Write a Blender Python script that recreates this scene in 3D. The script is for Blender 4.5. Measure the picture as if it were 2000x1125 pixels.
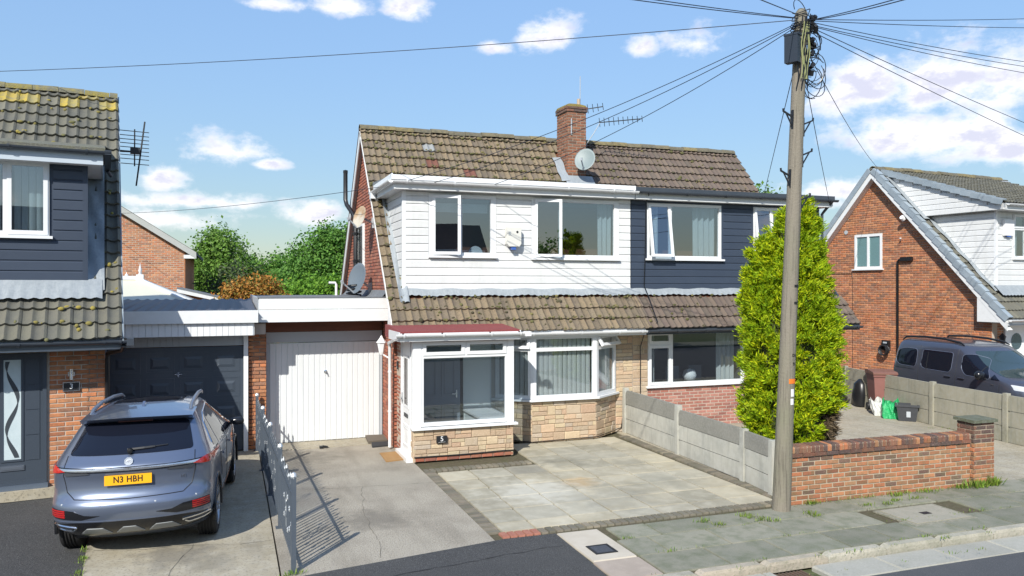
import bpy, bmesh, math, random
import numpy as np
from mathutils import Matrix, Vector
from mathutils.bvhtree import BVHTree
from mathutils.geometry import tessellate_polygon

SC = bpy.context.scene
for _o in list(bpy.data.objects):
    bpy.data.objects.remove(_o)
COL = SC.collection
rnd = random.Random(7)
R = math.radians

# ------------------------------------------------------------------ camera
YAW, CAM_H, FPX = 19.9, 3.3, 1520.0
cam_d = bpy.data.cameras.new('camera'); cam = bpy.data.objects.new('camera', cam_d); COL.objects.link(cam)
cam.location = (0, 0, CAM_H); cam.rotation_euler = (R(90), 0, R(-YAW))
cam_d.sensor_width = 36; cam_d.lens = FPX / 2000 * 36; cam_d.shift_y = -4.5 / 2000
cam_d.clip_end = 3000; cam_d.clip_start = .1
SC.camera = cam
CF = Vector((math.sin(R(YAW)), math.cos(R(YAW)), 0)); CR = Vector((math.cos(R(YAW)), -math.sin(R(YAW)), 0))

# ------------------------------------------------------------------ light
SUN_EL, SUN_AZ = 37.0, 217.6
SUN_ST, SKY_ST, EXPO = 3.7, 0.15, 0.66
SC.view_settings.view_transform = 'Standard'; SC.view_settings.look = 'None'
SC.view_settings.exposure = EXPO; SC.view_settings.gamma = 1.0; SC.view_settings.use_curve_mapping = False
sun_d = bpy.data.lights.new('sun', 'SUN'); sun = bpy.data.objects.new('sun', sun_d); COL.objects.link(sun)
sun_d.energy = SUN_ST; sun_d.angle = R(.5); sun_d.color = (1.0, .965, .89)
_sv = Vector((math.sin(R(SUN_AZ)) * math.cos(R(SUN_EL)), math.cos(R(SUN_AZ)) * math.cos(R(SUN_EL)), math.sin(R(SUN_EL))))
sun.rotation_euler = (-_sv).to_track_quat('-Z', 'Y').to_euler(); sun.location = _sv * 60

world = bpy.data.worlds.new('World'); SC.world = world; world.use_nodes = True
def build_sky():
    nt = world.node_tree; N = nt.nodes; L = nt.links; N.clear()
    def nd(t, **k):
        n = N.new(t)
        for a, b in k.items(): setattr(n, a, b)
        return n
    def math_(op, a, b=None, clamp=False):
        n = nd('ShaderNodeMath', operation=op, use_clamp=clamp)
        for i, x in enumerate((a, b)):
            if x is None: continue
            if isinstance(x, (int, float)): n.inputs[i].default_value = x
            else: L.new(x, n.inputs[i])
        return n.outputs[0]
    sky = nd('ShaderNodeTexSky', sky_type='NISHITA'); sky.sun_disc = False
    sky.sun_elevation = R(SUN_EL); sky.sun_rotation = R(SUN_AZ); sky.altitude = 0
    sky.air_density = 1.0; sky.dust_density = .5; sky.ozone_density = 3.0
    tc = nd('ShaderNodeTexCoord'); G = tc.outputs['Generated']
    sep = nd('ShaderNodeSeparateXYZ'); L.new(G, sep.inputs[0])
    def noise(scale, detail, rough, off=(0, 0, 0)):
        mp = nd('ShaderNodeMapping'); L.new(G, mp.inputs[0]); mp.inputs['Scale'].default_value = (1, 1, 1.7); mp.inputs['Location'].default_value = off
        n = nd('ShaderNodeTexNoise'); L.new(mp.outputs[0], n.inputs['Vector'])
        n.inputs['Scale'].default_value = scale; n.inputs['Detail'].default_value = detail; n.inputs['Roughness'].default_value = rough
        return n.outputs['Fac']
    n1 = noise(16, 7, .62); n1b = noise(16, 4, .6, (0, 0, -.022)); n2 = noise(2.6, 5, .55, (3, 1, 5))
    # cumulus banks: bearing from the street's north and height of each, with their spread
    blobs = []
    def cl(px, py, wx, wy, g=1.0):
        d = (CF + CR * ((px - 1000) / FPX) + Vector((0, 0, (558 - py) / FPX))).normalized()
        blobs.append((d, wx / FPX * .98, wy / FPX * 1.05, g))
    cl(440, 295, 85, 36); cl(312, 355, 55, 34); cl(530, 323, 45, 14); cl(390, 396, 190, 24); cl(600, 418, 110, 34); cl(330, 430, 130, 30, .8)
    cl(1085, 72, 85, 44); cl(1365, 85, 75, 42); cl(1250, 97, 40, 24, .8); cl(680, 14, 66, 26); cl(785, 18, 60, 28); cl(530, 8, 60, 16); cl(965, 95, 40, 14, .7)
    cl(1690, 185, 110, 66); cl(1850, 170, 130, 84); cl(1985, 160, 120, 80); cl(1820, 265, 200, 56); cl(1960, 290, 130, 50); cl(1640, 372, 110, 26); cl(1560, 400, 90, 20)
    for i in range(26):                                             # the rest of the sky carries the same scattered cumulus
        a = 50 + i * 10.4 + rnd.uniform(-4, 4); e = rnd.uniform(4, 34); w = rnd.uniform(.06, .16)
        d = Vector((math.sin(R(a + YAW)) * math.cos(R(e)), math.cos(R(a + YAW)) * math.cos(R(e)), math.sin(R(e))))
        blobs.append((d, w, w * .42, 1.0))
    acc = None; up = None
    for d, wx, wy, g in blobs:
        t = Vector((d.y, -d.x, 0)).normalized()
        def dot(v):
            n = nd('ShaderNodeVectorMath', operation='DOT_PRODUCT'); L.new(G, n.inputs[0]); n.inputs[1].default_value = v; return n.outputs['Value']
        a = math_('MULTIPLY', dot(t), 1 / wx)
        b0 = math_('MULTIPLY', math_('SUBTRACT', sep.outputs[2], d.z), 1 / wy)
        b = math_('MULTIPLY', b0, math_('ADD', math_('MULTIPLY', math_('LESS_THAN', b0, 0.0), .45), 1.0))     # flatter undersides
        v = math_('SUBTRACT', 1.0, math_('SQRT', math_('ADD', math_('MULTIPLY', a, a), math_('MULTIPLY', b, b))))
        front = math_('GREATER_THAN', dot(d), .3)
        v = math_('MULTIPLY', math_('MAXIMUM', v, -1.0), g) if g != 1.0 else math_('MAXIMUM', v, -1.0)
        v = math_('SUBTRACT', math_('MULTIPLY', math_('ADD', v, 1.0), front), 1.0)
        acc = v if acc is None else math_('MAXIMUM', acc, v)
    dens = math_('ADD', acc, math_('MULTIPLY', math_('SUBTRACT', n1, .5), 2.6))
    dens = math_('ADD', dens, math_('MULTIPLY', math_('SUBTRACT', n2, .5), .7))
    mr = nd('ShaderNodeMapRange', interpolation_type='SMOOTHSTEP'); L.new(dens, mr.inputs[0])
    mr.inputs[1].default_value = .0; mr.inputs[2].default_value = .85; mr.inputs[3].default_value = 0; mr.inputs[4].default_value = .88
    # cloud shading painted from density: shaded grey cores, lit white rims
    sh = nd('ShaderNodeMapRange', interpolation_type='SMOOTHSTEP'); L.new(math_('ADD', math_('MULTIPLY', math_('SUBTRACT', 1.25, dens), .25), math_('MULTIPLY', math_('SUBTRACT', n1b, n1), .9)), sh.inputs[0])
    sh.inputs[1].default_value = -.08; sh.inputs[2].default_value = .22; sh.inputs[3].default_value = 0; sh.inputs[4].default_value = 1
    cm = nd('ShaderNodeMix', data_type='RGBA'); L.new(sh.outputs[0], cm.inputs['Factor'])
    cm.inputs['A'].default_value = (3.5, 3.45, 4.1, 1); cm.inputs['B'].default_value = (5.4, 5.2, 5.25, 1)
    grade = nd('ShaderNodeMix', data_type='RGBA', blend_type='MULTIPLY'); grade.inputs['Factor'].default_value = 1
    bw = nd('ShaderNodeRGBToBW'); L.new(sky.outputs[0], bw.inputs[0])                       # gentle compression of the bright horizon
    comp = math_('POWER', math_('DIVIDE', math_('MAXIMUM', bw.outputs[0], .05), 2.9), -.68)
    sc_ = nd('ShaderNodeVectorMath', operation='SCALE'); L.new(sky.outputs[0], sc_.inputs[0]); L.new(comp, sc_.inputs['Scale'])
    L.new(sc_.outputs[0], grade.inputs['A']); grade.inputs['B'].default_value = (.79, .785, .76, 1)
    mx = nd('ShaderNodeMix', data_type='RGBA'); L.new(mr.outputs[0], mx.inputs['Factor']); L.new(grade.outputs['Result'], mx.inputs['A']); L.new(cm.outputs['Result'], mx.inputs['B'])
    bg = nd('ShaderNodeBackground'); L.new(mx.outputs['Result'], bg.inputs[0]); bg.inputs[1].default_value = SKY_ST
    out = nd('ShaderNodeOutputWorld'); L.new(bg.outputs[0], out.inputs[0])
build_sky()

# ------------------------------------------------------------------ materials
_mats = {}
def mat(name, col, rough=.8, pal=None, var=0.0, n=None, n2=None, bump=None, metal=0.0, spec=.5, coat=0.0, trans=0.0, streak=None, lich=None):
    """col base colour; pal palette picked per piece; var per-piece brightness; n=(scale,amount,colour) mottling; bump=(scale,strength)"""
    if name in _mats: return _mats[name]
    m = bpy.data.materials.new(name); m.use_nodes = True; nt = m.node_tree; N = nt.nodes; L = nt.links
    b = N['Principled BSDF']; b.inputs['Roughness'].default_value = rough; b.inputs['Metallic'].default_value = metal
    b.inputs['Specular IOR Level'].default_value = spec; b.inputs['Coat Weight'].default_value = coat; b.inputs['Coat Roughness'].default_value = .03
    geo = N.new('ShaderNodeNewGeometry'); oi = N.new('ShaderNodeObjectInfo')
    def rgb(c): return (c[0], c[1], c[2], 1)
    out = None
    ad = N.new('ShaderNodeMath'); ad.operation = 'ADD'; L.new(geo.outputs['Random Per Island'], ad.inputs[0]); L.new(oi.outputs['Random'], ad.inputs[1])
    fr = N.new('ShaderNodeMath'); fr.operation = 'FRACT'; L.new(ad.outputs[0], fr.inputs[0]); rv = fr.outputs[0]
    if pal:
        cr = N.new('ShaderNodeValToRGB'); L.new(rv, cr.inputs[0]); cr.color_ramp.interpolation = 'CONSTANT'
        while len(cr.color_ramp.elements) < len(pal): cr.color_ramp.elements.new(.5)
        for i, c in enumerate(pal):
            cr.color_ramp.elements[i].position = i / len(pal); cr.color_ramp.elements[i].color = rgb(c)
        out = cr.outputs[0]
    else:
        c = N.new('ShaderNodeRGB'); c.outputs[0].default_value = rgb(col); out = c.outputs[0]
    def noise(scale, det=6, ro=.6, sc=None):
        t = N.new('ShaderNodeTexNoise'); t.inputs['Scale'].default_value = scale; t.inputs['Detail'].default_value = det; t.inputs['Roughness'].default_value = ro
        if sc:
            mp = N.new('ShaderNodeMapping'); L.new(geo.outputs['Position'], mp.inputs[0]); mp.inputs['Scale'].default_value = sc; L.new(mp.outputs[0], t.inputs[0])
        else: L.new(geo.outputs['Position'], t.inputs[0])
        return t.outputs['Fac']
    def mixin(fac, c, lo, hi, amt, o):
        mr = N.new('ShaderNodeMapRange'); L.new(fac, mr.inputs[0]); mr.inputs[1].default_value = lo; mr.inputs[2].default_value = hi; mr.inputs[3].default_value = 0; mr.inputs[4].default_value = amt
        mx = N.new('ShaderNodeMix'); mx.data_type = 'RGBA'; L.new(mr.outputs[0], mx.inputs['Factor']); L.new(o, mx.inputs['A']); mx.inputs['B'].default_value = rgb(c)
        return mx.outputs['Result']
    for q in (n, n2):
        if q: out = mixin(noise(q[0]), q[2], q[3] if len(q) > 3 else .42, q[4] if len(q) > 4 else .68, q[1], out)
    if streak: out = mixin(noise(streak[0], 5, .6, streak[3]), streak[2], .5, .72, streak[1], out)
    if lich: out = mixin(noise(lich[0], 3, .7), lich[2], lich[3], lich[3] + .05, lich[1], out)
    if var:
        mr = N.new('ShaderNodeMapRange'); L.new(rv, mr.inputs[0]); mr.inputs[3].default_value = 1 - var; mr.inputs[4].default_value = 1 + var
        # decorrelate from palette choice
        ml = N.new('ShaderNodeMath'); ml.operation = 'MULTIPLY'; L.new(rv, ml.inputs[0]); ml.inputs[1].default_value = 17.3
        f2 = N.new('ShaderNodeMath'); f2.operation = 'FRACT'; L.new(ml.outputs[0], f2.inputs[0]); L.new(f2.outputs[0], mr.inputs[0])
        hs = N.new('ShaderNodeHueSaturation'); L.new(out, hs.inputs['Color']); L.new(mr.outputs[0], hs.inputs['Value']); out = hs.outputs[0]
    L.new(out, b.inputs['Base Color'])
    if bump:
        bp = N.new('ShaderNodeBump'); bp.inputs['Strength'].default_value = bump[1]; bp.inputs['Distance'].default_value = bump[2] if len(bump) > 2 else .01
        L.new(noise(bump[0], 5, .65), bp.inputs['Height']); L.new(bp.outputs[0], b.inputs['Normal'])
    if trans:
        tr = N.new('ShaderNodeBsdfTranslucent'); L.new(out, tr.inputs['Color']); ms = N.new('ShaderNodeMixShader'); ms.inputs[0].default_value = trans
        L.new(b.outputs[0], ms.inputs[1]); L.new(tr.outputs[0], ms.inputs[2]); L.new(ms.outputs[0], N['Material Output'].inputs[0])
    _mats[name] = m; return m
def glass(name, tint, refl=.16, rough=.0):
    if name in _mats: return _mats[name]
    m = bpy.data.materials.new(name); m.use_nodes = True; nt = m.node_tree; N = nt.nodes; L = nt.links; N.remove(N['Principled BSDF'])
    fr = N.new('ShaderNodeFresnel'); fr.inputs[0].default_value = 1.55
    ad = N.new('ShaderNodeMath'); ad.operation = 'ADD'; ad.use_clamp = True; L.new(fr.outputs[0], ad.inputs[0]); ad.inputs[1].default_value = refl
    gm = N.new('ShaderNodeNewGeometry'); bf = N.new('ShaderNodeMath'); bf.operation = 'SUBTRACT'; bf.inputs[0].default_value = 1; L.new(gm.outputs['Backfacing'], bf.inputs[1])
    mu = N.new('ShaderNodeMath'); mu.operation = 'MULTIPLY'; L.new(ad.outputs[0], mu.inputs[0]); L.new(bf.outputs[0], mu.inputs[1]); ad = mu      # one reflection per pane, at its outer face
    t = N.new('ShaderNodeBsdfTransparent'); t.inputs[0].default_value = (*tint, 1); g = N.new('ShaderNodeBsdfGlossy'); g.inputs['Roughness'].default_value = rough
    ms = N.new('ShaderNodeMixShader'); L.new(ad.outputs[0], ms.inputs[0]); L.new(t.outputs[0], ms.inputs[1]); L.new(g.outputs[0], ms.inputs[2]); L.new(ms.outputs[0], N['Material Output'].inputs[0])
    _mats[name] = m; return m

# ------------------------------------------------------------------ geometry helpers
I4 = Matrix.Identity(4)
FRAME = I4                                                        # the frame that builder coordinates are given in
def frame_at(x, y, rot=0.0, z=0.0): return Matrix.Translation((x, y, z)) @ Matrix.Rotation(R(rot), 4, 'Z')
class MB:
    def __init__(s): s.v = []; s.f = []
    def add(s, vs, fs):
        o = len(s.v); s.v.extend([tuple(p) for p in vs]); s.f.extend([tuple(i + o for i in q) for q in fs]); return s
    def box(s, x0, x1, y0, y1, z0, z1):
        return s.add([(x0, y0, z0), (x1, y0, z0), (x1, y1, z0), (x0, y1, z0), (x0, y0, z1), (x1, y0, z1), (x1, y1, z1), (x0, y1, z1)],
                     [(0, 3, 2, 1), (4, 5, 6, 7), (0, 1, 5, 4), (1, 2, 6, 5), (2, 3, 7, 6), (3, 0, 4, 7)])
    def obox(s, M, sx, sy, sz):
        c = [M @ Vector((a * sx / 2, b * sy / 2, c * sz / 2)) for c in (-1, 1) for a, b in ((-1, -1), (1, -1), (1, 1), (-1, 1))]
        return s.add(c, [(0, 3, 2, 1), (4, 5, 6, 7), (0, 1, 5, 4), (1, 2, 6, 5), (2, 3, 7, 6), (3, 0, 4, 7)])
    def poly(s, pts): return s.add(pts, [tuple(range(len(pts)))])
    def prism(s, pts, ax, a0, a1):
        def m(p, a): return {'x': (a, p[0], p[1]), 'y': (p[0], a, p[1]), 'z': (p[0], p[1], a)}[ax]
        n = len(pts); vs = [m(p, a0) for p in pts] + [m(p, a1) for p in pts]
        fs = [tuple(range(n - 1, -1, -1)), tuple(range(n, 2 * n))] + [(i, (i + 1) % n, n + (i + 1) % n, n + i) for i in range(n)]
        return s.add(vs, fs)
    def slab(s, pts, t, flip=False):
        """polygon in space with thickness t along its normal (downwards from the given face)"""
        P = [Vector(p) for p in pts]; n = len(P); nrm = sum((P[i].cross(P[(i + 1) % n]) for i in range(n)), Vector()).normalized()
        vs = P + [p - nrm * t for p in P]
        return s.add(vs, [tuple(range(n)), tuple(range(2 * n - 1, n - 1, -1))] + [((i + 1) % n, i, n + i, n + (i + 1) % n) for i in range(n)])
    def bar(s, p, q, w, h, up=(0, 0, 1)):
        p = Vector(p); q = Vector(q); d = q - p; L = d.length; d.normalize(); u = Vector(up)
        sd = d.cross(u)
        if sd.length < 1e-4: sd = d.cross(Vector((0, 1, 0)))
        sd.normalize(); u = sd.cross(d)
        M = Matrix(((sd.x, d.x, u.x, 0), (sd.y, d.y, u.y, 0), (sd.z, d.z, u.z, 0), (0, 0, 0, 1))); M.translation = (p + q) / 2
        return s.obox(M, w, L, h)
    def tube(s, pts, r, n=6, cap=True):
        P = [Vector(p) for p in pts]; rs = r if isinstance(r, (list, tuple)) else [r] * len(P); o = len(s.v); ref = None
        for i, p in enumerate(P):
            d = (P[min(i + 1, len(P) - 1)] - P[max(i - 1, 0)]).normalized()
            if ref is None: ref = d.orthogonal().normalized()
            a = (ref - d * ref.dot(d)).normalized(); ref = a; b = d.cross(a)
            for k in range(n):
                t = 2 * math.pi * k / n; s.v.append(tuple(p + (a * math.cos(t) + b * math.sin(t)) * rs[i]))
        for i in range(len(P) - 1):
            for k in range(n):
                k2 = (k + 1) % n; s.f.append((o + i * n + k, o + i * n + k2, o + (i + 1) * n + k2, o + (i + 1) * n + k))
        if cap: s.f.append(tuple(o + k for k in range(n - 1, -1, -1))); s.f.append(tuple(o + (len(P) - 1) * n + k for k in range(n)))
        return s
    def lathe(s, prof, M=I4, n=16):
        o = len(s.v)
        for r, z in prof:
            for k in range(n):
                t = 2 * math.pi * k / n; s.v.append(tuple(M @ Vector((r * math.cos(t), r * math.sin(t), z))))
        for i in range(len(prof) - 1):
            for k in range(n):
                k2 = (k + 1) % n; s.f.append((o + i * n + k, o + i * n + k2, o + (i + 1) * n + k2, o + (i + 1) * n + k))
        return s
    def grid(s, fn, nu, nv):
        vs = [fn(i / nu, j / nv) for j in range(nv + 1) for i in range(nu + 1)]
        return s.add(vs, [(j * (nu + 1) + i, j * (nu + 1) + i + 1, (j + 1) * (nu + 1) + i + 1, (j + 1) * (nu + 1) + i) for j in range(nv) for i in range(nu)])
    def frame(s, u0, u1, z0, z1, y0, y1, w):
        s.box(u0, u1, y0, y1, z0, z0 + w); s.box(u0, u1, y0, y1, z1 - w, z1); s.box(u0, u0 + w, y0, y1, z0 + w, z1 - w); s.box(u1 - w, u1, y0, y1, z0 + w, z1 - w); return s
    def xf(s, M): s.v = [tuple(M @ Vector(p)) for p in s.v]; return s
    def merge(s, o): return s.add(o.v, o.f)

THING_M = {}
def clean(me, smooth):
    if smooth:
        me.polygons.foreach_set('use_smooth', [True] * len(me.polygons))
        if smooth is not True: me.set_sharp_from_angle(angle=R(smooth))
def make_mesh(name, v, f, m=None, smooth=False):
    me = bpy.data.meshes.new(name); me.from_pydata(v, [], f)
    if m: me.materials.append(m)
    clean(me, smooth); me.update(); return me
def rootM(o):
    while o.parent: o = o.parent
    return THING_M[o.name]
def thing(name, label, cat, M=None, loc=None, group=None, kind=None):
    o = bpy.data.objects.new(name, None); COL.objects.link(o); o.empty_display_size = .2
    if loc is not None: M = FRAME @ Matrix.Translation(loc)
    o.matrix_basis = M if M is not None else FRAME; THING_M[o.name] = o.matrix_basis.copy()
    o['label'] = label; o['category'] = cat
    if group: o['group'] = group
    if kind: o['kind'] = kind
    return o
def part(parent, name, mb, m, label=None, kind=None, smooth=False, frame=None):
    K = rootM(parent).inverted() @ (FRAME if frame is None else frame)
    v = np.array(mb.v) @ np.array(K.to_3x3()).T + np.array(K.translation)
    o = bpy.data.objects.new(name, make_mesh(name, v.tolist(), mb.f, m, smooth)); COL.objects.link(o); o.parent = parent
    if label: o['label'] = label
    if kind: o['kind'] = kind
    return o
def single(name, mb, m, label, cat, loc=None, group=None, kind=None, smooth=False, structure=False, frame=None):
    Fm = FRAME if frame is None else frame
    if loc is None: loc = tuple(np.array(mb.v).mean(0)) if not structure else (0, 0, 0)
    M = Fm @ Matrix.Translation(loc); K = M.inverted() @ Fm
    v = np.array(mb.v) @ np.array(K.to_3x3()).T + np.array(K.translation)
    o = bpy.data.objects.new(name, make_mesh(name, v.tolist(), mb.f, m, smooth)); COL.objects.link(o); o.matrix_basis = M; THING_M[o.name] = M.copy()
    if structure: o['kind'] = 'structure'; o['label'] = label
    else:
        o['label'] = label; o['category'] = cat
        if group: o['group'] = group
        if kind: o['kind'] = kind
    return o
def piece(parent, name, me, M, frame=None, label=None):
    o = bpy.data.objects.new(name, me); COL.objects.link(o); o.parent = parent
    o.matrix_basis = rootM(parent).inverted() @ (FRAME if frame is None else frame) @ M
    if label: o['label'] = label
    return o
def fast_mesh(name, V, F4, m, smooth=False):
    me = bpy.data.meshes.new(name); V = np.asarray(V, np.float32); F4 = np.asarray(F4, np.int32); k = F4.shape[1]
    me.vertices.add(len(V)); me.vertices.foreach_set('co', V.ravel()); me.loops.add(F4.size); me.loops.foreach_set('vertex_index', F4.ravel())
    me.polygons.add(len(F4)); me.polygons.foreach_set('loop_start', np.arange(0, F4.size, k, dtype=np.int32)); me.polygons.foreach_set('loop_total', np.full(len(F4), k, np.int32))
    me.materials.append(m)
    if smooth: me.polygons.foreach_set('use_smooth', np.ones(len(F4), bool))
    me.update(); me.validate(); return me
def SXYZ(x, y, z): return Matrix.Diagonal((x, y, z, 1))

# unit pieces (shared data)
_unit = {}
def unit_brick(m):
    """1 x 1 x 1, front face at y=0 outwards (-y), arrises knocked off a little"""
    k = 'brick' + m.name
    if k not in _unit:
        b = .035; z = .1
        vs = [(-.5 + b, 0, -.5 + z), (.5 - b, 0, -.5 + z), (.5 - b, 0, .5 - z), (-.5 + b, 0, .5 - z), (-.5, .25, -.5), (.5, .25, -.5), (.5, .25, .5), (-.5, .25, .5), (-.5, 1, -.5), (.5, 1, -.5), (.5, 1, .5), (-.5, 1, .5)]
        fs = [(0, 1, 2, 3)] + [(4 + i, 4 + (i + 1) % 4, (i + 1) % 4, i) for i in range(4)] + [(8 + i, 8 + (i + 1) % 4, 4 + (i + 1) % 4, 4 + i) for i in range(4)]
        _unit[k] = make_mesh('brick', vs, fs, m)
    return _unit[k]
def unit_box(m, name='slab', bev=.0):
    k = name + m.name + str(bev)
    if k not in _unit:
        mb = MB(); e = .5 - bev
        mb.add([(-.5, -.5, -.5), (.5, -.5, -.5), (.5, .5, -.5), (-.5, .5, -.5), (-.5, -.5, .2), (.5, -.5, .2), (.5, .5, .2), (-.5, .5, .2), (-e, -e, .5), (e, -e, .5), (e, e, .5), (-e, e, .5)],
               [(0, 3, 2, 1), (8, 9, 10, 11)] + [(i, (i + 1) % 4, 4 + (i + 1) % 4, 4 + i) for i in range(4)] + [(4 + i, 4 + (i + 1) % 4, 8 + (i + 1) % 4, 8 + i) for i in range(4)])
        _unit[k] = make_mesh(name, mb.v, mb.f, m)
    return _unit[k]
def unit_plank(m):
    k = 'plank' + m.name
    if k not in _unit:                                            # 1 m long, shiplap section
        pr = [(0.012, 0), (-.013, 0), (-.015, .006), (-.013, .134), (-.001, .150), (-.001, .16), (.012, .16)]
        mb = MB().prism(pr, 'x', 0, 1); _unit[k] = make_mesh('plank', mb.v, mb.f, m)
    return _unit[k]

def spread(parent, name, items, me, limit, frame=None, m=None):
    """items: matrices in the frame; nearest `limit` become objects, the rest one part of kind stuff"""
    Fm = FRAME if frame is None else frame
    items = sorted(items, key=lambda M: ((Fm @ M).translation - cam.location).length)
    for M in items[:limit]: piece(parent, name, me, M, frame=Fm)
    rest = items[limit:]
    if rest:
        bv = np.array([v.co[:] for v in me.vertices]); bf = [tuple(p.vertices) for p in me.polygons]; mb = MB()
        for M in rest:
            A = np.array(M); mb.add((bv @ A[:3, :3].T + A[:3, 3]).tolist(), bf)
        part(parent, name + '_remainder', mb, me.materials[0], kind='stuff', frame=Fm)

def rects_with_holes(u0, u1, z0, z1, holes):
    us = sorted({u0, u1, *[min(max(h[0], u0), u1) for h in holes], *[min(max(h[1], u0), u1) for h in holes]})
    zs = sorted({z0, z1, *[min(max(h[2], z0), z1) for h in holes], *[min(max(h[3], z0), z1) for h in holes]}); out = []
    for a, b in zip(us, us[1:]):
        for c, d in zip(zs, zs[1:]):
            cu, cz = (a + b) / 2, (c + d) / 2
            if not any(h[0] < cu < h[1] and h[2] < cz < h[3] for h in holes): out.append((a, b, c, d))
    return out
def wall_panel(u0, u1, z0, z1, y0, y1, holes=()):
    mb = MB()
    for a, b, c, d in rects_with_holes(u0, u1, z0, z1, holes): mb.box(a, b, y0, y1, c, d)
    return mb
def bricks(parent, name, m, u0, u1, z0, z1, y, frame, holes=(), limit=300, L=.225, H=.075, test=None, j=.0135, off=0.0, depth=.03, jit=.0025):
    """stretcher-bond bricks on the plane y of `frame` (x right, -y outwards)"""
    me = unit_brick(m); items = []; k = 0; zz = z0
    while zz < z1 - .02:
        h = min(H, z1 - zz); u = u0 - (L / 2 if k % 2 else 0) - off
        while u < u1 - .02:
            segs = [(max(u, u0), min(u + L, u1))]
            for hh in holes:
                if hh[2] < zz + h / 2 < hh[3]:
                    ns = []
                    for a, b in segs:
                        if hh[1] <= a or hh[0] >= b: ns.append((a, b))
                        else:
                            if hh[0] - a > .02: ns.append((a, hh[0]))
                            if b - hh[1] > .02: ns.append((hh[1], b))
                    segs = ns
            for a, b in segs:
                if b - a < .03: continue
                cu, cz = (a + b) / 2, zz + h / 2
                if test and not test(cu, cz): continue
                pr = rnd.uniform(-jit, jit)
                items.append(Matrix.Translation((cu, y + .004 + pr, cz)) @ Matrix.Rotation(rnd.uniform(-.008, .008), 4, 'Z') @ SXYZ(b - a - j, depth, h - j))
            u += L
        zz += H; k += 1
    spread(parent, name, items, me, limit, frame=frame)
def stones(parent, m, u0, u1, z0, z1, y, frame, limit=300, seed=1):
    rg = random.Random(seed); me = unit_brick(m); items = []; z = z0
    while z < z1 - .02:
        h = min(rg.choice((.16, .18, .2)), z1 - z)
        if z1 - z - h < .07: h = z1 - z
        u = u0
        while u < u1 - .01:
            w = rg.uniform(.16, .42)
            if u1 - u - w < .1: w = u1 - u
            t = rg.random()
            if t < .3 or h < .1: cells = [(u, u + w, z, z + h)]
            elif t < .8:
                q = rg.uniform(.38, .62) * h; s = rg.uniform(.3, .7) * w
                cells = [(u, u + w, z, z + q), (u, u + s, z + q, z + h), (u + s, u + w, z + q, z + h)] if rg.random() < .5 else [(u, u + s, z, z + q), (u + s, u + w, z, z + q), (u, u + w, z + q, z + h)]
            else:
                q = h * .5; cells = [(u, u + w, z, z + q), (u, u + w, z + q, z + h)]
            for a, b, c, d in cells:
                items.append(Matrix.Translation(((a + b) / 2, y + rg.uniform(-.008, .006), (c + d) / 2)) @ Matrix.Rotation(rg.uniform(-.02, .02), 4, 'Z') @ SXYZ(b - a - .007, .045, d - c - .007))
            u += w
        z += h
    spread(parent, 'stone', items, me, limit, frame=frame)

def tile_mesh(m, W=.30, G=.345, name='roof_tile', amp=.028):
    """double-roll tile: x across (0..W), y up the slope (0..G), z out of the roof"""
    k = name + m.name + str(W)
    if k in _unit: return _unit[k]
    prof = []
    for r in range(2):
        for t, z in ((0, .25), (.14, 0), (.46, .02), (.62, .55), (.76, 1.0), (.9, .62)): prof.append(((r + t) * W / 2, z * amp))
    prof.append((W, .25 * amp)); n = len(prof); vs = []; fs = []
    for (x, z) in prof: vs.append((x, -.02, z - .020))            # underside of the tail
    for (x, z) in prof: vs.append((x, -.02, z + .010))
    for (x, z) in prof: vs.append((x, G + .012, z - .012))
    for i in range(n - 1): fs.append((i, i + 1, n + i + 1, n + i)); fs.append((n + i, n + i + 1, 2 * n + i + 1, 2 * n + i))
    fs.append((0, n, 2 * n)); fs.append((n - 1, 3 * n - 1, 2 * n - 1))
    _unit[k] = make_mesh(name, vs, fs, m, 38); return _unit[k]
def slope_frame(x, y, z, pitch): return Matrix.Translation((x, y, z)) @ Matrix.Rotation(R(pitch), 4, 'X')
def tiles(parent, m, S, u0, u1, s0, s1, test, frame, limit=300, W=.30, G=.345, amp=.028, special=None):
    me = tile_mesh(m, W, G, amp=amp); items = []
    rows = int((s1 - s0) / G + .999)
    for r in range(rows):
        s = s0 + r * G
        u = u0
        while u < u1 - .05:
            if test(u + W / 2, s + G / 2):
                T = S @ Matrix.Translation((u + rnd.uniform(-.003, .003), s + rnd.uniform(-.011, .011), .038 + rnd.uniform(-.003, .004))) @ Matrix.Rotation(R(-4.4 + rnd.uniform(-.8, .9)), 4, 'X') @ Matrix.Rotation(rnd.uniform(-.008, .008), 4, 'Z') @ SXYZ(.985, min(1, (s1 - s) / G), 1)
                sp = special(u + W / 2, s + G / 2) if special else None
                if sp: piece(parent, 'roof_tile', tile_mesh(sp[0], W, G, amp=amp), T, frame=frame, label=sp[1])
                else: items.append(T)
            u += W
    spread(parent, 'roof_tile', items, me, limit, frame=frame)
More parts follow.
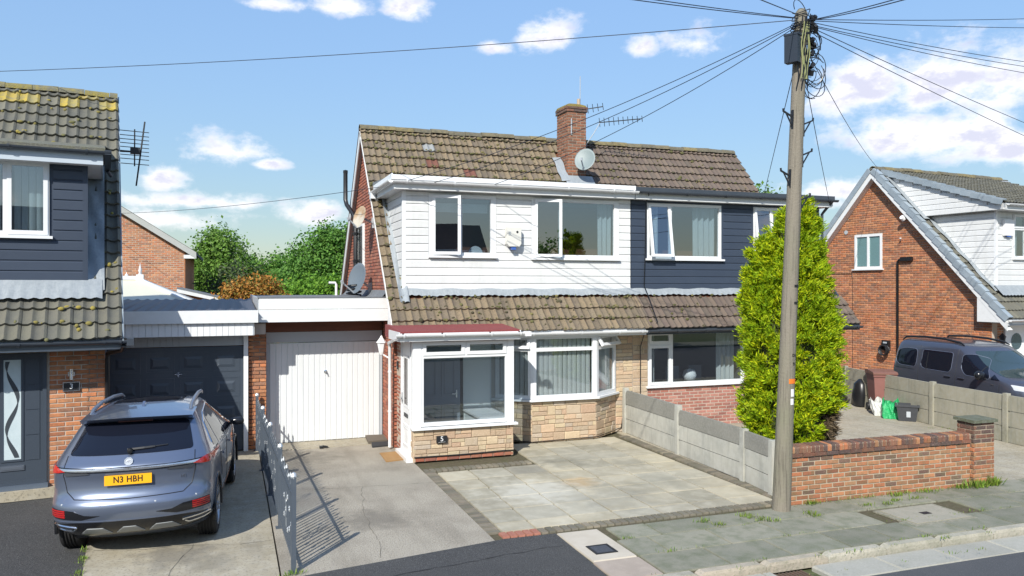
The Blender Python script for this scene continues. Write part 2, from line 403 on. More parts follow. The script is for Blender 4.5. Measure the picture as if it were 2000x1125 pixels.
def ridge_tiles(parent, m, x0, x1, y, z, frame, L=.45, r=.13):
    k = 'ridge' + m.name
    if k not in _unit:
        mb = MB(); n = 8
        for a in range(n): pass
        vs = []; fs = []
        for e in (0, 1):
            for rr in (r, r - .018):
                for i in range(n + 1):
                    t = math.pi * i / n; vs.append((e, math.cos(t) * rr, math.sin(t) * rr * .95 - .03))
        q = n + 1
        for i in range(n): fs += [(i, i + 1, 2 * q + i + 1, 2 * q + i), (i + 1, i, q + i, q + i + 1), (2 * q + i, 2 * q + i + 1, 3 * q + i + 1, 3 * q + i)]
        _unit[k] = make_mesh('ridge_tile', vs, fs, m, 40)
    x = x0
    while x < x1 - .02:
        l = min(L, x1 - x); piece(parent, 'ridge_tile', _unit[k], Matrix.Translation((x, y, z + rnd.uniform(-.014, .012))) @ Matrix.Rotation(rnd.uniform(-.03, .03), 4, 'Y') @ Matrix.Rotation(rnd.uniform(-.05, .05), 4, 'X') @ SXYZ(l - .008, 1, 1), frame=frame); x += L
def planks(parent, m, u0, u1, z0, z1, y, frame, holes=(), pitch=.165, vert_test=None):
    me = unit_plank(m); z = z0
    while z < z1 - .03:
        h = min(pitch, z1 - z); segs = [(u0, u1)]
        for hh in holes:
            if hh[2] < z + h * .5 < hh[3]:
                ns = []
                for a, b in segs:
                    if hh[1] <= a or hh[0] >= b: ns.append((a, b)); continue
                    if hh[0] - a > .03: ns.append((a, hh[0]))
                    if b - hh[1] > .03: ns.append((hh[1], b))
                segs = ns
        for a, b in segs:
            if vert_test:
                a, b = vert_test(z + h / 2, a, b)
                if b - a < .04: continue
            piece(parent, 'plank', me, Matrix.Translation((a, y, z)) @ SXYZ(b - a, 1, (h - .004) / .16), frame=frame)
        z += pitch
def gutter(mb, x0, x1, y, z, r=.055):
    """half-round gutter along x, open side up"""
    n = 8; o = len(mb.v)
    for x in (x0, x1):
        for rr in (r, r - .008):
            for i in range(n + 1):
                t = math.pi + math.pi * i / n; mb.v.append((x, y + math.cos(t) * rr, z + math.sin(t) * rr))
    q = n + 1
    for i in range(n): mb.f += [(o + i, o + i + 1, o + 2 * q + i + 1, o + 2 * q + i), (o + q + i + 1, o + q + i, o + 3 * q + i, o + 3 * q + i + 1)]
    for a in (0, n): mb.f.append((o + a, o + q + a, o + 3 * q + a, o + 2 * q + a))
    for b in (0, 2 * q): 
        mb.f.append(tuple(o + b + i for i in range(q)))
    return mb
def brackets(parent, m, xs, y, z, frame, r=.055):
    k = 'gbr' + m.name
    if k not in _unit:
        mb = MB(); n = 8; vs = []; fs = []
        for x in (-.018, .018):
            for i in range(n + 1):
                t = math.pi + math.pi * i / n; vs.append((x, math.cos(t) * (r + .012), math.sin(t) * (r + .012)))
        q = n + 1
        mb.add(vs, [(i, i + 1, q + i + 1, q + i) for i in range(n)]); mb.box(-.018, .018, -r - .012, -r + .004, -.004, .012); mb.box(-.018, .018, r, r + .03, -.03, .02)
        _unit[k] = make_mesh('gutter_bracket', mb.v, mb.f, m)
    for x in xs: piece(parent, 'gutter_bracket', _unit[k], Matrix.Translation((x, y, z)), frame=frame)
def window(parent, fr, u0, u1, z0, z1, cells, mf, mg, y=0.0, fw=.055, sill=.06, name='window', label=None):
    """cells: (u0,u1,z0,z1,kind) absolute; kind 'f' fixed, 'c' casement sash, ('side',deg) hinged open at left, ('top',deg) hinged at top"""
    mb = MB().frame(u0, u1, z0, z1, y - .02, y + .05, fw)
    seen = set()
    for c in cells:                                                # mullions and transoms between cells
        for x in (c[0], c[1]):
            if ('x', x, c[2]) in seen: continue
            seen.add(('x', x, c[2]))
            if u0 + fw < x < u1 - fw: mb.box(x - fw / 2, x + fw / 2, y - .018, y + .045, c[2] if c[2] > z0 + fw else z0 + fw, c[3] if c[3] < z1 - fw else z1 - fw)
        for zz in (c[2], c[3]):
            if any(q[0] == 'z' and abs(q[1] - zz) < 1e-6 and q[2] < c[1] - .01 and q[3] > c[0] + .01 for q in seen): continue
            seen.add(('z', zz, c[0], c[1]))
            if z0 + fw < zz < z1 - fw: mb.box(max(c[0], u0 + fw) + (fw / 2 if c[0] > u0 + fw else 0), min(c[1], u1 - fw) - (fw / 2 if c[1] < u1 - fw else 0), y - .016, y + .045, zz - fw / 2, zz + fw / 2)
    if sill: mb.box(u0 - sill, u1 + sill, y - .085, y + .02, z0 - .045, z0 - .002)
    w = part(parent, name, mb, mf, frame=fr, label=label)
    for c in cells:
        a, b, d, e, k = c
        if k == 'f':
            part(w, 'pane', MB().box(a + fw * .55, b - fw * .55, y + .012, y + .018, d + fw * .55, e - fw * .55), mg, frame=fr)
        else:
            sf = .05; ff = MB().frame(a + .02, b - .02, d + .02, e - .02, y - .035, y + .02, sf + .012); gg = MB().box(a + sf, b - sf, y - .012, y - .006, d + sf, e - sf)
            M = I4
            if k != 'c':
                if k[0] == 'side': M = Matrix.Translation((a + .02, y - .03, 0)) @ Matrix.Rotation(R(-k[1]), 4, 'Z') @ Matrix.Translation((-a - .02, -y + .03, 0))
                else: M = Matrix.Translation((0, y - .03, e - .02)) @ Matrix.Rotation(R(-k[1]), 4, 'X') @ Matrix.Translation((0, -y + .03, -e + .02))
            part(w, 'sash', ff.xf(M), mf, frame=fr); part(w, 'pane', gg.xf(M), mg, frame=fr)
    return w
def room(parent, fr, u0, u1, z0, z1, y0, y1, m):
    mb = MB(); P = lambda *a: a
    mb.add([(u0, y0, z0), (u1, y0, z0), (u1, y0, z1), (u0, y0, z1), (u0, y1, z0), (u1, y1, z0), (u1, y1, z1), (u0, y1, z1)], [(4, 5, 6, 7), (0, 1, 5, 4), (3, 7, 6, 2), (0, 4, 7, 3), (1, 2, 6, 5)])
    return part(parent, 'room', mb, m, frame=fr)
def curtain(parent, fr, u0, u1, z0, z1, y, m, folds=5, name='curtain'):
    n = folds * 6
    mb = MB().grid(lambda a, b: (u0 + (u1 - u0) * a, y + .035 * math.sin(a * folds * 2 * math.pi) + .01 * math.sin(a * 23 + b * 2), z0 + (z1 - z0) * b), n, 3)
    return part(parent, name, mb, m, smooth=True, frame=fr)
def blinds(parent, fr, u0, u1, z0, z1, y, m, w=.1, ang=35):
    mb = MB(); n = int((u1 - u0) / w)
    for i in range(n):
        c = u0 + (i + .5) * (u1 - u0) / n; a = R(ang + rnd.uniform(-4, 4)); dx, dy = math.cos(a) * w * .54, math.sin(a) * w * .54
        p = part(parent, 'blind_slat', MB().grid(lambda s, t: (c + dx * (2 * s - 1), y + dy * (2 * s - 1) - .012 * (1 - (2 * s - 1) ** 2), z0 + (z1 - z0) * t), 3, 1), m, frame=fr, smooth=True)
def text_mesh(s, size, depth=.0, spacing=1.0, bold=.0):
    cu = bpy.data.curves.new('lettering', 'FONT'); cu.body = s; cu.size = size; cu.extrude = depth; cu.align_x = 'CENTER'; cu.align_y = 'CENTER'; cu.resolution_u = 3; cu.space_character = spacing; cu.offset = bold
    ob = bpy.data.objects.new('lettering', cu); COL.objects.link(ob); dg = bpy.context.evaluated_depsgraph_get(); me = bpy.data.meshes.new_from_object(ob.evaluated_get(dg))
    mb = MB().add([v.co[:] for v in me.vertices], [tuple(p.vertices) for p in me.polygons])
    bpy.data.objects.remove(ob); bpy.data.curves.remove(cu); bpy.data.meshes.remove(me); return mb
def lettering(parent, s, size, M, m, depth=.002, spacing=1.0, frame=None, name='lettering', sx=1.0, bold=.0):
    """text standing on a plane whose outward side is -y of M"""
    mb = text_mesh(s, size, depth, spacing, bold); mb.xf(M @ Matrix.Rotation(R(90), 4, 'X') @ SXYZ(sx, 1, 1)); return part(parent, name, mb, m, frame=frame)

def moss_clumps(par, S, u0, u1, s0, s1, n, m, test, seed, G=.30):
    """cushions of moss caught mostly on the tile tails"""
    rg = random.Random(seed); mb = MB()
    while n > 0:
        u = rg.uniform(u0, u1); s_ = rg.uniform(s0, s1)
        if rg.random() < .7: s_ = round(s_ / G) * G + rg.uniform(-.03, .03)
        if not test(u, s_): n -= 1; continue
        r = rg.uniform(.012, .036) * (1.4 if rg.random() < .12 else 1); n -= 1
        mb.lathe([(r, -.01), (r * .85, r * .35), (r * .4, r * .6), (0, r * .65)], S @ Matrix.Translation((u, s_, .055)) @ SXYZ(rg.uniform(.8, 1.7), rg.uniform(.7, 1.2), 1), 6)
    return part(par, 'moss_clumps', mb, m, kind='stuff', smooth=True)
def cracks(par, lines, m, seed, w=.0035, z=.004):
    rg = random.Random(seed); mb = MB()
    for a, b in lines:
        a, b = Vector((*a, z)), Vector((*b, z)); n = max(6, int((b - a).length / .12)); d = (b - a).normalized(); sd = Vector((-d.y, d.x, 0)); off = 0; P = []
        for k in range(n + 1):
            off += rg.uniform(-.03, .03); P.append(a + (b - a) * (k / n) + sd * off)
        for p, q in zip(P, P[1:]):
            ww = w * rg.uniform(.4, 1.2); mb.add([p - sd * ww, q - sd * ww, q + sd * ww, p + sd * ww], [(0, 1, 2, 3)])
    return part(par, 'crack_lines', mb, m, kind='stuff')
# ================================================================== materials in use
UPVC = mat('white_upvc', (.74, .75, .755), .32, n=(1.2, .12, (.62, .64, .64)), bump=(40, .04, .002))
UPVC_PL = mat('white_cladding', (.69, .695, .69), .42, var=.025, n=(2.0, .3, (.58, .59, .58)), n2=(14, .15, (.5, .5, .47)), streak=(1.4, .25, (.48, .48, .44), (5, 5, .5)), bump=(60, .08, .002))
DARK_PL = mat('slate_grey_cladding', (.036, .050, .078), .5, var=.06, n=(3, .25, (.05, .066, .095)), bump=(70, .1, .002))
FASCIA = mat('white_fascia', (.71, .72, .72), .4, n=(1.5, .3, (.6, .62, .62)), n2=(9, .14, (.45, .46, .43)))
GREYGUT = mat('dark_grey_gutter', (.045, .055, .07), .35, n=(2, .3, (.09, .1, .11)))
BLACKP = mat('black_plastic', (.012, .013, .015), .35)
GLS = glass('window_glass', (.78, .85, .89), .27)
GLS2 = glass('clear_glass', (.87, .91, .93), .17)
OBSC = glass('frosted_glass', (.55, .62, .65), .15, .25)
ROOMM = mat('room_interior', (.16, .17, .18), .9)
ROOML = mat('pale_interior', (.62, .66, .66), .9)
CURT = mat('pale_curtain', (.66, .68, .66), .9, trans=.25)
BLIND = mat('ivory_blind', (.80, .80, .75), .7, trans=.35)
LEAD = mat('lead_flashing', (.27, .30, .32), .6, n=(3.5, .4, (.36, .39, .41)), n2=(22, .3, (.18, .2, .22)), streak=(2, .3, (.45, .47, .48), (9, 2, 1.5)), bump=(14, .4, .02))
MORTAR = mat('mortar', (.47, .40, .33), .95, n=(9, .5, (.34, .29, .24)), bump=(60, .4, .006))
MORTAR_D = mat('aged_mortar', (.30, .27, .22), .95, n=(7, .5, (.19, .18, .14)), bump=(60, .4, .006))
def brickmat(name, pal, dirt=(.12, .09, .07), da=.45): return mat(name, pal[0], .88, pal=pal, var=.16, n=(11, da, dirt), n2=(55, .4, (.46, .34, .25), .52, .75), bump=(45, .5, .006))
BR_ORANGE = brickmat('orange_brick', [(.50, .19, .075), (.44, .155, .065), (.54, .23, .10), (.41, .15, .07), (.48, .21, .10), (.36, .15, .075), (.52, .18, .07), (.46, .19, .08), (.30, .14, .08)])
BR_RED = brickmat('red_brick', [(.36, .105, .06), (.31, .09, .055), (.40, .13, .075), (.34, .12, .075), (.27, .085, .06), (.38, .15, .09)])
BR_PINK = brickmat('pink_red_brick', [(.40, .16, .12), (.36, .14, .10), (.45, .21, .16), (.33, .13, .10), (.42, .18, .14)], da=.25)
BR_WALL = brickmat('weathered_brick', [(.38, .14, .065), (.33, .12, .06), (.43, .155, .07), (.31, .14, .07), (.26, .105, .06), (.37, .165, .08), (.41, .18, .085), (.34, .165, .085), (.15, .085, .065)], (.14, .125, .06), .6)
BR_DARK = brickmat('dark_brick', [(.13, .065, .05), (.10, .058, .05), (.17, .075, .05), (.09, .055, .05), (.15, .085, .06), (.22, .10, .06), (.19, .08, .05)], (.07, .065, .05), .5)
STONE = mat('sandstone_cladding', (.5, .38, .26), .85, pal=[(.50, .37, .25), (.46, .33, .22), (.55, .43, .28), (.50, .40, .29), (.43, .31, .21), (.54, .38, .25), (.41, .33, .24), (.52, .42, .27), (.47, .31, .21), (.44, .37, .30)], var=.07, n=(9, .4, (.36, .27, .17)), n2=(45, .4, (.62, .5, .36)), bump=(28, .9, .012))
def tilemat(name, pal, lich1, l1a, lich2, l2a, bs=.9): return mat(name, pal[0], .92, pal=pal, var=.09, n=(7, l1a, lich1, .4, .66), n2=(34, l2a, lich2, .52, .72), bump=(60, bs, .01))
T5 = tilemat('brown_roof_tile', [(.205, .155, .10), (.17, .13, .088), (.22, .165, .105), (.155, .122, .09), (.19, .15, .105), (.14, .11, .082)], (.20, .165, .10), .5, (.075, .062, .042), .85)
T7 = tilemat('dull_brown_roof_tile', [(.135, .10, .08), (.12, .09, .075), (.15, .112, .085), (.11, .088, .07)], (.165, .135, .10), .4, (.10, .085, .075), .5)
T3 = tilemat('grey_roof_tile', [(.13, .125, .10), (.115, .112, .095), (.145, .14, .11), (.105, .105, .09)], (.18, .17, .12), .35, (.085, .085, .075), .45)
T3Y = tilemat('lichened_roof_tile', [(.40, .30, .05), (.30, .25, .08), (.36, .27, .06)], (.19, .18, .13), .7, (.5, .36, .03), .5)
TRED = tilemat('red_replacement_tile', [(.16, .065, .045)], (.2, .1, .07), .3, (.1, .05, .04), .4)
TGRY = tilemat('grey_replacement_tile', [(.24, .25, .25)], (.3, .31, .3), .3, (.16, .17, .17), .4)
MOSS_R = mat('mossy_ridge_mortar', (.17, .145, .085), .95, pal=[(.18, .155, .10), (.15, .135, .10), (.22, .18, .09)], n=(9, .7, (.09, .085, .06)), n2=(24, .5, (.30, .24, .07), .55, .7), bump=(40, 1, .02))
VERGE_G = mat('grey_verge_unit', (.25, .30, .34), .55, var=.1, n=(6, .35, (.38, .42, .44)))
CONC = mat('drive_concrete', (.39, .345, .255), .93, n=(.75, .75, (.25, .22, .155)), n2=(5.5, .55, (.43, .40, .33)), streak=(.9, .5, (.21, .19, .15), (3.5, .6, 1)), lich=(26, .6, (.16, .145, .115), .56), bump=(70, .5, .006))
CONC_D = mat('aggregate_concrete', (.385, .345, .275), .95, n=(.8, .8, (.23, .20, .155)), n2=(42, .75, (.46, .43, .375), .54, .66), streak=(.8, .5, (.20, .175, .135), (3.2, .55, 1)), lich=(55, .7, (.10, .09, .08), .55), bump=(60, 1, .012))
TARMAC = mat('drive_tarmac', (.034, .035, .036), .92, n=(.6, .7, (.058, .057, .055)), n2=(120, .9, (.17, .17, .17), .5, .66), lich=(7, .35, (.03, .03, .032), .62), bump=(150, 1, .01))
ROADM = mat('road_tarmac', (.062, .066, .072), .93, n=(.6, .5, (.09, .092, .097)), n2=(150, .8, (.17, .17, .175), .5, .7), lich=(2.2, .5, (.2, .2, .2), .68), bump=(140, 1, .012))
def slabmat(name, pal, d1, a1, d2, a2): return mat(name, pal[0], .9, pal=pal, var=.09, n=(1.1, a1, d1), n2=(4.2, a2, d2, .45, .66), lich=(90, .35, (.5, .48, .42), .6), bump=(55, .4, .006))
SLAB_P = slabmat('patio_slab', [(.41, .37, .275), (.345, .315, .24), (.45, .405, .30), (.315, .29, .22), (.42, .375, .27), (.375, .35, .275)], (.235, .215, .16), .65, (.52, .485, .39), .45)
SLAB_F = slabmat('footway_slab', [(.195, .195, .15), (.215, .212, .162), (.172, .174, .132), (.235, .23, .178)], (.26, .245, .19), .7, (.125, .14, .085), .75)
SLAB_B = slabmat('buff_slab', [(.47, .42, .34)], (.36, .32, .26), .5, (.52, .47, .4), .5)
SLAB_K = slabmat('pinkish_slab', [(.36, .29, .235), (.33, .275, .225)], (.26, .215, .18), .6, (.42, .35, .29), .5)
KERBM = mat('kerb_concrete', (.40, .37, .30), .92, pal=[(.42, .39, .32), (.37, .345, .28), (.44, .38, .30)], var=.1, n=(4, .6, (.24, .235, .18)), n2=(30, .5, (.18, .19, .12), .5, .7), bump=(30, .8, .015))
CHANM = mat('channel_concrete', (.34, .33, .285), .92, var=.1, n=(3, .5, (.25, .25, .2)), n2=(40, .4, (.45, .44, .4)), bump=(50, .5, .008))
MOSSD = mat('mossy_dirt', (.085, .07, .04), .97, n=(5, .7, (.07, .08, .028)), n2=(20, .6, (.15, .125, .08)), bump=(30, 1, .02))
EDGEB = mat('edging_brick', (.2, .16, .12), .93, pal=[(.17, .15, .115), (.20, .17, .13), (.15, .135, .105), (.22, .19, .14)], var=.15, n=(7, .6, (.115, .115, .075)), bump=(40, .6, .01))
EDGER = mat('red_edging_brick', (.32, .13, .09), .93, n=(9, .5, (.42, .2, .14)), bump=(40, .6, .01))
PCON = mat('precast_concrete', (.45, .44, .385), .92, n=(1.6, .7, (.28, .285, .26)), n2=(9, .5, (.50, .50, .46)), streak=(1.5, .45, (.21, .215, .19), (7, 7, .8)), bump=(45, .5, .006))
PCON_D = mat('weathered_precast_concrete', (.25, .245, .215), .95, n=(2, .6, (.17, .17, .15)), n2=(28, .6, (.33, .32, .29)), bump=(70, 1, .012))
PCON_F = mat('fence_concrete', (.33, .31, .24), .94, n=(1.4, .7, (.205, .20, .145)), n2=(12, .5, (.36, .355, .31)), streak=(1.5, .4, (.17, .175, .14), (8, 8, .9)), bump=(60, .5, .008))
IRON = mat('grey_painted_iron', (.075, .092, .115), .42, n=(9, .3, (.11, .13, .15)))
IRONS = mat('silver_tipped_iron', (.55, .58, .6), .35, metal=.5)
FELT = mat('roof_felt', (.13, .145, .16), .9, n=(1.5, .5, (.19, .2, .21)), n2=(40, .4, (.25, .26, .27)), bump=(80, .6, .008))
REDFELT = mat('red_roof_felt', (.21, .042, .042), .9, n=(4, .5, (.15, .035, .035)), n2=(60, .5, (.30, .09, .08)), bump=(80, .8, .008))
BROWNB = mat('stained_timber', (.13, .045, .022), .6, n=(3, .5, (.20, .07, .032)), streak=(2, .4, (.08, .03, .016), (.7, 7, 12)))
GARDOOR = mat('white_garage_door', (.69, .71, .715), .38, n=(1.5, .2, (.60, .62, .625)), streak=(1.6, .2, (.5, .5, .46), (6, 6, .4)))
GREYP = mat('pale_grey_paint', (.42, .45, .48), .5, n=(3, .3, (.36, .39, .42)))
ANTH = mat('anthracite_door', (.050, .064, .084), .38, n=(30, .12, (.065, .078, .1)))
CHROME = mat('chrome', (.75, .76, .78), .18, metal=1.0)
WHITEP = mat('white_paint', (.8, .8, .8), .5)
BLACKM = mat('black_metal', (.014, .015, .018), .5)
WOODP = mat('weathered_pole_timber', (.215, .19, .15), .9, n=(1.1, .6, (.13, .115, .09)), streak=(3, .85, (.085, .075, .06), (14, 14, .35)), n2=(1.1, .3, (.27, .29, .17)), bump=(26, .7, .012))

# ================================================================== ground
FRAME = I4
GROUND = mat('rough_grass_ground', (.075, .10, .035), .95, n=(.12, .6, (.12, .11, .06)), n2=(2.5, .5, (.05, .075, .022)), bump=(6, 1, .1))
single('ground', MB().poly([(-900, -700, -.16), (900, -700, -.16), (900, 1500, -.16), (-900, 1500, -.16)]), GROUND, 'rough ground between and beyond the plots', None, structure=True)
ky = lambda x: 7.665 - .0010 * max(0, x - 4) ** 2                    # kerb line, bending gently with the street
def strip(fn0, fn1, xs, z, t=.06):
    mb = MB()
    for a, b in zip(xs, xs[1:]): mb.slab([(a, fn0(a), z), (b, fn0(b), z), (b, fn1(b), z), (a, fn1(a), z)], t)
    return mb
XS = [-60, -30, -10, 0, 2, 4, 6, 8, 10, 12, 14, 16, 20, 26, 34, 50]
single('road', strip(lambda x: -5.5, lambda x: ky(x) - .50, XS, -.104), ROADM, 'dark tarmac residential road along the kerb', None, structure=True)
single('far_pavement', strip(lambda x: -8.0, lambda x: -5.5, XS, -.01, .1), SLAB_F, 'pavement on the opposite side of the road', None, structure=True)
pave = single('pavement', strip(lambda x: ky(x) + .12, lambda x: 9.66, [4.0, 6, 8, 10, 12, 14, 16, 20, 26, 34], -.026, .1), MOSSD, 'grey green paved footway beside the brick front wall', None, structure=True)
# kerbstones and channel blocks
kb = thing('kerb', 'pale concrete kerb between pavement and road', None); del kb['category']; kb['kind'] = 'structure'
kme = unit_box(KERBM, 'kerbstone', .07); cme = unit_box(CHANM, 'channel_block', .02)
x = 4.15
while x < 20:
    L = .915; a = math.atan2(ky(x + L) - ky(x), L)
    piece(kb, 'kerbstone', kme, Matrix.Translation((x + L / 2, ky(x + L / 2) + .06, -.058 + rnd.uniform(-.004, .004))) @ Matrix.Rotation(a + rnd.uniform(-.006, .006), 4, 'Z') @ SXYZ(L - .01, .13, .124))
    x += L
x = 3.2; hole = (6.02, 6.62)
chan = thing('gutter_channel', 'pale concrete channel strip at the road edge', None); del chan['category']; chan['kind'] = 'structure'
for L in [.9] * 3 + [.12, .6] + [.95] * 14:
    if abs(L - .6) > .01:
        a = math.atan2(ky(x + L) - ky(x), L)
        piece(chan, 'channel_block', cme, Matrix.Translation((x + L / 2, ky(x + L / 2) - .26, -.13 + rnd.uniform(-.003, .003))) @ Matrix.Rotation(a, 4, 'Z') @ SXYZ(L - .012, .47, .07))
    x += L
gr = thing('road_gully', 'rusty iron road gully grate set in the channel strip', 'drain grate', loc=(6.22, ky(6.2) - .26, -.1))
IRONR = mat('rusty_cast_iron', (.10, .07, .05), .8, n=(20, .5, (.18, .10, .06)), bump=(40, .6, .01))
g0 = x0 = 5.93
part(gr, 'frame', MB().frame(0, .56, 0, .42, 0, .03, .04).xf(Matrix.Translation((g0, ky(6.2) - .47, -.098)) @ Matrix.Rotation(R(-90), 4, 'X') @ SXYZ(1, 1, -1)), IRONR)
for i in range(9): part(gr, 'bar', MB().box(g0 + .05 + i * .053, g0 + .072 + i * .053, ky(6.2) - .44, ky(6.2) - .08, -.128, -.102), IRONR)
part(gr, 'pit', MB().box(g0 + .01, g0 + .55, ky(6.2) - .46, ky(6.2) - .06, -.155, -.135), BLACKM)
# pavement slabs
sme = unit_box(SLAB_F, 'paving_slab', .008); sk = unit_box(SLAB_K, 'paving_slab', .008); sb = unit_box(SLAB_B, 'paving_slab', .008)
def slabat(par, me, x0, x1, y0, y1, z=0.0, t=.05, tilt=.006, j=.026, rot=0.0):
    piece(par, 'paving_slab', me, Matrix.Translation(((x0 + x1) / 2, (y0 + y1) / 2, z - t / 2)) @ Matrix.Rotation(rot, 4, 'Z') @ Matrix.Rotation(rnd.uniform(-tilt, tilt), 4, 'X') @ Matrix.Rotation(rnd.uniform(-tilt, tilt), 4, 'Y') @ SXYZ(x1 - x0 - j, y1 - y0 - j, t))
MH = (8.85, 10.0, 8.15, 8.92)
rows = [(.13, .75), (.75, 1.37), (1.37, 1.99)]
for r, (d0, d1) in enumerate(rows):
    x = 4.70 + (0, .45, .1)[r]
    if r == 1: slabat(pave, sme, 4.70, x, ky(4.7) + d0, ky(4.7) + d1)
    while x < 19.5:
        L = rnd.choice((.9, .9, .9, .6, .75)); k = ky(x + L / 2)
        if r == 0: x1 = x + L
        x1 = x + L
        if not (r >= 0 and x1 > MH[0] - .02 and x < MH[1] + .02 and k + d1 > MH[2] + .05 and k + d0 < MH[3] - .05 and r == 1):
            me = sk if (r == 2 and x > 13.0) else sme
            slabat(pave, me, x, x1, k + d0, min(k + d1, 9.55 if x1 < 12.3 else 9.7), rot=math.atan2(ky(x1) - ky(x), L))
        x = x1
slabat(pave, sb, 4.08, 4.69, 8.42, 9.56); slabat(pave, sk, 4.06, 4.69, ky(4.4) + .13, 8.41)
def cover(name, label, x0, x1, y0, y1, m, z):
    t = thing(name, label, 'access cover', loc=((x0 + x1) / 2, (y0 + y1) / 2, z))
    part(t, 'frame', MB().box(x0, x1, y0, y0 + .03, z, z + .009).box(x0, x1, y1 - .03, y1, z, z + .009).box(x0, x0 + .03, y0 + .03, y1 - .03, z, z + .009).box(x1 - .03, x1, y0 + .03, y1 - .03, z, z + .009), BLACKM)
    part(t, 'lid', MB().box(x0 + .036, x1 - .036, y0 + .036, y1 - .036, z, z + .007), m); return t
DKIRON = mat('dark_cast_iron', (.05, .056, .07), .6, n=(40, .5, (.09, .1, .115)), bump=(90, .8, .006))
cover('stopcock_cover', 'small square dark iron cover in the buff slab beside the tarmac crossover', 4.22, 4.52, 8.62, 8.93, DKIRON, .001)
t = thing('manhole_cover', 'large pinkish concrete utility cover in the footway below the brick wall', 'access cover', loc=(9.42, 8.53, 0))
part(t, 'surround', MB().box(MH[0], MH[1], MH[2], MH[3], -.02, .002), mat('cobbled_surround', (.29, .27, .21), .95, n=(16, .7, (.17, .18, .11)), bump=(18, 1, .03)))
part(t, 'lid', MB().box(MH[0] + .08, MH[1] - .08, MH[2] + .07, MH[3] - .05, -.02, .012), mat('beige_cover_slab', (.31, .285, .225), .92, n=(5, .6, (.22, .22, .17)), n2=(50, .4, (.4, .38, .31)), bump=(50, .5, .008)))
part(t, 'lifting_plate', MB().box(9.38, 9.53, 8.50, 8.60, .012, .016), BLACKM)
# crossover, drives
TARM2 = TARMAC
xov = single('crossover', MB().slab([(.40, 7.1, -.012), (4.03, 7.2, -.03), (4.05, 8.4, .0), (4.07, 9.54, .004), (3.36, 9.56, .004), (2.0, 9.33, .004), (.92, 9.15, .004), (.2, 9.0, .002)], .1), TARMAC, 'dark tarmac strip across the footway in front of the drives', None, structure=True)
single('crossover_apron', MB().slab([(-14, 6.9, -.03), (.41, 6.9, -.03), (.21, 9.0, -.004), (-1.5, 9.4, -.004), (-14, 9.8, -.004)], .1), TARMAC, 'tarmac footway in front of the left hand drives', None, structure=True)
drv = single('concrete_drive', MB().slab([(.55, 9.06, .0), (.92, 9.15, .0), (2.0, 9.33, .0), (3.22, 9.53, .0), (3.22, 14.3, 0), (3.2, 16.9, 0), (.55, 16.9, 0)], .1), CONC_D, 'worn concrete drive leading to the white garage door', None, structure=True)
single('garage_threshold', MB().box(.7, 3.2, 16.2, 16.95, -.05, .012), CONC, 'smooth concrete strip below the white garage door', None, structure=True)
drv3 = single('concrete_drive', MB().slab([(-1.52, 9.4, -.002), (.53, 9.05, -.002), (.53, 16.9, -.002), (-1.95, 16.9, -.002), (-1.72, 11.2, -.002)], .1), CONC, 'pale concrete strip of drive under the grey car', None, structure=True)
single('tarmac_drive', MB().slab([(-14, 9.7, -.03), (-1.50, 9.4, -.03), (-1.70, 11.2, -.03), (-1.94, 16.9, -.03), (-14, 16.9, -.03)], .1), TARMAC, 'black tarmac drive beside the grey front door', None, structure=True)
fyd = single('front_yard', MB().slab([(8.2, 9.62, -.004), (12.1, 9.55, -.004), (15.2, 9.7, -.004), (16.6, 17.4, -.004), (16.9, 24, -.004), (8.2, 24, -.004)], .1), CONC, 'pale concrete yard behind the brick front wall', None, structure=True)
single('concrete_drive', MB().slab([(12.1, 9.55, -.006), (15.2, 9.7, -.006), (26, 9.5, -.006), (30, 26, -.006), (16.9, 26, -.006), (16.6, 17.4, -.006), (15.2, 9.7, -.006)][1:], .1), SLAB_K, 'pinkish concrete drive under the blue van', None, structure=True)
single('concrete_drive', MB().slab([(12.1, 9.52, -.008), (15.4, 9.52, -.008), (15.4, 9.72, -.008), (12.1, 9.72, -.008)], .1), CONC, 'concrete entrance strip beside the brick pier', None, structure=True)
# patio
pat = single('patio', MB().slab([(3.2, 9.56, -.03), (8.28, 9.56, -.03), (8.28, 15.75, -.03), (3.2, 15.75, -.03)], .1), MOSSD, 'weathered concrete slab parking patio in front of the bay window', None, structure=True)
def blot(m, c, r, col, amt):                                          # a stain with its own outline on one spot of the paving
    nt = m.node_tree; N = nt.nodes; L = nt.links; b = N['Principled BSDF']; src = b.inputs['Base Color'].links[0].from_socket
    g = N.new('ShaderNodeNewGeometry'); d = N.new('ShaderNodeVectorMath'); d.operation = 'DISTANCE'; L.new(g.outputs['Position'], d.inputs[0]); d.inputs[1].default_value = (*c, 0)
    t = N.new('ShaderNodeTexNoise'); L.new(g.outputs['Position'], t.inputs[0]); t.inputs['Scale'].default_value = 4.5; t.inputs['Detail'].default_value = 5
    s_ = N.new('ShaderNodeMath'); s_.operation = 'MULTIPLY_ADD'; L.new(t.outputs['Fac'], s_.inputs[0]); s_.inputs[1].default_value = r * 1.6; L.new(d.outputs['Value'], s_.inputs[2])
    mr = N.new('ShaderNodeMapRange'); L.new(s_.outputs[0], mr.inputs[0]); mr.inputs[1].default_value = r * 1.15; mr.inputs[2].default_value = r * 1.75; mr.inputs[3].default_value = amt; mr.inputs[4].default_value = 0
    mx = N.new('ShaderNodeMix'); mx.data_type = 'RGBA'; L.new(mr.outputs[0], mx.inputs['Factor']); L.new(src, mx.inputs['A']); mx.inputs['B'].default_value = (*col, 1); L.new(mx.outputs['Result'], b.inputs['Base Color'])
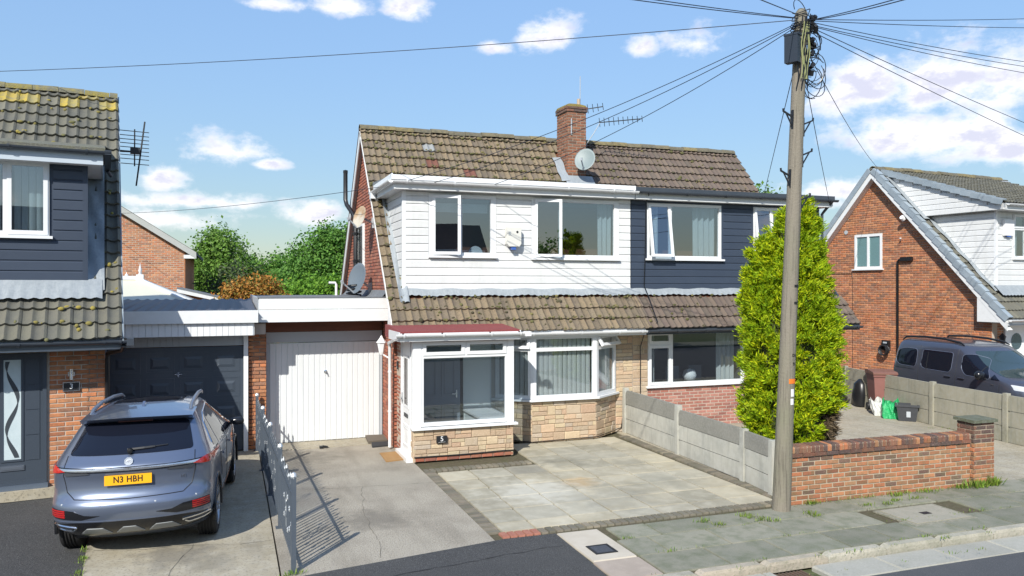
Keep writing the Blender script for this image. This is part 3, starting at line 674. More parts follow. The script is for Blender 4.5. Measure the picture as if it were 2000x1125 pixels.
blot(SLAB_P, (5.55, 11.9), .42, (.47, .31, .14), .5); blot(SLAB_P, (5.9, 13.3), .55, (.19, .18, .14), .55); blot(SLAB_P, (7.0, 12.9), .5, (.2, .19, .15), .5); blot(SLAB_P, (4.6, 11.6), .9, (.60, .58, .50), .55); blot(SLAB_P, (5.6, 10.8), .8, (.24, .235, .20), .45); blot(SLAB_P, (6.9, 11.4), .7, (.27, .26, .21), .5); blot(SLAB_P, (5.0, 13.0), .5, (.2, .19, .16), .5)
blot(CONC, (-.6, 10.4), .6, (.13, .12, .10), .6); blot(CONC, (12.5, 12.6), .8, (.47, .44, .37), .5); blot(CONC, (-.2, 9.9), .4, (.17, .155, .12), .5); blot(CONC_D, (1.9, 11.0), .6, (.15, .135, .11), .6); blot(CONC_D, (1.4, 15.4), .8, (.13, .115, .09), .5); blot(CONC_D, (2.6, 13.0), .9, (.34, .31, .25), .5)
pme = unit_box(SLAB_P, 'paving_slab', .006); eme = unit_box(EDGEB, 'edging_brick', .03); erd = unit_box(EDGER, 'edging_brick', .03)
cols = [3.43, 4.02, 4.68, 5.34, 6.0, 6.66, 7.32, 7.9]; ry = [9.86, 10.22, 10.85, 11.48, 12.11, 12.74, 13.37, 14.0, 14.63, 15.25]
for i, (y0, y1) in enumerate(zip(ry, ry[1:])):
    sh = -.055 * (13.5 - (y0 + y1) / 2) * .55
    for a, b in zip(cols, cols[1:]):
        a2 = max(a + (sh if a > 3.5 else 0), 3.43); b2 = b + (sh if b < 7.8 else 0)
        if y1 > 13.9 and a2 < 5.15:
            a2 = 5.42
            if b2 - a2 < .2: continue
        slabat(pat, pme, a2, b2, y0, y1, t=.04, tilt=.004, j=.026)
def edging(x0, y0, x1, y1, n, off=0):
    for i in range(n):
        t = (i + .5) / n; a = math.atan2(y1 - y0, x1 - x0); L = math.hypot(x1 - x0, y1 - y0) / n
        me = erd if (off and i < 5) else eme
        piece(pat, 'edging_brick', me, Matrix.Translation((x0 + (x1 - x0) * t, y0 + (y1 - y0) * t, -.03 + rnd.uniform(-.004, .003))) @ Matrix.Rotation(a + rnd.uniform(-.015, .015), 4, 'Z') @ SXYZ(L - .020, .195, .064))
edging(3.36, 9.74, 8.0, 9.80, 42, 1); edging(3.32, 9.86, 3.32, 13.5, 33); edging(3.24, 13.6, 5.3, 13.62, 19); edging(8.03, 9.95, 8.14, 15.3, 48)

CRK = mat('dirt_in_crack', (.12, .108, .085), .97)
cracks(drv, [((.6, 13.1), (3.2, 12.7)), ((1.7, 9.4), (2.2, 12.8)), ((.9, 15.3), (3.1, 15.6))], CRK, 3); cracks(drv3, [((-1.6, 10.9), (.5, 10.6)), ((-.7, 9.3), (-.4, 10.7)), ((-1.8, 13.6), (.5, 13.9))], CRK, 4, z=.003)
cracks(fyd, [((8.5, 12.4), (15.3, 12.9)), ((12.0, 9.8), (12.4, 12.6)), ((10.6, 12.6), (11.2, 15.5))], CRK, 5, .006, .0015)
cracks(xov, [((.5, 8.6), (4.0, 9.0))], mat('tarmac_joint', (.02, .02, .021), .9), 6, .006, .009)
# ================================================================== numbers 5 and 7: the semi-detached pair
G = .30; PITCH = 48.3; XL, XP, XR = 3.0, 8.6, 13.95
RS = slope_frame(0, 15.08, 2.36, PITCH); RB = Matrix.Translation((0, 23.72, 2.36)) @ Matrix.Rotation(R(180), 4, 'Z') @ Matrix.Rotation(R(PITCH), 4, 'X')
SL = 6.46; FC = I4
GAB = Matrix.Translation((3.12, 15.7, 0)) @ Matrix.Rotation(R(-90), 4, 'Z')   # gable plane: x runs towards the street (-y), y into the house
h5 = thing('house', 'semi-detached house with white boarded dormer, bay window and porch', 'house', loc=(5.9, 15.7, 0))
h7 = thing('house', 'semi-detached house with slate grey boarded dormer half hidden by the conifer', 'house', loc=(11.2, 15.7, 0))
# --- roofs
def roof_deck(h, x0, x1, m):
    mb = MB()
    mb.prism([(15.10, 2.36), (19.38, 7.16), (23.70, 2.36), (23.70, 2.24), (19.38, 7.0), (15.10, 2.24)], 'x', x0, x1)
    return part(h, 'roof', mb, m)
r5 = roof_deck(h5, XL + .03, XP, BROWNB); r7 = roof_deck(h7, XP, XR - .03, BROWNB)
def in5(x, s):
    u = x - XL
    return not (u > .40 and .95 < s < 4.35) and not (8.17 < x < 8.72 and 4.3 < s < 6.0)
def sp5(x, s):
    if abs(x - 4.75) < .16 and abs(s - 5.9) < .15: return (TGRY, 'pale grey replacement tile')
    if abs(x - 4.75) < .16 and abs(s - 5.32) < .15: return (TRED, 'rusty red replacement tile')
    if abs(x - 5.45) < .16 and abs(s - 5.0) < .15: return (TRED, 'rusty red replacement tile')
tiles(r5, T5, RS, XL, XP, 0, SL, in5, FC, 300, G=G, special=sp5)
def in7(x, s): return not (.95 < s < 4.35) and not (8.17 < x < 8.74 and 4.3 < s < 6.0)
tiles(r7, T7, RS, XP, XR, 0, SL, in7, FC, 300, G=G)
tiles(r7, T7, RS, XR, 14.56, 0, .9, lambda a, b: True, FC, 30, G=G)
back = MB().slab([RB @ Vector((-14.0, -.02, .03)), RB @ Vector((-XL, -.02, .03)), RB @ Vector((-XL, SL, .03)), RB @ Vector((-14.0, SL, .03))], .05)
part(r5, 'rear_slope', back, T7)
ridge_tiles(r5, MOSS_R, XL, XP, 19.38, 7.20, FC); ridge_tiles(r7, MOSS_R, XP, XR, 19.38, 7.20, FC)
# barge boards, verge cement and soffit of the left gable
def verge(h, x, sgn, m=FASCIA):
    for a, b, nm in (((15.12, 2.30), (19.38, 7.12), 'barge_board'), ((23.66, 2.30), (19.38, 7.12), 'barge_board')):
        d = Vector((0, b[0] - a[0], b[1] - a[1])).normalized(); n = Vector((0, -d.z, d.y)) * (1 if d.y > 0 else -1)
        if n.z < 0: n = -n
        w = .05 if a[0] < 19 else .20
        P = [Vector((x, a[0], a[1])) - n * .0, Vector((x, b[0], b[1])), Vector((x, b[0], b[1])) - n * w, Vector((x, a[0], a[1])) - n * w]
        part(h, nm, MB().add([tuple(p) for p in P] + [tuple(p + Vector((sgn * .022, 0, 0))) for p in P], [(0, 1, 2, 3), (7, 6, 5, 4), (0, 4, 5, 1), (1, 5, 6, 2), (2, 6, 7, 3), (3, 7, 4, 0)]), m)
verge(h5, XL + .0, 1); verge(h7, XR, -1)
part(h5, 'soffit', MB().slab([(3.022, 23.6, 2.22), (3.13, 23.6, 2.22), (3.13, 19.38, 6.96), (3.022, 19.38, 6.96)], .01), mat('beige_soffit', (.45, .40, .36), .7))
part(h5, 'corner_box', MB().prism([(15.12, 2.34), (15.72, 2.98), (15.72, 2.30), (15.12, 2.30)], 'x', 3.005, 3.11), FASCIA)
# --- walls of number 5
wall5 = part(h5, 'wall', MB().prism([(15.71, 0), (15.71, 2.86), (19.38, 6.95), (23.1, 2.86), (23.1, 0)], 'x', 3.14, 3.3), MORTAR)
wgz = (-4.72, -3.62, 3.72, 4.84)
def gtest(u, z):
    y = 15.7 - u
    return z < 2.40 + (min(y - 15.08, 23.70 - y)) * 1.121 - .2 and (z > 2.9 or y < 17.1)
bricks(wall5, 'brick', BR_RED, -7.4, 0, 0, 6.95, -.002, GAB, holes=[wgz], limit=300, test=gtest)
window(h5, GAB, *wgz, [(*wgz, 'f')], UPVC, OBSC, y=-.03)
# front: stone clad, brick return beside the porch
HB = [(5.30, 8.16, .0, 2.3), (3.6, 4.55, 0, 2.05)]
wf = part(h5, 'wall', wall_panel(3.13, XP, 0, 2.5, 15.71, 15.85, HB), MORTAR_D)
stones(wf, STONE, 8.17, XP, 0, 2.36, 15.70, FC, seed=4)
bricks(wf, 'brick', BR_RED, 3.13, 3.36, 0, 2.4, 15.70, FC, limit=60)
part(h5, 'soffit_board', MB().box(XL + .05, XP, 15.13, 15.8, 2.235, 2.25), FASCIA)
mb = MB(); gutter(mb, 5.25, XP - .02, 15.02, 2.32); gt = part(h5, 'gutter', mb, UPVC, smooth=50); part(h5, 'fascia_board', MB().box(5.25, XP, 15.085, 15.11, 2.22, 2.37), UPVC)
brackets(gt, UPVC, [5.9, 7.0, 7.9, 8.45], 15.02, 2.32, FC)
# bay window: stone base and three faces
BP = [(5.30, 15.70), (5.94, 15.17), (7.42, 15.17), (8.16, 15.70)]
bay = part(h5, 'bay', MB().prism([(x, y + .02) for x, y in BP] + [(8.16, 15.9), (5.3, 15.9)], 'z', 0, .88), MORTAR_D)
for (a, b), sd, sl in zip(zip(BP, BP[1:]), (3, 5, 7), (0, 1, 2)):
    L = math.hypot(b[0] - a[0], b[1] - a[1]); an = math.degrees(math.atan2(b[1] - a[1], b[0] - a[0])); fr = frame_at(a[0], a[1], an)
    stones(bay, STONE, 0, L, 0, .86, 0, fr, seed=sd)
    wx = window(h5, fr, 0.012, L - .012, .92, 2.25, [(.012, L - .012, .92, 1.955, 'f'), (.012, L - .012, 1.955, 2.25, ('top', 32) if sl == 2 else 'f' if sl == 1 else ('top', 14))], UPVC, GLS2, y=.0, fw=.075, sill=0)
    blinds(wx, fr, .09, L - .09, .98, 2.2, .10, BLIND, ang=(48, 8, -30)[sl])
part(h5, 'bay_sill', MB().prism([(5.22, 15.66), (5.90, 15.08), (7.46, 15.08), (8.24, 15.66), (8.24, 15.72), (5.22, 15.72)], 'z', .875, .915), UPVC)
part(h5, 'bay_posts', MB().tube([(5.94, 15.2, .92), (5.94, 15.2, 2.25)], .045, 8).tube([(7.42, 15.2, .92), (7.42, 15.2, 2.25)], .045, 8), UPVC)
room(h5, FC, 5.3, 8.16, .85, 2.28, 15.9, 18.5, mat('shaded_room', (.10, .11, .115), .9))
# --- porch
PX0, PX1, PY = 3.2, 5.19, 14.25
porch = part(h5, 'porch', MB().box(PX0 + .02, PX1 - .02, PY + .02, PY + .12, 0, .62).box(PX0 + .02, PX0 + .12, PY + .12, 14.42, 0, .62).box(PX1 - .12, PX1 - .02, PY + .12, 15.7, 0, .62).box(PX0 + .05, PX1 - .05, PY + .12, 15.69, 0, .06), MORTAR_D)
bricks(porch, 'brick', BR_RED, PX0, PX1, 0, .075, PY, FC); stones(porch, STONE, PX0, PX1, .075, .60, PY, FC, seed=21)
stones(porch, STONE, 0, 1.45, .0, .60, 0, Matrix.Translation((PX1, PY, 0)) @ Matrix.Rotation(R(90), 4, 'Z'), seed=22)
stones(porch, STONE, 0, .2, .0, .60, 0, Matrix.Translation((PX0, PY + .2, 0)) @ Matrix.Rotation(R(-90), 4, 'Z'), seed=23)
part(porch, 'sill', MB().box(PX0 - .03, PX1 + .07, PY - .07, PY + .14, .605, .645).box(PX1 - .1, PX1 + .05, PY + .14, 15.69, .605, .645).box(PX0 - .03, PX0 + .1, PY + .14, 14.44, .605, .645), UPVC)
pw = window(porch, FC, PX0, PX1, .66, 2.26, [(PX0 + .17, PX1 - .13, .66, 1.97, 'f'), (PX0 + .17, PX0 + 1.02, 1.97, 2.26, 'c'), (PX0 + 1.02, PX1 - .13, 1.97, 2.26, 'c')], UPVC, GLS2, y=PY + .03, fw=.07, sill=0)
part(porch, 'corner_post', MB().box(PX0 - .008, PX0 + .15, PY + .0, PY + .15, .646, 2.26), UPVC); part(porch, 'corner_post', MB().box(PX1 - .12, PX1 + .008, PY + .0, PY + .14, .646, 2.26), UPVC)
RT = Matrix.Translation((PX1, PY, 0)) @ Matrix.Rotation(R(90), 4, 'Z'); window(porch, RT, .14, 1.45, .66, 2.26, [(.14, 1.45, .66, 2.26, 'f')], UPVC, GLS2, y=.02, fw=.07, sill=0)
# left side: the white front door of the porch
LT = Matrix.Translation((PX0, 15.28, 0)) @ Matrix.Rotation(R(-90), 4, 'Z')      # x towards the street, y into the porch
dr = part(porch, 'door', MB().frame(0, .86, .0, 2.26, -.02, .05, .05).box(.05, .81, .0, .035, .09, 2.21), UPVC, frame=LT)
part(dr, 'panel', MB().frame(.14, .72, .16, .62, -.012, .004, .05).frame(.2, .66, .22, .56, -.02, -.004, .02), UPVC, frame=LT); part(dr, 'panel', MB().frame(.2, .66, .95, 1.95, -.012, .004, .05), UPVC, frame=LT)
part(dr, 'pane', MB().box(.25, .61, -.004, -.001, 1.0, 1.9), glass('leaded_glass', (.25, .3, .33), .12, .1), frame=LT); part(dr, 'letter_plate', MB().box(.28, .58, -.014, -.001, .76, .83), BLACKM, frame=LT)
part(dr, 'handle', MB().box(.075, .105, -.02, -.004, .98, 1.2).bar((.09, -.05, 1.09), (.21, -.05, 1.09), .018, .018).bar((.09, -.05, 1.09), (.09, -.01, 1.09), .018, .018), CHROME, frame=LT)
part(porch, 'side_pane', MB().box(.862, .884, .0, .01, .65, 2.22), GLS2, frame=LT)
part(porch, 'door_step', MB().box(-.03, 1.0, -.12, .06, .0, .075), UPVC, frame=LT)
part(h5, 'brick_return', MB().box(3.19, 3.3, 15.29, 15.70, 0, 2.3), MORTAR)
bricks(h5, 'brick', BR_RED, -.0, .41, 0, 2.3, 0, Matrix.Translation((3.185, 15.70, 0)) @ Matrix.Rotation(R(-90), 4, 'Z'), limit=80)
part(porch, 'ceiling', MB().box(PX0 + .02, PX1 - .02, PY + .05, 15.69, 2.262, 2.275), UPVC)
part(porch, 'inner_wall', MB().box(3.20, 3.56, 15.62, 15.69, .06, 2.26).box(4.56, 5.18, 15.62, 15.69, .06, 2.26).box(3.56, 4.56, 15.62, 15.69, 2.03, 2.26), ROOML)
part(porch, 'inner_sill', MB().box(4.55, 5.08, 14.40, 15.6, .70, .74), UPVC); part(porch, 'sill_box', MB().box(4.6, 5.06, 14.42, 15.6, .06, .69), ROOML)
idr = part(porch, 'inner_door', MB().box(3.58, 4.5, 15.60, 15.64, .07, 2.03), mat('blue_grey_door', (.21, .245, .29), .45))
for x0 in (3.70, 4.10):
    for z0, z1 in ((.2, .82), (1.02, 1.8)): part(idr, 'door_panel', MB().frame(x0, x0 + .29, z0, z1, 15.584, 15.602, .03).box(x0 + .06, x0 + .23, 15.588, 15.602, z0 + .06, z1 - .06), mat('blue_grey_door', (0, 0, 0)))
part(idr, 'handle', MB().box(4.40, 4.43, 15.575, 15.60, .98, 1.14).bar((4.41, 15.565, 1.06), (4.31, 15.565, 1.06), .018, .018), CHROME)
part(porch, 'door_frame', MB().box(3.55, 3.58, 15.59, 15.64, .06, 2.06).box(4.505, 4.56, 15.59, 15.64, .06, 2.06), BLACKM)
prf = part(porch, 'porch_roof', MB().prism([(14.12, 2.40), (14.12, 2.455), (15.2, 2.52), (15.6, 2.52), (15.6, 2.28), (14.16, 2.28)], 'x', 2.93, 5.27), REDFELT)
part(porch, 'fascia_board', MB().box(2.92, 5.28, 14.095, 14.118, 2.27, 2.42).box(2.905, 2.928, 14.12, 15.1, 2.27, 2.44).box(5.272, 5.295, 14.12, 15.1, 2.27, 2.44), UPVC)
mb = MB(); gutter(mb, 2.84, 5.36, 14.04, 2.40, .052); pg = part(porch, 'gutter', mb, UPVC, smooth=50); brackets(pg, UPVC, [2.98, 3.72, 4.66, 5.25], 14.04, 2.40, FC, .052)
part(porch, 'gutter_outlet', MB().box(5.34, 5.46, 13.98, 14.10, 2.33, 2.42), UPVC)
part(porch, 'downpipe', MB().tube([(2.9, 14.1, 2.34), (2.93, 14.5, 2.3), (3.0, 15.55, 2.15), (3.03, 15.62, 2.05), (3.03, 15.62, .04)], .034, 8).tube([(3.03, 15.62, 1.55), (3.03, 15.62, 1.58)], .042, 8).tube([(3.03, 15.62, .75), (3.03, 15.62, .78)], .042, 8), UPVC, smooth=50)
# --- white dormer of number 5
DZ0, DZ1, DY = 3.17, 5.26, 15.80
CH = Matrix.Translation((3.34, DY, 0)) @ Matrix.Rotation(R(-90), 4, 'Z')
W5 = [(3.93, 5.30, 3.93, 5.21), (6.22, 8.24, 3.91, 5.21)]
dm5 = part(h5, 'dormer', wall_panel(3.36, XP - .012, DZ0 - .1, DZ1 + .1, DY + .012, DY + .06, W5).merge(MB().prism([(DY + .06, DZ0), (DY + .06, 5.4), (18.1, 5.6), (17.9, 5.5)], 'x', 3.352, 3.40)), UPVC_PL)
planks(dm5, UPVC_PL, 3.395, XP - .012, DZ0 + .015, DZ1, DY, FC, holes=[(a - .06, b + .06, c - .06, d + .02) for a, b, c, d in W5])
def chk(z, a, b):
    y = 15.08 + (z - 2.36) / 1.121; return (-(y - DY) + .02, -.05)
planks(dm5, UPVC_PL, -2.4, 0, DZ0 + .015, DZ1 + .1, 0, CH, vert_test=chk)
part(dm5, 'corner_trim', MB().box(3.318, 3.395, DY - .016, DY + .06, DZ0, DZ1), UPVC)
wa = W5[0]; w = window(dm5, FC, *wa, [(wa[0], 4.56, wa[2], wa[3], ('side', 13)), (4.56, wa[1], wa[2], wa[3], 'f')], UPVC, GLS, y=DY + .0, fw=.07)
wb = W5[1]; w2 = window(dm5, FC, *wb, [(wb[0], 6.86, wb[2], wb[3], ('side', 15)), (6.86, wb[1], wb[2], wb[3], 'f')], UPVC, GLS, y=DY + .0, fw=.07)
for a, b, c, d in W5: part(dm5, 'window_trim', MB().frame(a - .055, b + .055, c - .058, d + .01, DY - .013, DY - .001, .054), UPVC)
curtain(w2, FC, 7.86, 8.2, wb[2], wb[3], DY + .2, CURT, 3); part(w, 'roller_blind', MB().box(4.02, 5.22, DY + .18, DY + .185, 4.86, 5.05), CURT)
part(w, 'mirror', MB().lathe([(.0, 0), (.16, .0), (.16, .02), (0, .02)], Matrix.Translation((5.0, DY + .35, 4.0)) @ Matrix.Rotation(R(90), 4, 'X'), 16), WHITEP)
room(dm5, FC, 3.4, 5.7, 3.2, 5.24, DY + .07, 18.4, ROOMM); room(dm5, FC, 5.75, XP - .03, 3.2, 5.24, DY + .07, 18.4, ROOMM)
part(dm5, 'fascia_board', MB().box(3.10, XP - .015, 15.56, 15.585, 5.26, 5.46).box(3.10, 3.125, 15.585, 17.7, 5.26, 5.46), FASCIA)
part(dm5, 'soffit_board', MB().box(3.125, XP - .015, 15.585, DY - .017, 5.262, 5.275).box(3.125, 3.335, DY - .017, 17.7, 5.262, 5.275), FASCIA)
part(dm5, 'flat_roof', MB().prism([(15.55, 5.47), (15.55, 5.535), (18.05, 5.68), (18.05, 5.48)], 'x', 3.08, XP - .01), FELT)
part(dm5, 'roof_edge', MB().box(3.07, XP - .01, 15.53, 15.549, 5.45, 5.545).box(3.055, 3.079, 15.55, 17.7, 5.45, 5.57), UPVC)
mb = MB(); gutter(mb, 3.06, XP + .03, 15.49, 5.42); g5 = part(dm5, 'gutter', mb, UPVC, smooth=50); brackets(g5, UPVC, [3.35, 4.35, 5.6, 6.9, 8.0, 8.5], 15.49, 5.42, FC)
mb = MB(); gutter(mb, -2.05, .33, 0, 5.42); part(dm5, 'gutter', mb, UPVC, smooth=50, frame=Matrix.Translation((3.02, DY, 0)) @ Matrix.Rotation(R(-90), 4, 'Z'))
part(dm5, 'gutter_outlet', MB().box(2.97, 3.07, 17.5, 17.7, 5.26, 5.42).tube([(3.05, 17.55, 5.3), (3.2, 17.62, 5.15)], .03, 8), UPVC)
# lead apron and side flashing
def lead(h, x0, x1, sag=.03):
    return part(h, 'lead_flashing', MB().grid(lambda a, b: (x0 + (x1 - x0) * a, 15.80 - .15 * b, 3.215 - .155 * b + .035 + .012 * math.sin((x0 + (x1 - x0) * a) * 2 * math.pi / .15) * b + .012 * math.sin(a * 40)), 110, 4), LEAD, smooth=True)
lead(dm5, 3.3, XP)
part(dm5, 'lead_flashing', MB().grid(lambda a, b: tuple(RS @ Vector((3.42 - .2 * a, .75 + 3.5 * b, .075 + .025 * math.sin(a * 7 + b * 9)))), 6, 24), LEAD, smooth=True)
# --- number 7 ground floor
W7 = (9.0, 11.62, 1.0, 2.24)
w7 = part(h7, 'wall', wall_panel(XP, XR - .05, 0, 2.5, 15.71, 15.85, [W7]), MORTAR)
stones(w7, STONE, XP, 8.985, 0, 2.36, 15.70, FC, seed=9)
bricks(w7, 'brick', BR_PINK, 8.985, XR - .05, 0, 2.3, 15.70, FC, holes=[(W7[0] - .02, W7[1] + .02, W7[2] - .05, W7[3] + .1)], limit=300)
g7 = part(h7, 'wall', MB().prism([(15.71, 0), (15.71, 2.86), (19.38, 6.95), (23.1, 2.86), (23.1, 0)], 'x', XR - .2, XR - .06), BR_PINK)
ww = window(h7, FC, *W7, [(9.0, 9.62, 1.0, 1.94, 'c'), (9.0, 9.62, 1.94, 2.24, 'c'), (9.62, 11.62, 1.0, 2.24, 'f')], UPVC, GLS2, y=15.72, fw=.065)
room(h7, FC, 8.95, 11.7, .9, 2.3, 15.86, 19, mat('shaded_room', (0, 0, 0)))
curtain(ww, FC, 11.0, 11.5, 1.0, 2.24, 15.95, CURT, 4); curtain(ww, FC, 9.06, 9.3, 1.0, 2.2, 15.95, CURT, 2)
part(ww, 'chair_back', MB().box(9.9, 10.25, 16.4, 16.45, .9, 1.35).box(10.6, 10.95, 16.5, 16.55, .9, 1.34), mat('grey_chair', (.16, .18, .2), .8)); part(ww, 'flower_bowl', MB().lathe([(0, 0), (.12, .02), (.17, .14), (.13, .26), (.0, .3)], Matrix.Translation((10.42, 16.2, 1.0)), 12), WHITEP, smooth=True)
part(ww, 'dining_table', MB().box(9.8, 11.0, 16.1, 17.0, .93, .97), mat('dark_table', (.05, .035, .03), .4))
mb = MB(); gutter(mb, XP + .03, 14.56, 15.02, 2.32); gt = part(h7, 'gutter', mb, GREYGUT, smooth=50); part(h7, 'fascia_board', MB().box(XP + .01, 14.56, 15.085, 15.11, 2.22, 2.37), GREYGUT); brackets(gt, GREYGUT, [8.9, 9.35, 10.1, 10.9, 13.6, 14.4], 15.02, 2.32, FC)
part(h7, 'soffit_board', MB().box(XP + .01, 14.5, 15.13, 15.8, 2.235, 2.25), FASCIA)
# side porch at the right end
sp = part(h7, 'side_porch', MB().box(14.06, 14.36, 15.66, 15.9, 0, 2.23).box(13.9, 14.5, 17.5, 22, 0, 2.6), MORTAR)
bricks(sp, 'brick', BR_PINK, 14.05, 14.37, 0, 2.23, 15.64, FC, limit=60)
bricks(sp, 'brick', BR_PINK, 0, .27, 0, 2.23, 0, Matrix.Translation((14.37, 15.64, 0)) @ Matrix.Rotation(R(90), 4, 'Z'), limit=60)
part(h7, 'corner_box', MB().prism([(15.1, 2.34), (15.9, 3.2), (15.9, 2.3), (15.1, 2.3)], 'x', 14.5, 14.545), GREYGUT)
part(sp, 'fascia_board', MB().box(14.2, 14.9, 17.4, 17.45, 2.66, 3.0).box(14.2, 14.95, 17.38, 19, 3.0, 3.06), FASCIA)
part(sp, 'lamp', MB().box(14.38, 14.46, 15.6, 15.7, 1.9, 2.1), mat('orange_lamp', (.5, .12, .03), .4))
# --- grey dormer of number 7
W7D = [(9.02, 11.03, 3.93, 5.21), (11.95, 13.3, 3.93, 5.21)]
dm7 = part(h7, 'dormer', wall_panel(XP + .012, XR - .01, DZ0 - .1, DZ1 + .1, DY + .012, DY + .06, W7D).merge(MB().prism([(DY + .06, DZ0), (DY + .06, 5.4), (18.1, 5.6), (17.9, 5.5)], 'x', XR - .06, XR - .012)), DARK_PL)
planks(dm7, DARK_PL, XP + .012, XR - .01, DZ0 + .015, DZ1, DY, FC, holes=[(a - .06, b + .06, c - .06, d + .02) for a, b, c, d in W7D])
part(dm7, 'window_trim', MB().merge(MB().frame(W7D[0][0] - .058, W7D[0][1] + .058, W7D[0][2] - .058, 5.25, DY - .016, DY - .001, .056)).merge(MB().frame(W7D[1][0] - .058, W7D[1][1] + .058, W7D[1][2] - .058, 5.25, DY - .016, DY - .001, .056)), DARK_PL)
c = W7D[0]; q = window(dm7, FC, *c, [(c[0], 9.64, c[2], c[3], ('top', 9)), (9.64, c[1], c[2], c[3], 'f')], UPVC, GLS, y=DY, fw=.065)
curtain(q, FC, 10.35, 10.95, c[2], c[3], DY + .16, CURT, 4); curtain(q, FC, 9.08, 9.4, c[2], c[3], DY + .16, CURT, 2)
c = W7D[1]; q = window(dm7, FC, *c, [(c[0], 12.5, c[2], c[3], ('top', 8)), (12.5, c[1], c[2], c[3], 'f')], UPVC, GLS, y=DY, fw=.065)
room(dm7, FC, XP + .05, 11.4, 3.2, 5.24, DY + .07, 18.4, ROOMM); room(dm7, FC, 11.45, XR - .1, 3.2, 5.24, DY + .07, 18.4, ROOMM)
part(dm7, 'fascia_board', MB().box(XP, 14.16, 15.56, 15.585, 5.26, 5.40), FASCIA); part(dm7, 'roof_edge', MB().box(XP, 14.2, 15.53, 15.555, 5.40, 5.53), GREYGUT)
part(dm7, 'soffit_board', MB().box(XP, 14.16, 15.585, DY - .017, 5.262, 5.275).box(XR + .012, 14.16, DY - .017, 17.7, 5.262, 5.275), FASCIA)
part(dm7, 'flat_roof', MB().prism([(15.556, 5.45), (15.556, 5.53), (18.05, 5.66), (18.05, 5.46)], 'x', XP, 14.2), FELT)
mb = MB(); gutter(mb, XP + .04, 14.24, 15.48, 5.43); q = part(dm7, 'gutter', mb, GREYGUT, smooth=50); brackets(q, GREYGUT, [8.9, 9.9, 10.95, 11.95, 13.0, 14.0], 15.48, 5.43, FC)
part(dm7, 'downpipe', MB().tube([(14.1, 15.5, 5.4), (14.05, 15.7, 5.2), (14.02, 15.78, 5.1), (14.02, 15.78, 3.3)], .035, 8), GREYGUT)
lead(dm7, XP + .005, XR)
part(h7, 'cable', MB().tube([(8.93, 15.46, 5.45), (8.94, 15.70, 5.2), (8.95, 15.74, 4.2), (8.93, 15.76, 3.3), (8.9, 15.5, 3.05), (8.86, 15.04, 2.5), (8.84, 15.6, 2.2), (8.78, 15.67, 1.9), (8.78, 15.67, .1)], .011, 5), BLACKP)
# --- chimney
CX0, CX1, CY0, CY1 = 8.17, 8.72, 18.40, 19.08
chm = part(r5, 'chimney', MB().box(CX0 + .012, CX1 - .012, CY0 + .012, CY1 - .012, 5.6, 7.93), MORTAR_D)

MOSSG = mat('roof_moss', (.10, .10, .035), .97, pal=[(.11, .105, .04), (.085, .085, .03), (.15, .13, .05), (.07, .062, .035)], var=.2)
moss_clumps(r5, RS, XL + .03, XP - .03, .05, SL - .05, 1500, MOSSG, in5, 3); moss_clumps(r7, RS, XP + .03, XR - .03, .05, SL - .05, 420, MOSSG, in7, 4)
BR_CHIM = brickmat('sooty_brick', [(.27, .10, .05), (.22, .085, .048), (.31, .12, .06), (.18, .075, .045), (.25, .105, .06), (.33, .13, .07)], (.09, .065, .045), .6)
CHM = thing('chimney_stack', 'red brick chimney with mossy top on the roof ridge', 'chimney', loc=(8.445, 18.74, 6.0))
bpy.data.objects.remove(chm)
part(CHM, 'core', MB().box(CX0 + .012, CX1 - .012, CY0 + .012, CY1 - .012, 5.6, 7.93), MORTAR_D)
for fr, L in ((Matrix.Translation((CX0, CY0, 0)), CX1 - CX0), (Matrix.Translation((CX0, CY1, 0)) @ Matrix.Rotation(R(-90), 4, 'Z'), CY1 - CY0), (Matrix.Translation((CX1, CY0, 0)) @ Matrix.Rotation(R(90), 4, 'Z'), CY1 - CY0)):
    bricks(CHM, 'brick', BR_CHIM, 0, L, 5.7, 7.80, 0, fr, limit=120, off=.06)
    bricks(CHM, 'brick', BR_DARK, -.03, L + .03, 7.80, 7.95, -.03, fr, limit=20)
part(CHM, 'moss_cap', MB().lathe([(.44, 7.94), (.40, 8.0), (.25, 8.05), (.12, 8.08), (0, 8.09)], Matrix.Translation((8.445, 18.74, 0)) @ Matrix.Rotation(R(45), 4, 'Z') @ SXYZ(.86, 1, 1), 4), mat('yellow_moss', (.20, .15, .03), .97, n=(12, .6, (.09, .075, .03)), n2=(30, .5, (.32, .25, .08)), bump=(30, 1, .03)))
part(CHM, 'flue_pot', MB().lathe([(.05, 7.95), (.045, 8.20), (.036, 8.20), (.036, 8.0)], Matrix.Translation((8.60, 18.62, 0)), 12), mat('clay_pot', (.42, .34, .26), .8), smooth=50)
part(CHM, 'lead_apron', MB().grid(lambda a, b: tuple(RS @ Vector((8.05 + .8 * a, 4.62 + .36 * b, .09 + .02 * math.sin(a * 9) * (1 - b)))), 10, 3).grid(lambda a, b: tuple(RS @ Vector((7.93 + .22 * a, 4.75 + .95 * b, .085 + .03 * a + .02 * math.sin(b * 11)))), 3, 10), LEAD, smooth=True)
part(CHM, 'cable_bracket', MB().bar((8.28, 18.37, 7.2), (8.28, 18.37, 7.62), .025, .012), GREYP)
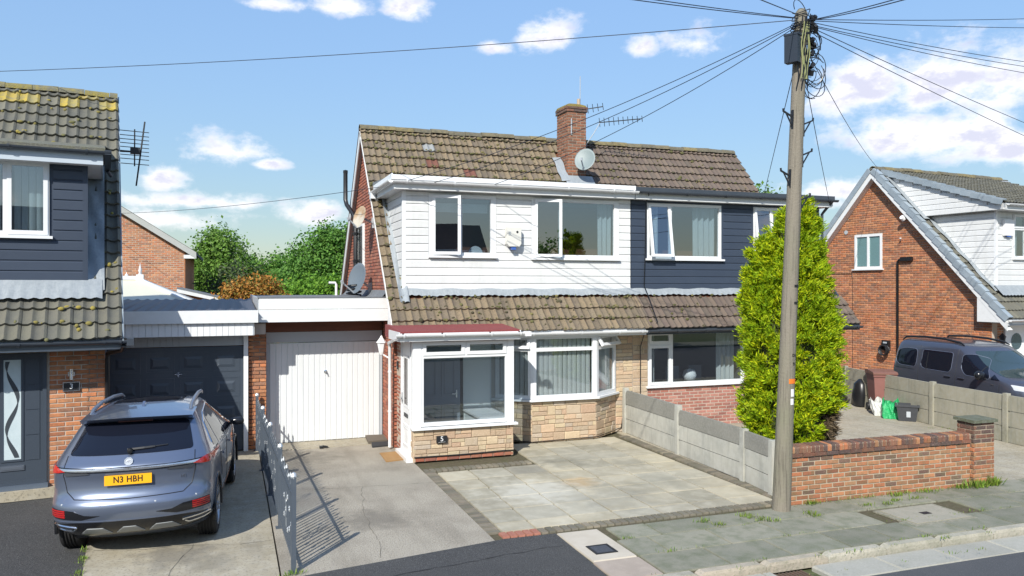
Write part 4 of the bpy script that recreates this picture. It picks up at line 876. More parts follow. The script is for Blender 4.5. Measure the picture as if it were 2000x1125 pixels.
# ================================================================== garages
g5t = thing('garage', 'flat roofed garage with white ribbed door and two tier white fascia', 'garage', loc=(1.9, 16.9, 0))
gw = part(g5t, 'wall', MB().box(.40, .66, 16.56, 22.5, 0, 2.55).box(.66, .74, 16.93, 17.05, 0, 2.55), MORTAR)
bricks(gw, 'brick', BR_ORANGE, .335, .69, 0, 2.33, 16.53, FC, limit=120)
bricks(gw, 'brick', BR_ORANGE, 0, .38, 0, 2.33, 0, Matrix.Translation((.69, 16.53, 0)) @ Matrix.Rotation(R(90), 4, 'Z'), limit=60)
part(g5t, 'padstone', MB().box(.40, .66, 16.20, 16.6, 2.335, 2.55), mat('buff_padstone', (.42, .34, .28), .9, n=(9, .4, (.3, .25, .2))))
part(g5t, 'fascia_board', MB().box(.53, 3.10, 16.13, 16.17, 2.575, 2.823), FASCIA); part(g5t, 'fascia_board', MB().box(.53, 3.10, 16.135, 16.172, 2.829, 3.055), FASCIA)
part(g5t, 'side_parapet', MB().box(.515, .56, 16.175, 22.4, 2.58, 3.055), GREYP)
part(g5t, 'roof', MB().box(.56, 3.09, 16.175, 22.4, 2.9, 3.04).box(.50, 3.1, 16.12, 16.2, 3.056, 3.072), FELT)
part(g5t, 'roof_upstand', MB().grid(lambda a, b: (3.10 - .16 * b + .0, 16.3 + 6 * a, 3.045 + .16 * (1 - b) ** 2), 20, 4), FELT)
part(g5t, 'timber_lintel', MB().box(.69, 3.1, 16.84, 16.9, 2.335, 2.585).box(.56, 3.1, 16.18, 16.84, 2.586, 2.6), BROWNB)
part(g5t, 'lintel_panel', MB().box(.70, 3.10, 16.87, 16.92, 2.115, 2.33), GREYP)
part(g5t, 'door_frame', MB().box(.70, .765, 16.86, 16.95, 0, 2.112).box(3.055, 3.105, 16.86, 16.95, 0, 2.112), GREYP)
dd = part(g5t, 'garage_door', MB().box(.77, 3.05, 16.905, 16.93, .02, 2.10), GARDOOR)
rib = MB().prism([(-.055, .012), (-.049, -.006), (.049, -.006), (.055, .012)], 'z', 0, 1); rme = make_mesh('door_rib', rib.v, rib.f, GARDOOR)
n = 20; pw_ = 2.28 / n
for i in range(n): piece(dd, 'door_rib', rme, Matrix.Translation((.77 + (i + .5) * pw_, 16.90, .03)) @ SXYZ(pw_ / .1235, 1, 2.06))
part(dd, 'handle', MB().lathe([(0, 0), (.035, 0), (.035, .014), (.012, .02), (.012, .05), (0, .05)], Matrix.Translation((1.9, 16.894, 1.48)) @ Matrix.Rotation(R(90), 4, 'X'), 12).bar((1.90, 16.84, 1.50), (1.925, 16.84, 1.42), .02, .016), CHROME)
st = single('door_stop', MB().box(1.70, 1.76, 16.1, 16.2, .012, .05).bar((1.76, 16.14, .05), (1.86, 16.14, .03), .05, .03), BLACKM, 'small black drive bolt box in front of the white garage door', 'door stop')
single('ramp_board', MB().slab([(2.70, 16.2, .07), (3.1, 16.25, .07), (3.1, 16.7, .10), (2.72, 16.75, .10)], .06), mat('brown_rubber', (.13, .11, .085), .9), 'flat grey brown board lying by the garage door corner', 'board')
single('ramp_wedge', MB().slab([(2.72, 15.85, .03), (3.08, 15.9, .03), (3.08, 16.1, .07), (2.74, 16.08, .07)], .05), mat('dark_rubber', (.035, .037, .04), .8), 'small dark rubber wedge at the foot of the white downpipe', 'ramp')
single('doormat', MB().slab([(2.74, 14.47, .018), (3.165, 14.55, .018), (3.17, 15.30, .018), (2.76, 15.26, .018)], .018), mat('coir', (.36, .20, .075), .97, n=(30, .5, (.25, .14, .05)), n2=(4, .5, (.40, .25, .11)), bump=(120, 1, .01)), 'brown coir doormat on the concrete below the porch door', 'doormat')

g3t = thing('garage', 'flat roofed garage with dark panelled door and boarded white fascia', 'garage', loc=(-.9, 16.5, 0))
part(g3t, 'fascia_board', MB().box(-2.6, .51, 15.88, 15.92, 2.585, 2.825), FASCIA)
sf = part(g3t, 'boarded_strip', MB().box(-2.6, .44, 15.97, 16.0, 2.335, 2.60), FASCIA); lp = part(g3t, 'lintel_boarding', MB().box(-2.5, .33, 16.48, 16.5, 2.11, 2.34), GREYP)
bm = unit_box(UPVC, 'board', .06); bg_ = unit_box(GREYP, 'board', .06)
for i in range(27):
    piece(sf, 'board', bm, Matrix.Translation((-2.55 + i * .112, 15.962, 2.462)) @ SXYZ(.106, .022, .25)) if -2.55 + i * .112 < .43 else None
    if -2.5 + i * .112 < .30: piece(lp, 'board', bg_, Matrix.Translation((-2.45 + i * .112, 16.475, 2.225)) @ SXYZ(.106, .02, .225))
part(g3t, 'roof', MB().box(-2.6, .50, 15.93, 20.5, 2.60, 2.74), FELT)
PANR = mat('dark_roof_sheet', (.055, .058, .075), .55, n=(5, .4, (.10, .105, .12)))
part(g3t, 'roof_sheets', MB().grid(lambda a, b: (-2.6 + 3.08 * a, 15.95 + 4.5 * b, 2.80 + .16 * b + .028 * (abs(math.sin(a * 3.08 * math.pi / .21)) ** 3)), 160, 3), PANR, smooth=60)
part(g3t, 'door_post', MB().box(.25, .335, 16.42, 16.52, 0, 2.34), WHITEP); part(g3t, 'rear_wall', MB().box(-2.6, .45, 20.5, 20.7, 0, 2.7).box(.41, .5, 16.7, 20.5, 0, 2.58), BR_ORANGE)
gd = part(g3t, 'garage_door', MB().box(-2.2, .245, 16.47, 16.5, .02, 2.10), ANTH)
for i in range(4):
    for j in range(4):
        x0 = -2.14 + i * .6; z0 = .1 + j * .5
        part(gd, 'door_panel', MB().frame(x0, x0 + .52, z0, z0 + .4, 16.462, 16.472, .03).add([(x0 + .09, 16.468, z0 + .09), (x0 + .43, 16.468, z0 + .09), (x0 + .43, 16.468, z0 + .31), (x0 + .09, 16.468, z0 + .31), (x0 + .14, 16.455, z0 + .14), (x0 + .38, 16.455, z0 + .14), (x0 + .38, 16.455, z0 + .26), (x0 + .14, 16.455, z0 + .26)], [(0, 1, 5, 4), (1, 2, 6, 5), (2, 3, 7, 6), (3, 0, 4, 7), (4, 5, 6, 7)]), ANTH)
part(gd, 'handle', MB().bar((-1.02, 16.44, 1.575), (-.88, 16.44, 1.575), .016, .018).bar((-.95, 16.44, 1.53), (-.95, 16.44, 1.62), .03, .02).bar((-.95, 16.44, 1.575), (-.95, 16.47, 1.575), .02, .02), CHROME)

# ================================================================== number 3
F3 = frame_at(-1.6, 13.64, 7.8); FRAME = F3
h3 = thing('house', 'house on the left with slate grey dormer, grey front door and lichened ridge', 'house', loc=(-2, .6, 0))
P3 = math.degrees(math.atan2(4.7, 4.3)); S3 = slope_frame(0, -.02, 2.47, P3); SL3 = math.hypot(4.3, 4.7); K3 = 4.7 / 4.3
r3 = part(h3, 'roof', MB().prism([(.02, 2.46), (4.3, 7.14), (8.6, 2.46), (8.6, 2.3), (4.3, 6.98), (.02, 2.3)], 'x', -6.5, -.03), GREYP)
def in3(u, s): return not (u < -.52 and 1.0 < s < 4.55)
def sp3(u, s): return (T3Y, 'tile yellow with lichen') if s > SL3 - .42 and rnd.random() < .5 and u > -3.2 else None
tiles(r3, T3, S3, -6.46, 0, 0, SL3, in3, F3, 300, W=.34, G=.31, amp=.034, special=sp3)
ridge_tiles(r3, mat('lichened_ridge', (.2, .18, .08), .95, pal=[(.17, .165, .12), (.22, .19, .07), (.16, .16, .13)], n=(8, .6, (.33, .26, .04)), n2=(20, .5, (.12, .12, .1)), bump=(40, 1, .02)), -6, 0, 4.3, 7.18, F3)
part(r3, 'rear_slope', MB().slab([(-6.5, 8.62, 2.46), (0, 8.62, 2.46), (0, 4.3, 7.16), (-6.5, 4.3, 7.16)][::-1], .05), T3)
part(h3, 'verge_trim', MB().add([(0.0, -.03, 2.5), (0, 4.3, 7.2), (0, 4.3, 7.04), (0, -.03, 2.34), (.02, -.03, 2.5), (.02, 4.3, 7.2), (.02, 4.3, 7.04), (.02, -.03, 2.34)], [(3, 2, 1, 0), (4, 5, 6, 7), (0, 1, 5, 4), (2, 3, 7, 6), (0, 4, 7, 3)]).add([(0.0, 8.6, 2.5), (0, 4.3, 7.2), (0, 4.3, 7.04), (0, 8.6, 2.34), (.02, 8.6, 2.5), (.02, 4.3, 7.2), (.02, 4.3, 7.04), (.02, 8.6, 2.34)], [(0, 1, 2, 3), (7, 6, 5, 4), (4, 5, 1, 0)]), VERGE_G)
D3 = (-1.98, -1.06, .2, 2.24)
w3 = part(h3, 'wall', wall_panel(-6, -.25, 0, 2.5, .612, .8, [D3]).merge(MB().prism([(.612, 0), (.612, 2.95), (4.3, 6.9), (8, 2.95), (8, 0)], 'x', -.5, -.252)), MORTAR)
bricks(w3, 'brick', BR_ORANGE, -1.03, -.24, 0, 2.42, .60, F3, limit=200); bricks(w3, 'brick', BR_ORANGE, -5.95, -2.02, 0, 2.42, .60, F3, limit=60)
bricks(w3, 'brick', BR_ORANGE, -3.2, 0, 0, 2.42, 0, F3 @ Matrix.Translation((-.24, .6, 0)) @ Matrix.Rotation(R(90), 4, 'Z') @ Matrix.Translation((3.2, 0, 0)), limit=60)
d3 = part(h3, 'door', MB().frame(D3[0], D3[1], D3[2], D3[3], .57, .64, .055).box(D3[0] + .055, D3[1] - .055, .60, .635, D3[2] + .05, D3[3] - .055), ANTH)
part(d3, 'glazing_frame', MB().frame(-1.67, -1.37, .56, 2.18, .588, .602, .035), ANTH)
part(d3, 'pane', MB().box(-1.635, -1.405, .594, .598, .595, 2.145), mat('obscure_pane', (.55, .64, .66), .15, n=(6, .4, (.42, .52, .55))))
mb = MB()
for k in range(30):
    t0, t1 = k / 30, (k + 1) / 30
    def wv(t): return -1.52 + .075 * math.sin(t * 9.4 + 2.2), .03 * abs(math.sin(t * 9.4 + 1.0)) + .006, .62 + 1.5 * t
    a, b = wv(t0), wv(t1); mb.add([(a[0] - a[1], .591, a[2]), (a[0] + a[1], .591, a[2]), (b[0] + b[1], .591, b[2]), (b[0] - b[1], .591, b[2])], [(0, 1, 2, 3)])
part(d3, 'etched_ribbon', mb, mat('dark_etching', (.05, .06, .07), .4))
for x0 in (-1.9, -1.345):
    for k in range(4): part(d3, 'board', MB().box(x0, x0 + .19, .592, .602, .57 + k * .395, .955 + k * .395), ANTH)
part(d3, 'letter_plate', MB().box(-1.68, -1.36, .585, .602, .42, .50).box(-1.66, -1.38, .578, .587, .44, .48), mat('brushed_steel', (.3, .34, .4), .3, metal=.8))
part(d3, 'threshold', MB().box(D3[0] - .02, D3[1] + .02, .5, .64, .13, .198), mat('grey_threshold', (.16, .2, .26), .4, metal=.5)); part(h3, 'step', MB().box(-2.3, -.95, .42, .612, -.02, .128), CONC)
part(h3, 'fascia_board', MB().box(-6, .02, .0, .025, 2.33, 2.46), mat('grey_fascia', (.14, .17, .2), .4)); part(h3, 'soffit_board', MB().box(-6, -.02, .025, .62, 2.335, 2.35), GREYGUT)
mb = MB(); gutter(mb, -6, .10, -.07, 2.44); q = part(h3, 'gutter', mb, GREYGUT, smooth=50); brackets(q, GREYGUT, [-2.3, -1.38, -.25, -.03], -.07, 2.44, F3)
part(h3, 'downpipe', MB().tube([(.02, -.07, 2.36), (.0, .05, 2.28), (-.2, .5, 2.2), (-.21, .55, 2.1), (-.21, .55, .02)], .036, 8), BLACKP, smooth=50)
part(h3, 'gutter_end', MB().box(.06, .16, -.13, .0, 2.36, 2.47), GREYGUT)
moss_clumps(r3, S3, -5, -.05, .05, SL3 - .05, 380, mat('yellow_lichen', (.24, .2, .05), .97, pal=[(.2, .17, .05), (.14, .135, .06), (.27, .22, .05)]), in3, 6, .31)
# dormer
W3 = (-2.9, -1.03, 4.09, 5.27)
dm3 = part(h3, 'dormer', wall_panel(-6, -.51, 3.3, 5.3, .712, .76, [W3]).merge(MB().prism([(.76, 3.32), (.76, 5.35), (3.0, 5.7), (2.75, 5.4)], 'x', -.56, -.512)), DARK_PL)
planks(dm3, DARK_PL, -5.9, -.56, 3.38, 5.28, .70, F3, holes=[(W3[0] - .05, W3[1] + .05, W3[2] - .05, W3[3] + .1)], pitch=.163)
part(dm3, 'corner_trim', MB().box(-.565, -.49, .684, .76, 3.36, 5.28), DARK_PL)
w_ = window(dm3, F3, *W3, [(W3[0], -1.62, W3[2], W3[3], 'f'), (-1.62, W3[1], W3[2], W3[3], 'c')], UPVC, GLS, y=.70, fw=.07, sill=.05)
blinds(w_, F3, -1.52, -1.12, 4.15, 5.2, .86, BLIND, w=.085, ang=12); blinds(w_, F3, -2.8, -1.7, 4.15, 5.2, .86, BLIND, w=.085, ang=12)
room(dm3, F3, -3.2, -.6, 3.4, 5.3, .77, 3, ROOMM)
part(dm3, 'fascia_board', MB().box(-6, -.27, .42, .445, 5.24, 5.42).box(-.295, -.27, .446, 2.6, 5.24, 5.44), mat('pale_grey_fascia', (.50, .56, .62), .4)); part(dm3, 'soffit_board', MB().box(-6, -.296, .446, .70, 5.245, 5.26).box(-.51, -.296, .70, 2.6, 5.245, 5.26), FASCIA)
mb = MB(); gutter(mb, -6, -.15, .36, 5.45); q = part(dm3, 'gutter', mb, GREYGUT, smooth=50); brackets(q, GREYGUT, [-2.2, -1.55, -.5], .36, 5.45, F3)
part(dm3, 'gutter_return', MB().box(-.25, -.15, .32, 2.4, 5.40, 5.47).tube([(-.2, 2.2, 5.38), (-.14, 2.3, 5.3)], .03, 8), GREYGUT)
part(dm3, 'flat_roof', MB().prism([(.40, 5.44), (.40, 5.51), (3.3, 6.02), (3.3, 5.6)], 'x', -6, -.24), mat('mossy_felt', (.13, .13, .11), .95, n=(4, .7, (.17, .165, .06)), n2=(30, .5, (.25, .24, .2)), bump=(50, 1, .02)))
part(dm3, 'lead_flashing', MB().grid(lambda a, b: (-5 + 4.72 * a, .70 - .30 * b, 3.38 - .30 * b + .025 + .012 * math.sin(a * 4.72 * 2 * math.pi / .17) * b), 120, 4).grid(lambda a, b: tuple(S3 @ Vector((-.52 + .27 * a, .95 + 3.4 * b, .08 + .02 * math.sin(a * 7 + b * 19)))), 4, 24), LEAD, smooth=True)
t = thing('wall_lamp', 'small steel up and down lamp above the plaque with a 3', 'wall lamp', loc=(-.72, .55, 1.88))
part(t, 'body', MB().lathe([(0, 1.80), (.03, 1.80), (.03, 1.97), (0, 1.97)], Matrix.Translation((-.72, .54, 0)), 12), CHROME, smooth=40); part(t, 'bracket', MB().box(-.77, -.67, .575, .598, 1.85, 1.92), CHROME)
t = thing('house_number_sign', 'dark scalloped plaque with white number 3 on the brick', 'sign', loc=(-.72, .59, 1.68))
part(t, 'plate', MB().box(-.83, -.61, .58, .597, 1.62, 1.75).box(-.80, -.64, .58, .597, 1.75, 1.765), BLACKM); part(t, 'rim', MB().frame(-.84, -.60, 1.61, 1.76, .574, .59, .012), CHROME)
lettering(t, '3', .12, Matrix.Translation((-.72, .577, 1.687)), WHITEP)
FRAME = I4
# ================================================================== number 9
F9 = frame_at(20.06, 15.47, 4.9); FRAME = F9
h9 = thing('house', 'house on the right with orange brick gable and white boarded dormer', 'house', loc=(2.5, .6, 0))
K9 = 4.75 / 4.45; P9 = math.degrees(math.atan(K9)); S9 = slope_frame(0, -.02, 2.38, P9); SL9 = math.hypot(4.45, 4.75)
r9 = part(h9, 'roof', MB().prism([(.02, 2.36), (4.45, 7.1), (8.9, 2.36), (8.9, 2.2), (4.45, 6.94), (.02, 2.2)], 'x', .04, 7), GREYP)
def z9(v): return 2.38 + K9 * v
def in9(u, s):
    return not (u > .45 and s > 1.05)
tiles(r9, T3, S9, .16, 6.9, 0, SL9 - .3, in9, F9, 200, G=.31)
DS = slope_frame(0, .25, 5.62, math.degrees(math.atan(.345)))
tiles(r9, T3, DS, .36, 6.2, 0, 4.42, lambda a, b: True, F9, 300, G=.33)
part(r9, 'dormer_roof', MB().prism([(.27, 5.50), (.27, 5.60), (4.45, 7.06), (4.45, 6.9)], 'x', .36, 7), GREYP)
ridge_tiles(r9, MOSS_R, .05, 6.5, 4.45, 7.13, F9)
part(r9, 'rear_slope', MB().slab([(0.02, 8.92, 2.38), (7, 8.92, 2.38), (7, 4.45, 7.12), (0.02, 4.45, 7.12)], .05), T3)
# dry verge units: capping over each end tile
vu = MB().box(-.03, .155, -.0, .325, .035, .075).box(-.03, .0, -.0, .325, -.10, .035); vme = make_mesh('verge_cap', vu.v, vu.f, VERGE_G)
for k in range(20):
    piece(r9, 'verge_cap', vme, S9 @ Matrix.Translation((0, k * .322, .01)) @ Matrix.Rotation(R(-5.5), 4, 'X'), frame=F9)
    SB = Matrix.Translation((0, 8.92, 2.38)) @ Matrix.Rotation(R(180), 4, 'Z') @ Matrix.Rotation(R(P9), 4, 'X') @ SXYZ(-1, 1, 1)
    piece(r9, 'verge_cap', vme, SB @ Matrix.Translation((0, k * .322, .01)), frame=F9)
for k in range(13): piece(r9, 'verge_cap', vme, DS @ Matrix.Translation((.26, .05 + k * .325, .03)) @ Matrix.Rotation(R(-5), 4, 'X'), frame=F9)
for a, b in (((.0, 2.30), (4.45, 7.05)), ((8.9, 2.30), (4.45, 7.05))):
    part(h9, 'barge_board', MB().add([(x, y, z) for x in (.0, .03) for y, z in (a, b, (b[0], b[1] - .24), (a[0], a[1] - .24))], [(0, 1, 2, 3), (7, 6, 5, 4), (0, 4, 5, 1), (2, 6, 7, 3)]), FASCIA)
    part(h9, 'soffit', MB().add([(x, y, z - .22) for x in (.03, .25) for y, z in (a, b)], [(0, 1, 3, 2)]), FASCIA)
part(h9, 'corner_box', MB().prism([(.0, 2.32), (.62, 2.98), (.86, 2.98), (.86, 2.28), (.0, 2.28)], 'x', .005, .24), FASCIA)
WG9 = (-5.32, -4.24, 3.86, 5.0); GAB9 = F9 @ Matrix.Translation((.25, 0, 0)) @ Matrix.Rotation(R(-90), 4, 'Z')
w9 = part(h9, 'wall', MB().prism([(.6, 0), (.6, 2.8), (4.45, 6.85), (8.3, 2.8), (8.3, 0)], 'x', .27, .5).merge(wall_panel(.27, 7, 0, 2.5, .61, .8)), MORTAR)
bricks(w9, 'brick', BR_ORANGE, -8.3, -.6, 0, 6.9, 0, GAB9, holes=[(WG9[0], WG9[1], WG9[2] - .02, WG9[3])], limit=300, test=lambda u, z: z < z9(min(-u, 8.9 + u)) - .2)
wq = window(h9, GAB9, *WG9, [(WG9[0], -4.78, WG9[2], WG9[3], 'f'), (-4.78, WG9[1], WG9[2], WG9[3], 'f')], UPVC, GLS2, y=0.0, fw=.075)
part(wq, 'roller_blind', MB().box(-5.25, -4.31, .0184, .0192, 3.95, 4.94), mat('pale_green_blind', (.34, .50, .47), .8), frame=GAB9)
part(h9, 'waste_pipe', MB().tube([(-3.22, -.05, 4.13), (-3.56, -.05, 4.13), (-3.62, -.05, 4.07), (-3.62, -.05, .05)], .036, 8), BLACKP, frame=GAB9, smooth=50); part(h9, 'pipe_joint', MB().box(-3.5, -3.1, -.1, .0, 4.08, 4.2), BLACKP, frame=GAB9)
part(h9, 'cable', MB().tube([(-7.2, -.012, 3.72), (-5.45, -.012, 3.72), (-5.4, -.012, 3.6), (-5.4, -.012, .3)], .008, 4), BLACKP, frame=GAB9)
part(h9, 'wall_vent', MB().lathe([(0, .0), (.07, 0), (.07, .02), (0, .02)], Matrix.Translation((-5.68, 0, 5.12)) @ Matrix.Rotation(R(90), 4, 'X'), 12), GREYP, frame=GAB9)
t = thing('vehicle_charger', 'black wall box charger on the orange brick gable behind the blue van', 'charger', loc=(.2, 4.05, 1.3))
part(t, 'case', MB().box(-4.18, -3.92, -.10, -.001, 1.22, 1.54), BLACKP, frame=GAB9); part(t, 'coiled_cable', MB().tube([(-4.05 + .16 * math.cos(a * .5), -.08 - .004 * a, 1.22 + .16 * math.sin(a * .5)) for a in range(40)], .022, 6), BLACKM, frame=GAB9); part(t, 'screen', MB().box(-4.12, -3.98, -.106, -.101, 1.44, 1.49), GREYP, frame=GAB9)
t = thing('security_light', 'small white floodlight under the right hand gable verge', 'light', loc=(.2, 2.9, 5.45))
part(t, 'head', MB().lathe([(0, 0), (.09, .0), (.07, .1), (0, .1)], Matrix.Translation((-3.30, -.18, 5.40)) @ Matrix.Rotation(R(60), 4, 'X'), 12), WHITEP, frame=GAB9); part(t, 'arm', MB().bar((-3.30, 0, 5.5), (-3.30, -.14, 5.45), .04, .03), WHITEP, frame=GAB9)
single('wall_hook', MB().bar((-3.45, -.13, 4.80), (-3.55, -.0, 4.74), .05, .02), WHITEP, 'small white bracket on the orange brick gable right of the window', 'bracket', frame=GAB9)
# dormer of number 9
W9 = (1.35, 3.0, 4.1, 5.38)
dm9 = part(h9, 'dormer', wall_panel(.60, 7, 3.2, 5.5, .712, .76, [W9]).merge(MB().prism([(.74, 3.2), (.74, 5.45), (2.9, 5.45)], 'x', .60, .64)).merge(MB().prism([(.29, 5.44), (.29, 5.56), (4.1, 6.86), (2.95, 5.6), (2.85, 5.44)], 'x', .375, .42)), UPVC_PL)
planks(dm9, UPVC_PL, .60, 6.95, 3.28, 5.45, .70, F9, holes=[(W9[0] - .05, W9[1] + .05, W9[2] - .05, W9[3] + .1)])
CH9 = F9 @ Matrix.Translation((.585, .70, 0)) @ Matrix.Rotation(R(-90), 4, 'Z')
planks(dm9, UPVC_PL, -2.4, 0, 3.28, 5.44, 0, CH9, vert_test=lambda z, a, b: (-((z - 2.38) / K9 - .7) + .06, -.02))
CU9 = F9 @ Matrix.Translation((.36, .29, 0)) @ Matrix.Rotation(R(-90), 4, 'Z')
planks(dm9, UPVC_PL, -4, 0, 5.45, 6.8, 0, CU9, vert_test=lambda z, a, b: (-((z - 2.38) / K9 - .29) + .08, -max(0, (z - 5.52) / .345)))
part(dm9, 'corner_trim', MB().box(.57, .65, .68, .74, 3.25, 5.45), UPVC); window(dm9, F9, *W9, [(W9[0], 1.9, W9[2], 4.95, 'f'), (W9[0], 1.9, 4.95, W9[3], 'c'), (1.9, W9[1], W9[2], W9[3], 'f')], UPVC, GLS, y=.70, fw=.065)
curtain(dm9, F9, 1.42, 1.8, 4.15, 5.0, .9, CURT, 3); room(dm9, F9, .7, 4, 3.3, 5.45, .77, 3, ROOMM)
part(dm9, 'fascia_board', MB().box(.36, 7, .26, .285, 5.43, 5.62), FASCIA); part(dm9, 'soffit_board', MB().box(.42, 7, .286, .71, 5.44, 5.452), FASCIA); mb = MB(); gutter(mb, .36, 7, .19, 5.6); part(dm9, 'gutter', mb, UPVC, smooth=50)
part(dm9, 'lead_flashing', MB().grid(lambda a, b: (.5 + 5 * a, .70 - .28 * b, 3.30 - .30 * b + .03 + .012 * math.sin(a * 5 * 2 * math.pi / .15) * b), 100, 4).grid(lambda a, b: tuple(S9 @ Vector((.60 - .22 * a, 1.0 + 3.0 * b, .08 + .02 * math.sin(a * 7 + b * 19)))), 4, 24).grid(lambda a, b: tuple(S9 @ Vector((.42 - .26 * a, 4.0 + 2.0 * b, .09))), 4, 8), LEAD, smooth=True)
t = thing('alarm_box', 'white alarm box beside the window on the right hand dormer', 'alarm box', loc=(1.05, .66, 4.95)); part(t, 'case', MB().prism([(.86, 4.74), (1.25, 4.74), (1.27, 5.2), (.84, 5.2)], 'y', .60, .68), WHITEP); part(t, 'lens', MB().box(.98, 1.13, .61, .67, 4.70, 4.738), mat('blue_lens', (.05, .12, .4), .3))
part(h9, 'fascia_board', MB().box(.24, 7, .0, .025, 2.24, 2.38), FASCIA); part(h9, 'soffit_board', MB().box(.24, 7, .025, .62, 2.245, 2.26), FASCIA); mb = MB(); gutter(mb, .05, 7, -.06, 2.36); part(h9, 'gutter', mb, UPVC, smooth=50)
bricks(h9, 'brick', BR_ORANGE, .25, 6.9, 0, 2.25, .60, F9, holes=[(.78, 1.77, 0, 2.22)], limit=40)
part(h9, 'door', MB().box(.8, 1.75, .56, .6, .0, 2.2), mat('white_door', (.78, .8, .8), .4)); part(h9, 'door_glass', MB().lathe([(0, 0), (.24, 0), (.24, .01), (0, .01)], Matrix.Translation((1.28, .555, 1.7)) @ Matrix.Rotation(R(90), 4, 'X'), 16), OBSC)
t = thing('wall_lantern', 'black coach lantern beside the white door of the right hand house', 'wall lamp', loc=(.55, .5, 1.8)); part(t, 'lantern', MB().lathe([(.02, 1.62), (.05, 1.66), (.08, 1.84), (.10, 1.85), (.02, 1.95), (0, 1.97)], Matrix.Translation((.5, .45, 0)), 6), BLACKM); part(t, 'bracket', MB().bar((.5, .45, 1.64), (.5, .59, 1.55), .03, .03), BLACKM)
FRAME = I4
# ================================================================== garden walls and fences
FRAME = I4
def concrete_fence(name, label, pts, h, np_, mp, mt, posth=.06):
    t = thing(name, label, 'wall', loc=(*pts[0], 0)); pm = unit_box(mp, 'post', .04)
    for i, (x, y) in enumerate(pts):
        a = pts[min(i + 1, len(pts) - 1)]; b = pts[max(i - 1, 0)]; an = math.atan2(a[1] - b[1], a[0] - b[0])
        piece(t, 'post', pm, Matrix.Translation((x, y, (h[i] + posth) / 2 - .05)) @ Matrix.Rotation(an, 4, 'Z') @ SXYZ(.115, .115, h[i] + posth + .1))
    for i in range(len(pts) - 1):
        p, q = Vector((*pts[i], 0)), Vector((*pts[i + 1], 0)); d = (q - p).normalized(); p = p + d * .045; q = q - d * .045
        L = (q - p).length; an = math.atan2(d.y, d.x); hh = min(h[i], h[i + 1])
        for k in range(np_):
            H = hh / np_; m = mt if (mt and k == np_ - 1) else mp
            piece(t, 'panel', unit_box(m, 'panel', .03), Matrix.Translation(((p + q) / 2) + Vector((0, 0, H * (k + .5)))) @ Matrix.Rotation(an + rnd.uniform(-.004, .004), 4, 'Z') @ SXYZ(L, .052 if not (mt and k == np_ - 1) else .06, H - .012))
    return t
concrete_fence('concrete_wall', 'low concrete panel wall with dark weathered top panels between patio and yard', [(8.37, 15.60), (8.27, 13.25), (8.18, 11.05), (8.06, 10.15)], [1.0, .96, .88, .86], 3, PCON, PCON_D, .0)
concrete_fence('concrete_fence', 'mossy grey concrete panel fence between the yard and the van', [(16.42, 17.55), (16.02, 15.85), (15.66, 13.95), (15.42, 11.9), (15.15, 9.9)], [1.0] * 5, 3, PCON_F, None, .03)
WA = Matrix.Translation((7.93, 9.59, 0)) @ Matrix.Rotation(math.atan2(9.49 - 9.59, 12.0 - 7.93), 4, 'Z')
bw = thing('brick_wall', 'low weathered brick front wall with brick on edge coping and end pier', 'wall', M=WA)
FRAME = WA
part(bw, 'core', MB().box(.015, 3.56, .015, .21, -.05, .79).box(.01, 3.55, -.006, .205, .775, .858).box(3.595, 4.015, -.035, .275, -.05, 1.03), mat('pale_mortar', (.42, .36, .27), .95, n=(7, .6, (.25, .22, .15)), bump=(60, .4, .006)))
bricks(bw, 'brick', BR_WALL, 0, 3.56, -.02, .70, 0, WA, limit=300, H=.072, depth=.08, jit=.004)
bricks(bw, 'brick', BR_DARK, -.02, 3.56, .70, .772, -.03, WA, limit=60, H=.072, depth=.1)
cm = unit_box(BR_DARK, 'coping_brick', .06); cm2 = unit_box(BR_WALL, 'coping_brick', .06)
n = 47
for i in range(n):
    piece(bw, 'coping_brick', cm2 if rnd.random() < .25 else cm, Matrix.Translation((.035 + i * .0752, .10 + rnd.uniform(-.004, .004), .822 + rnd.uniform(-.004, .004))) @ Matrix.Rotation(R(2), 4, 'X') @ SXYZ(.062, .235, .10))
for fr, L in ((WA @ Matrix.Translation((3.58, -.05, 0)), .45), (WA @ Matrix.Translation((3.58, .29, 0)) @ Matrix.Rotation(R(-90), 4, 'Z'), .34), (WA @ Matrix.Translation((4.03, -.05, 0)) @ Matrix.Rotation(R(90), 4, 'Z'), .34)):
    bricks(bw, 'brick', BR_WALL, 0, L, -.02, .70, 0, fr, limit=60, H=.072, off=.06); bricks(bw, 'brick', BR_DARK, 0, L, .70, 1.04, 0, fr, limit=60, H=.072, off=.06)
part(bw, 'pier_cap', MB().slab([(3.545, -.085, 1.085), (4.065, -.085, 1.085), (4.065, .325, 1.095), (3.545, .325, 1.095)], .05), mat('mossy_cap', (.12, .125, .09), .95, n=(9, .6, (.20, .21, .17)), n2=(30, .5, (.09, .12, .05)), bump=(40, 1, .02)))
FRAME = I4
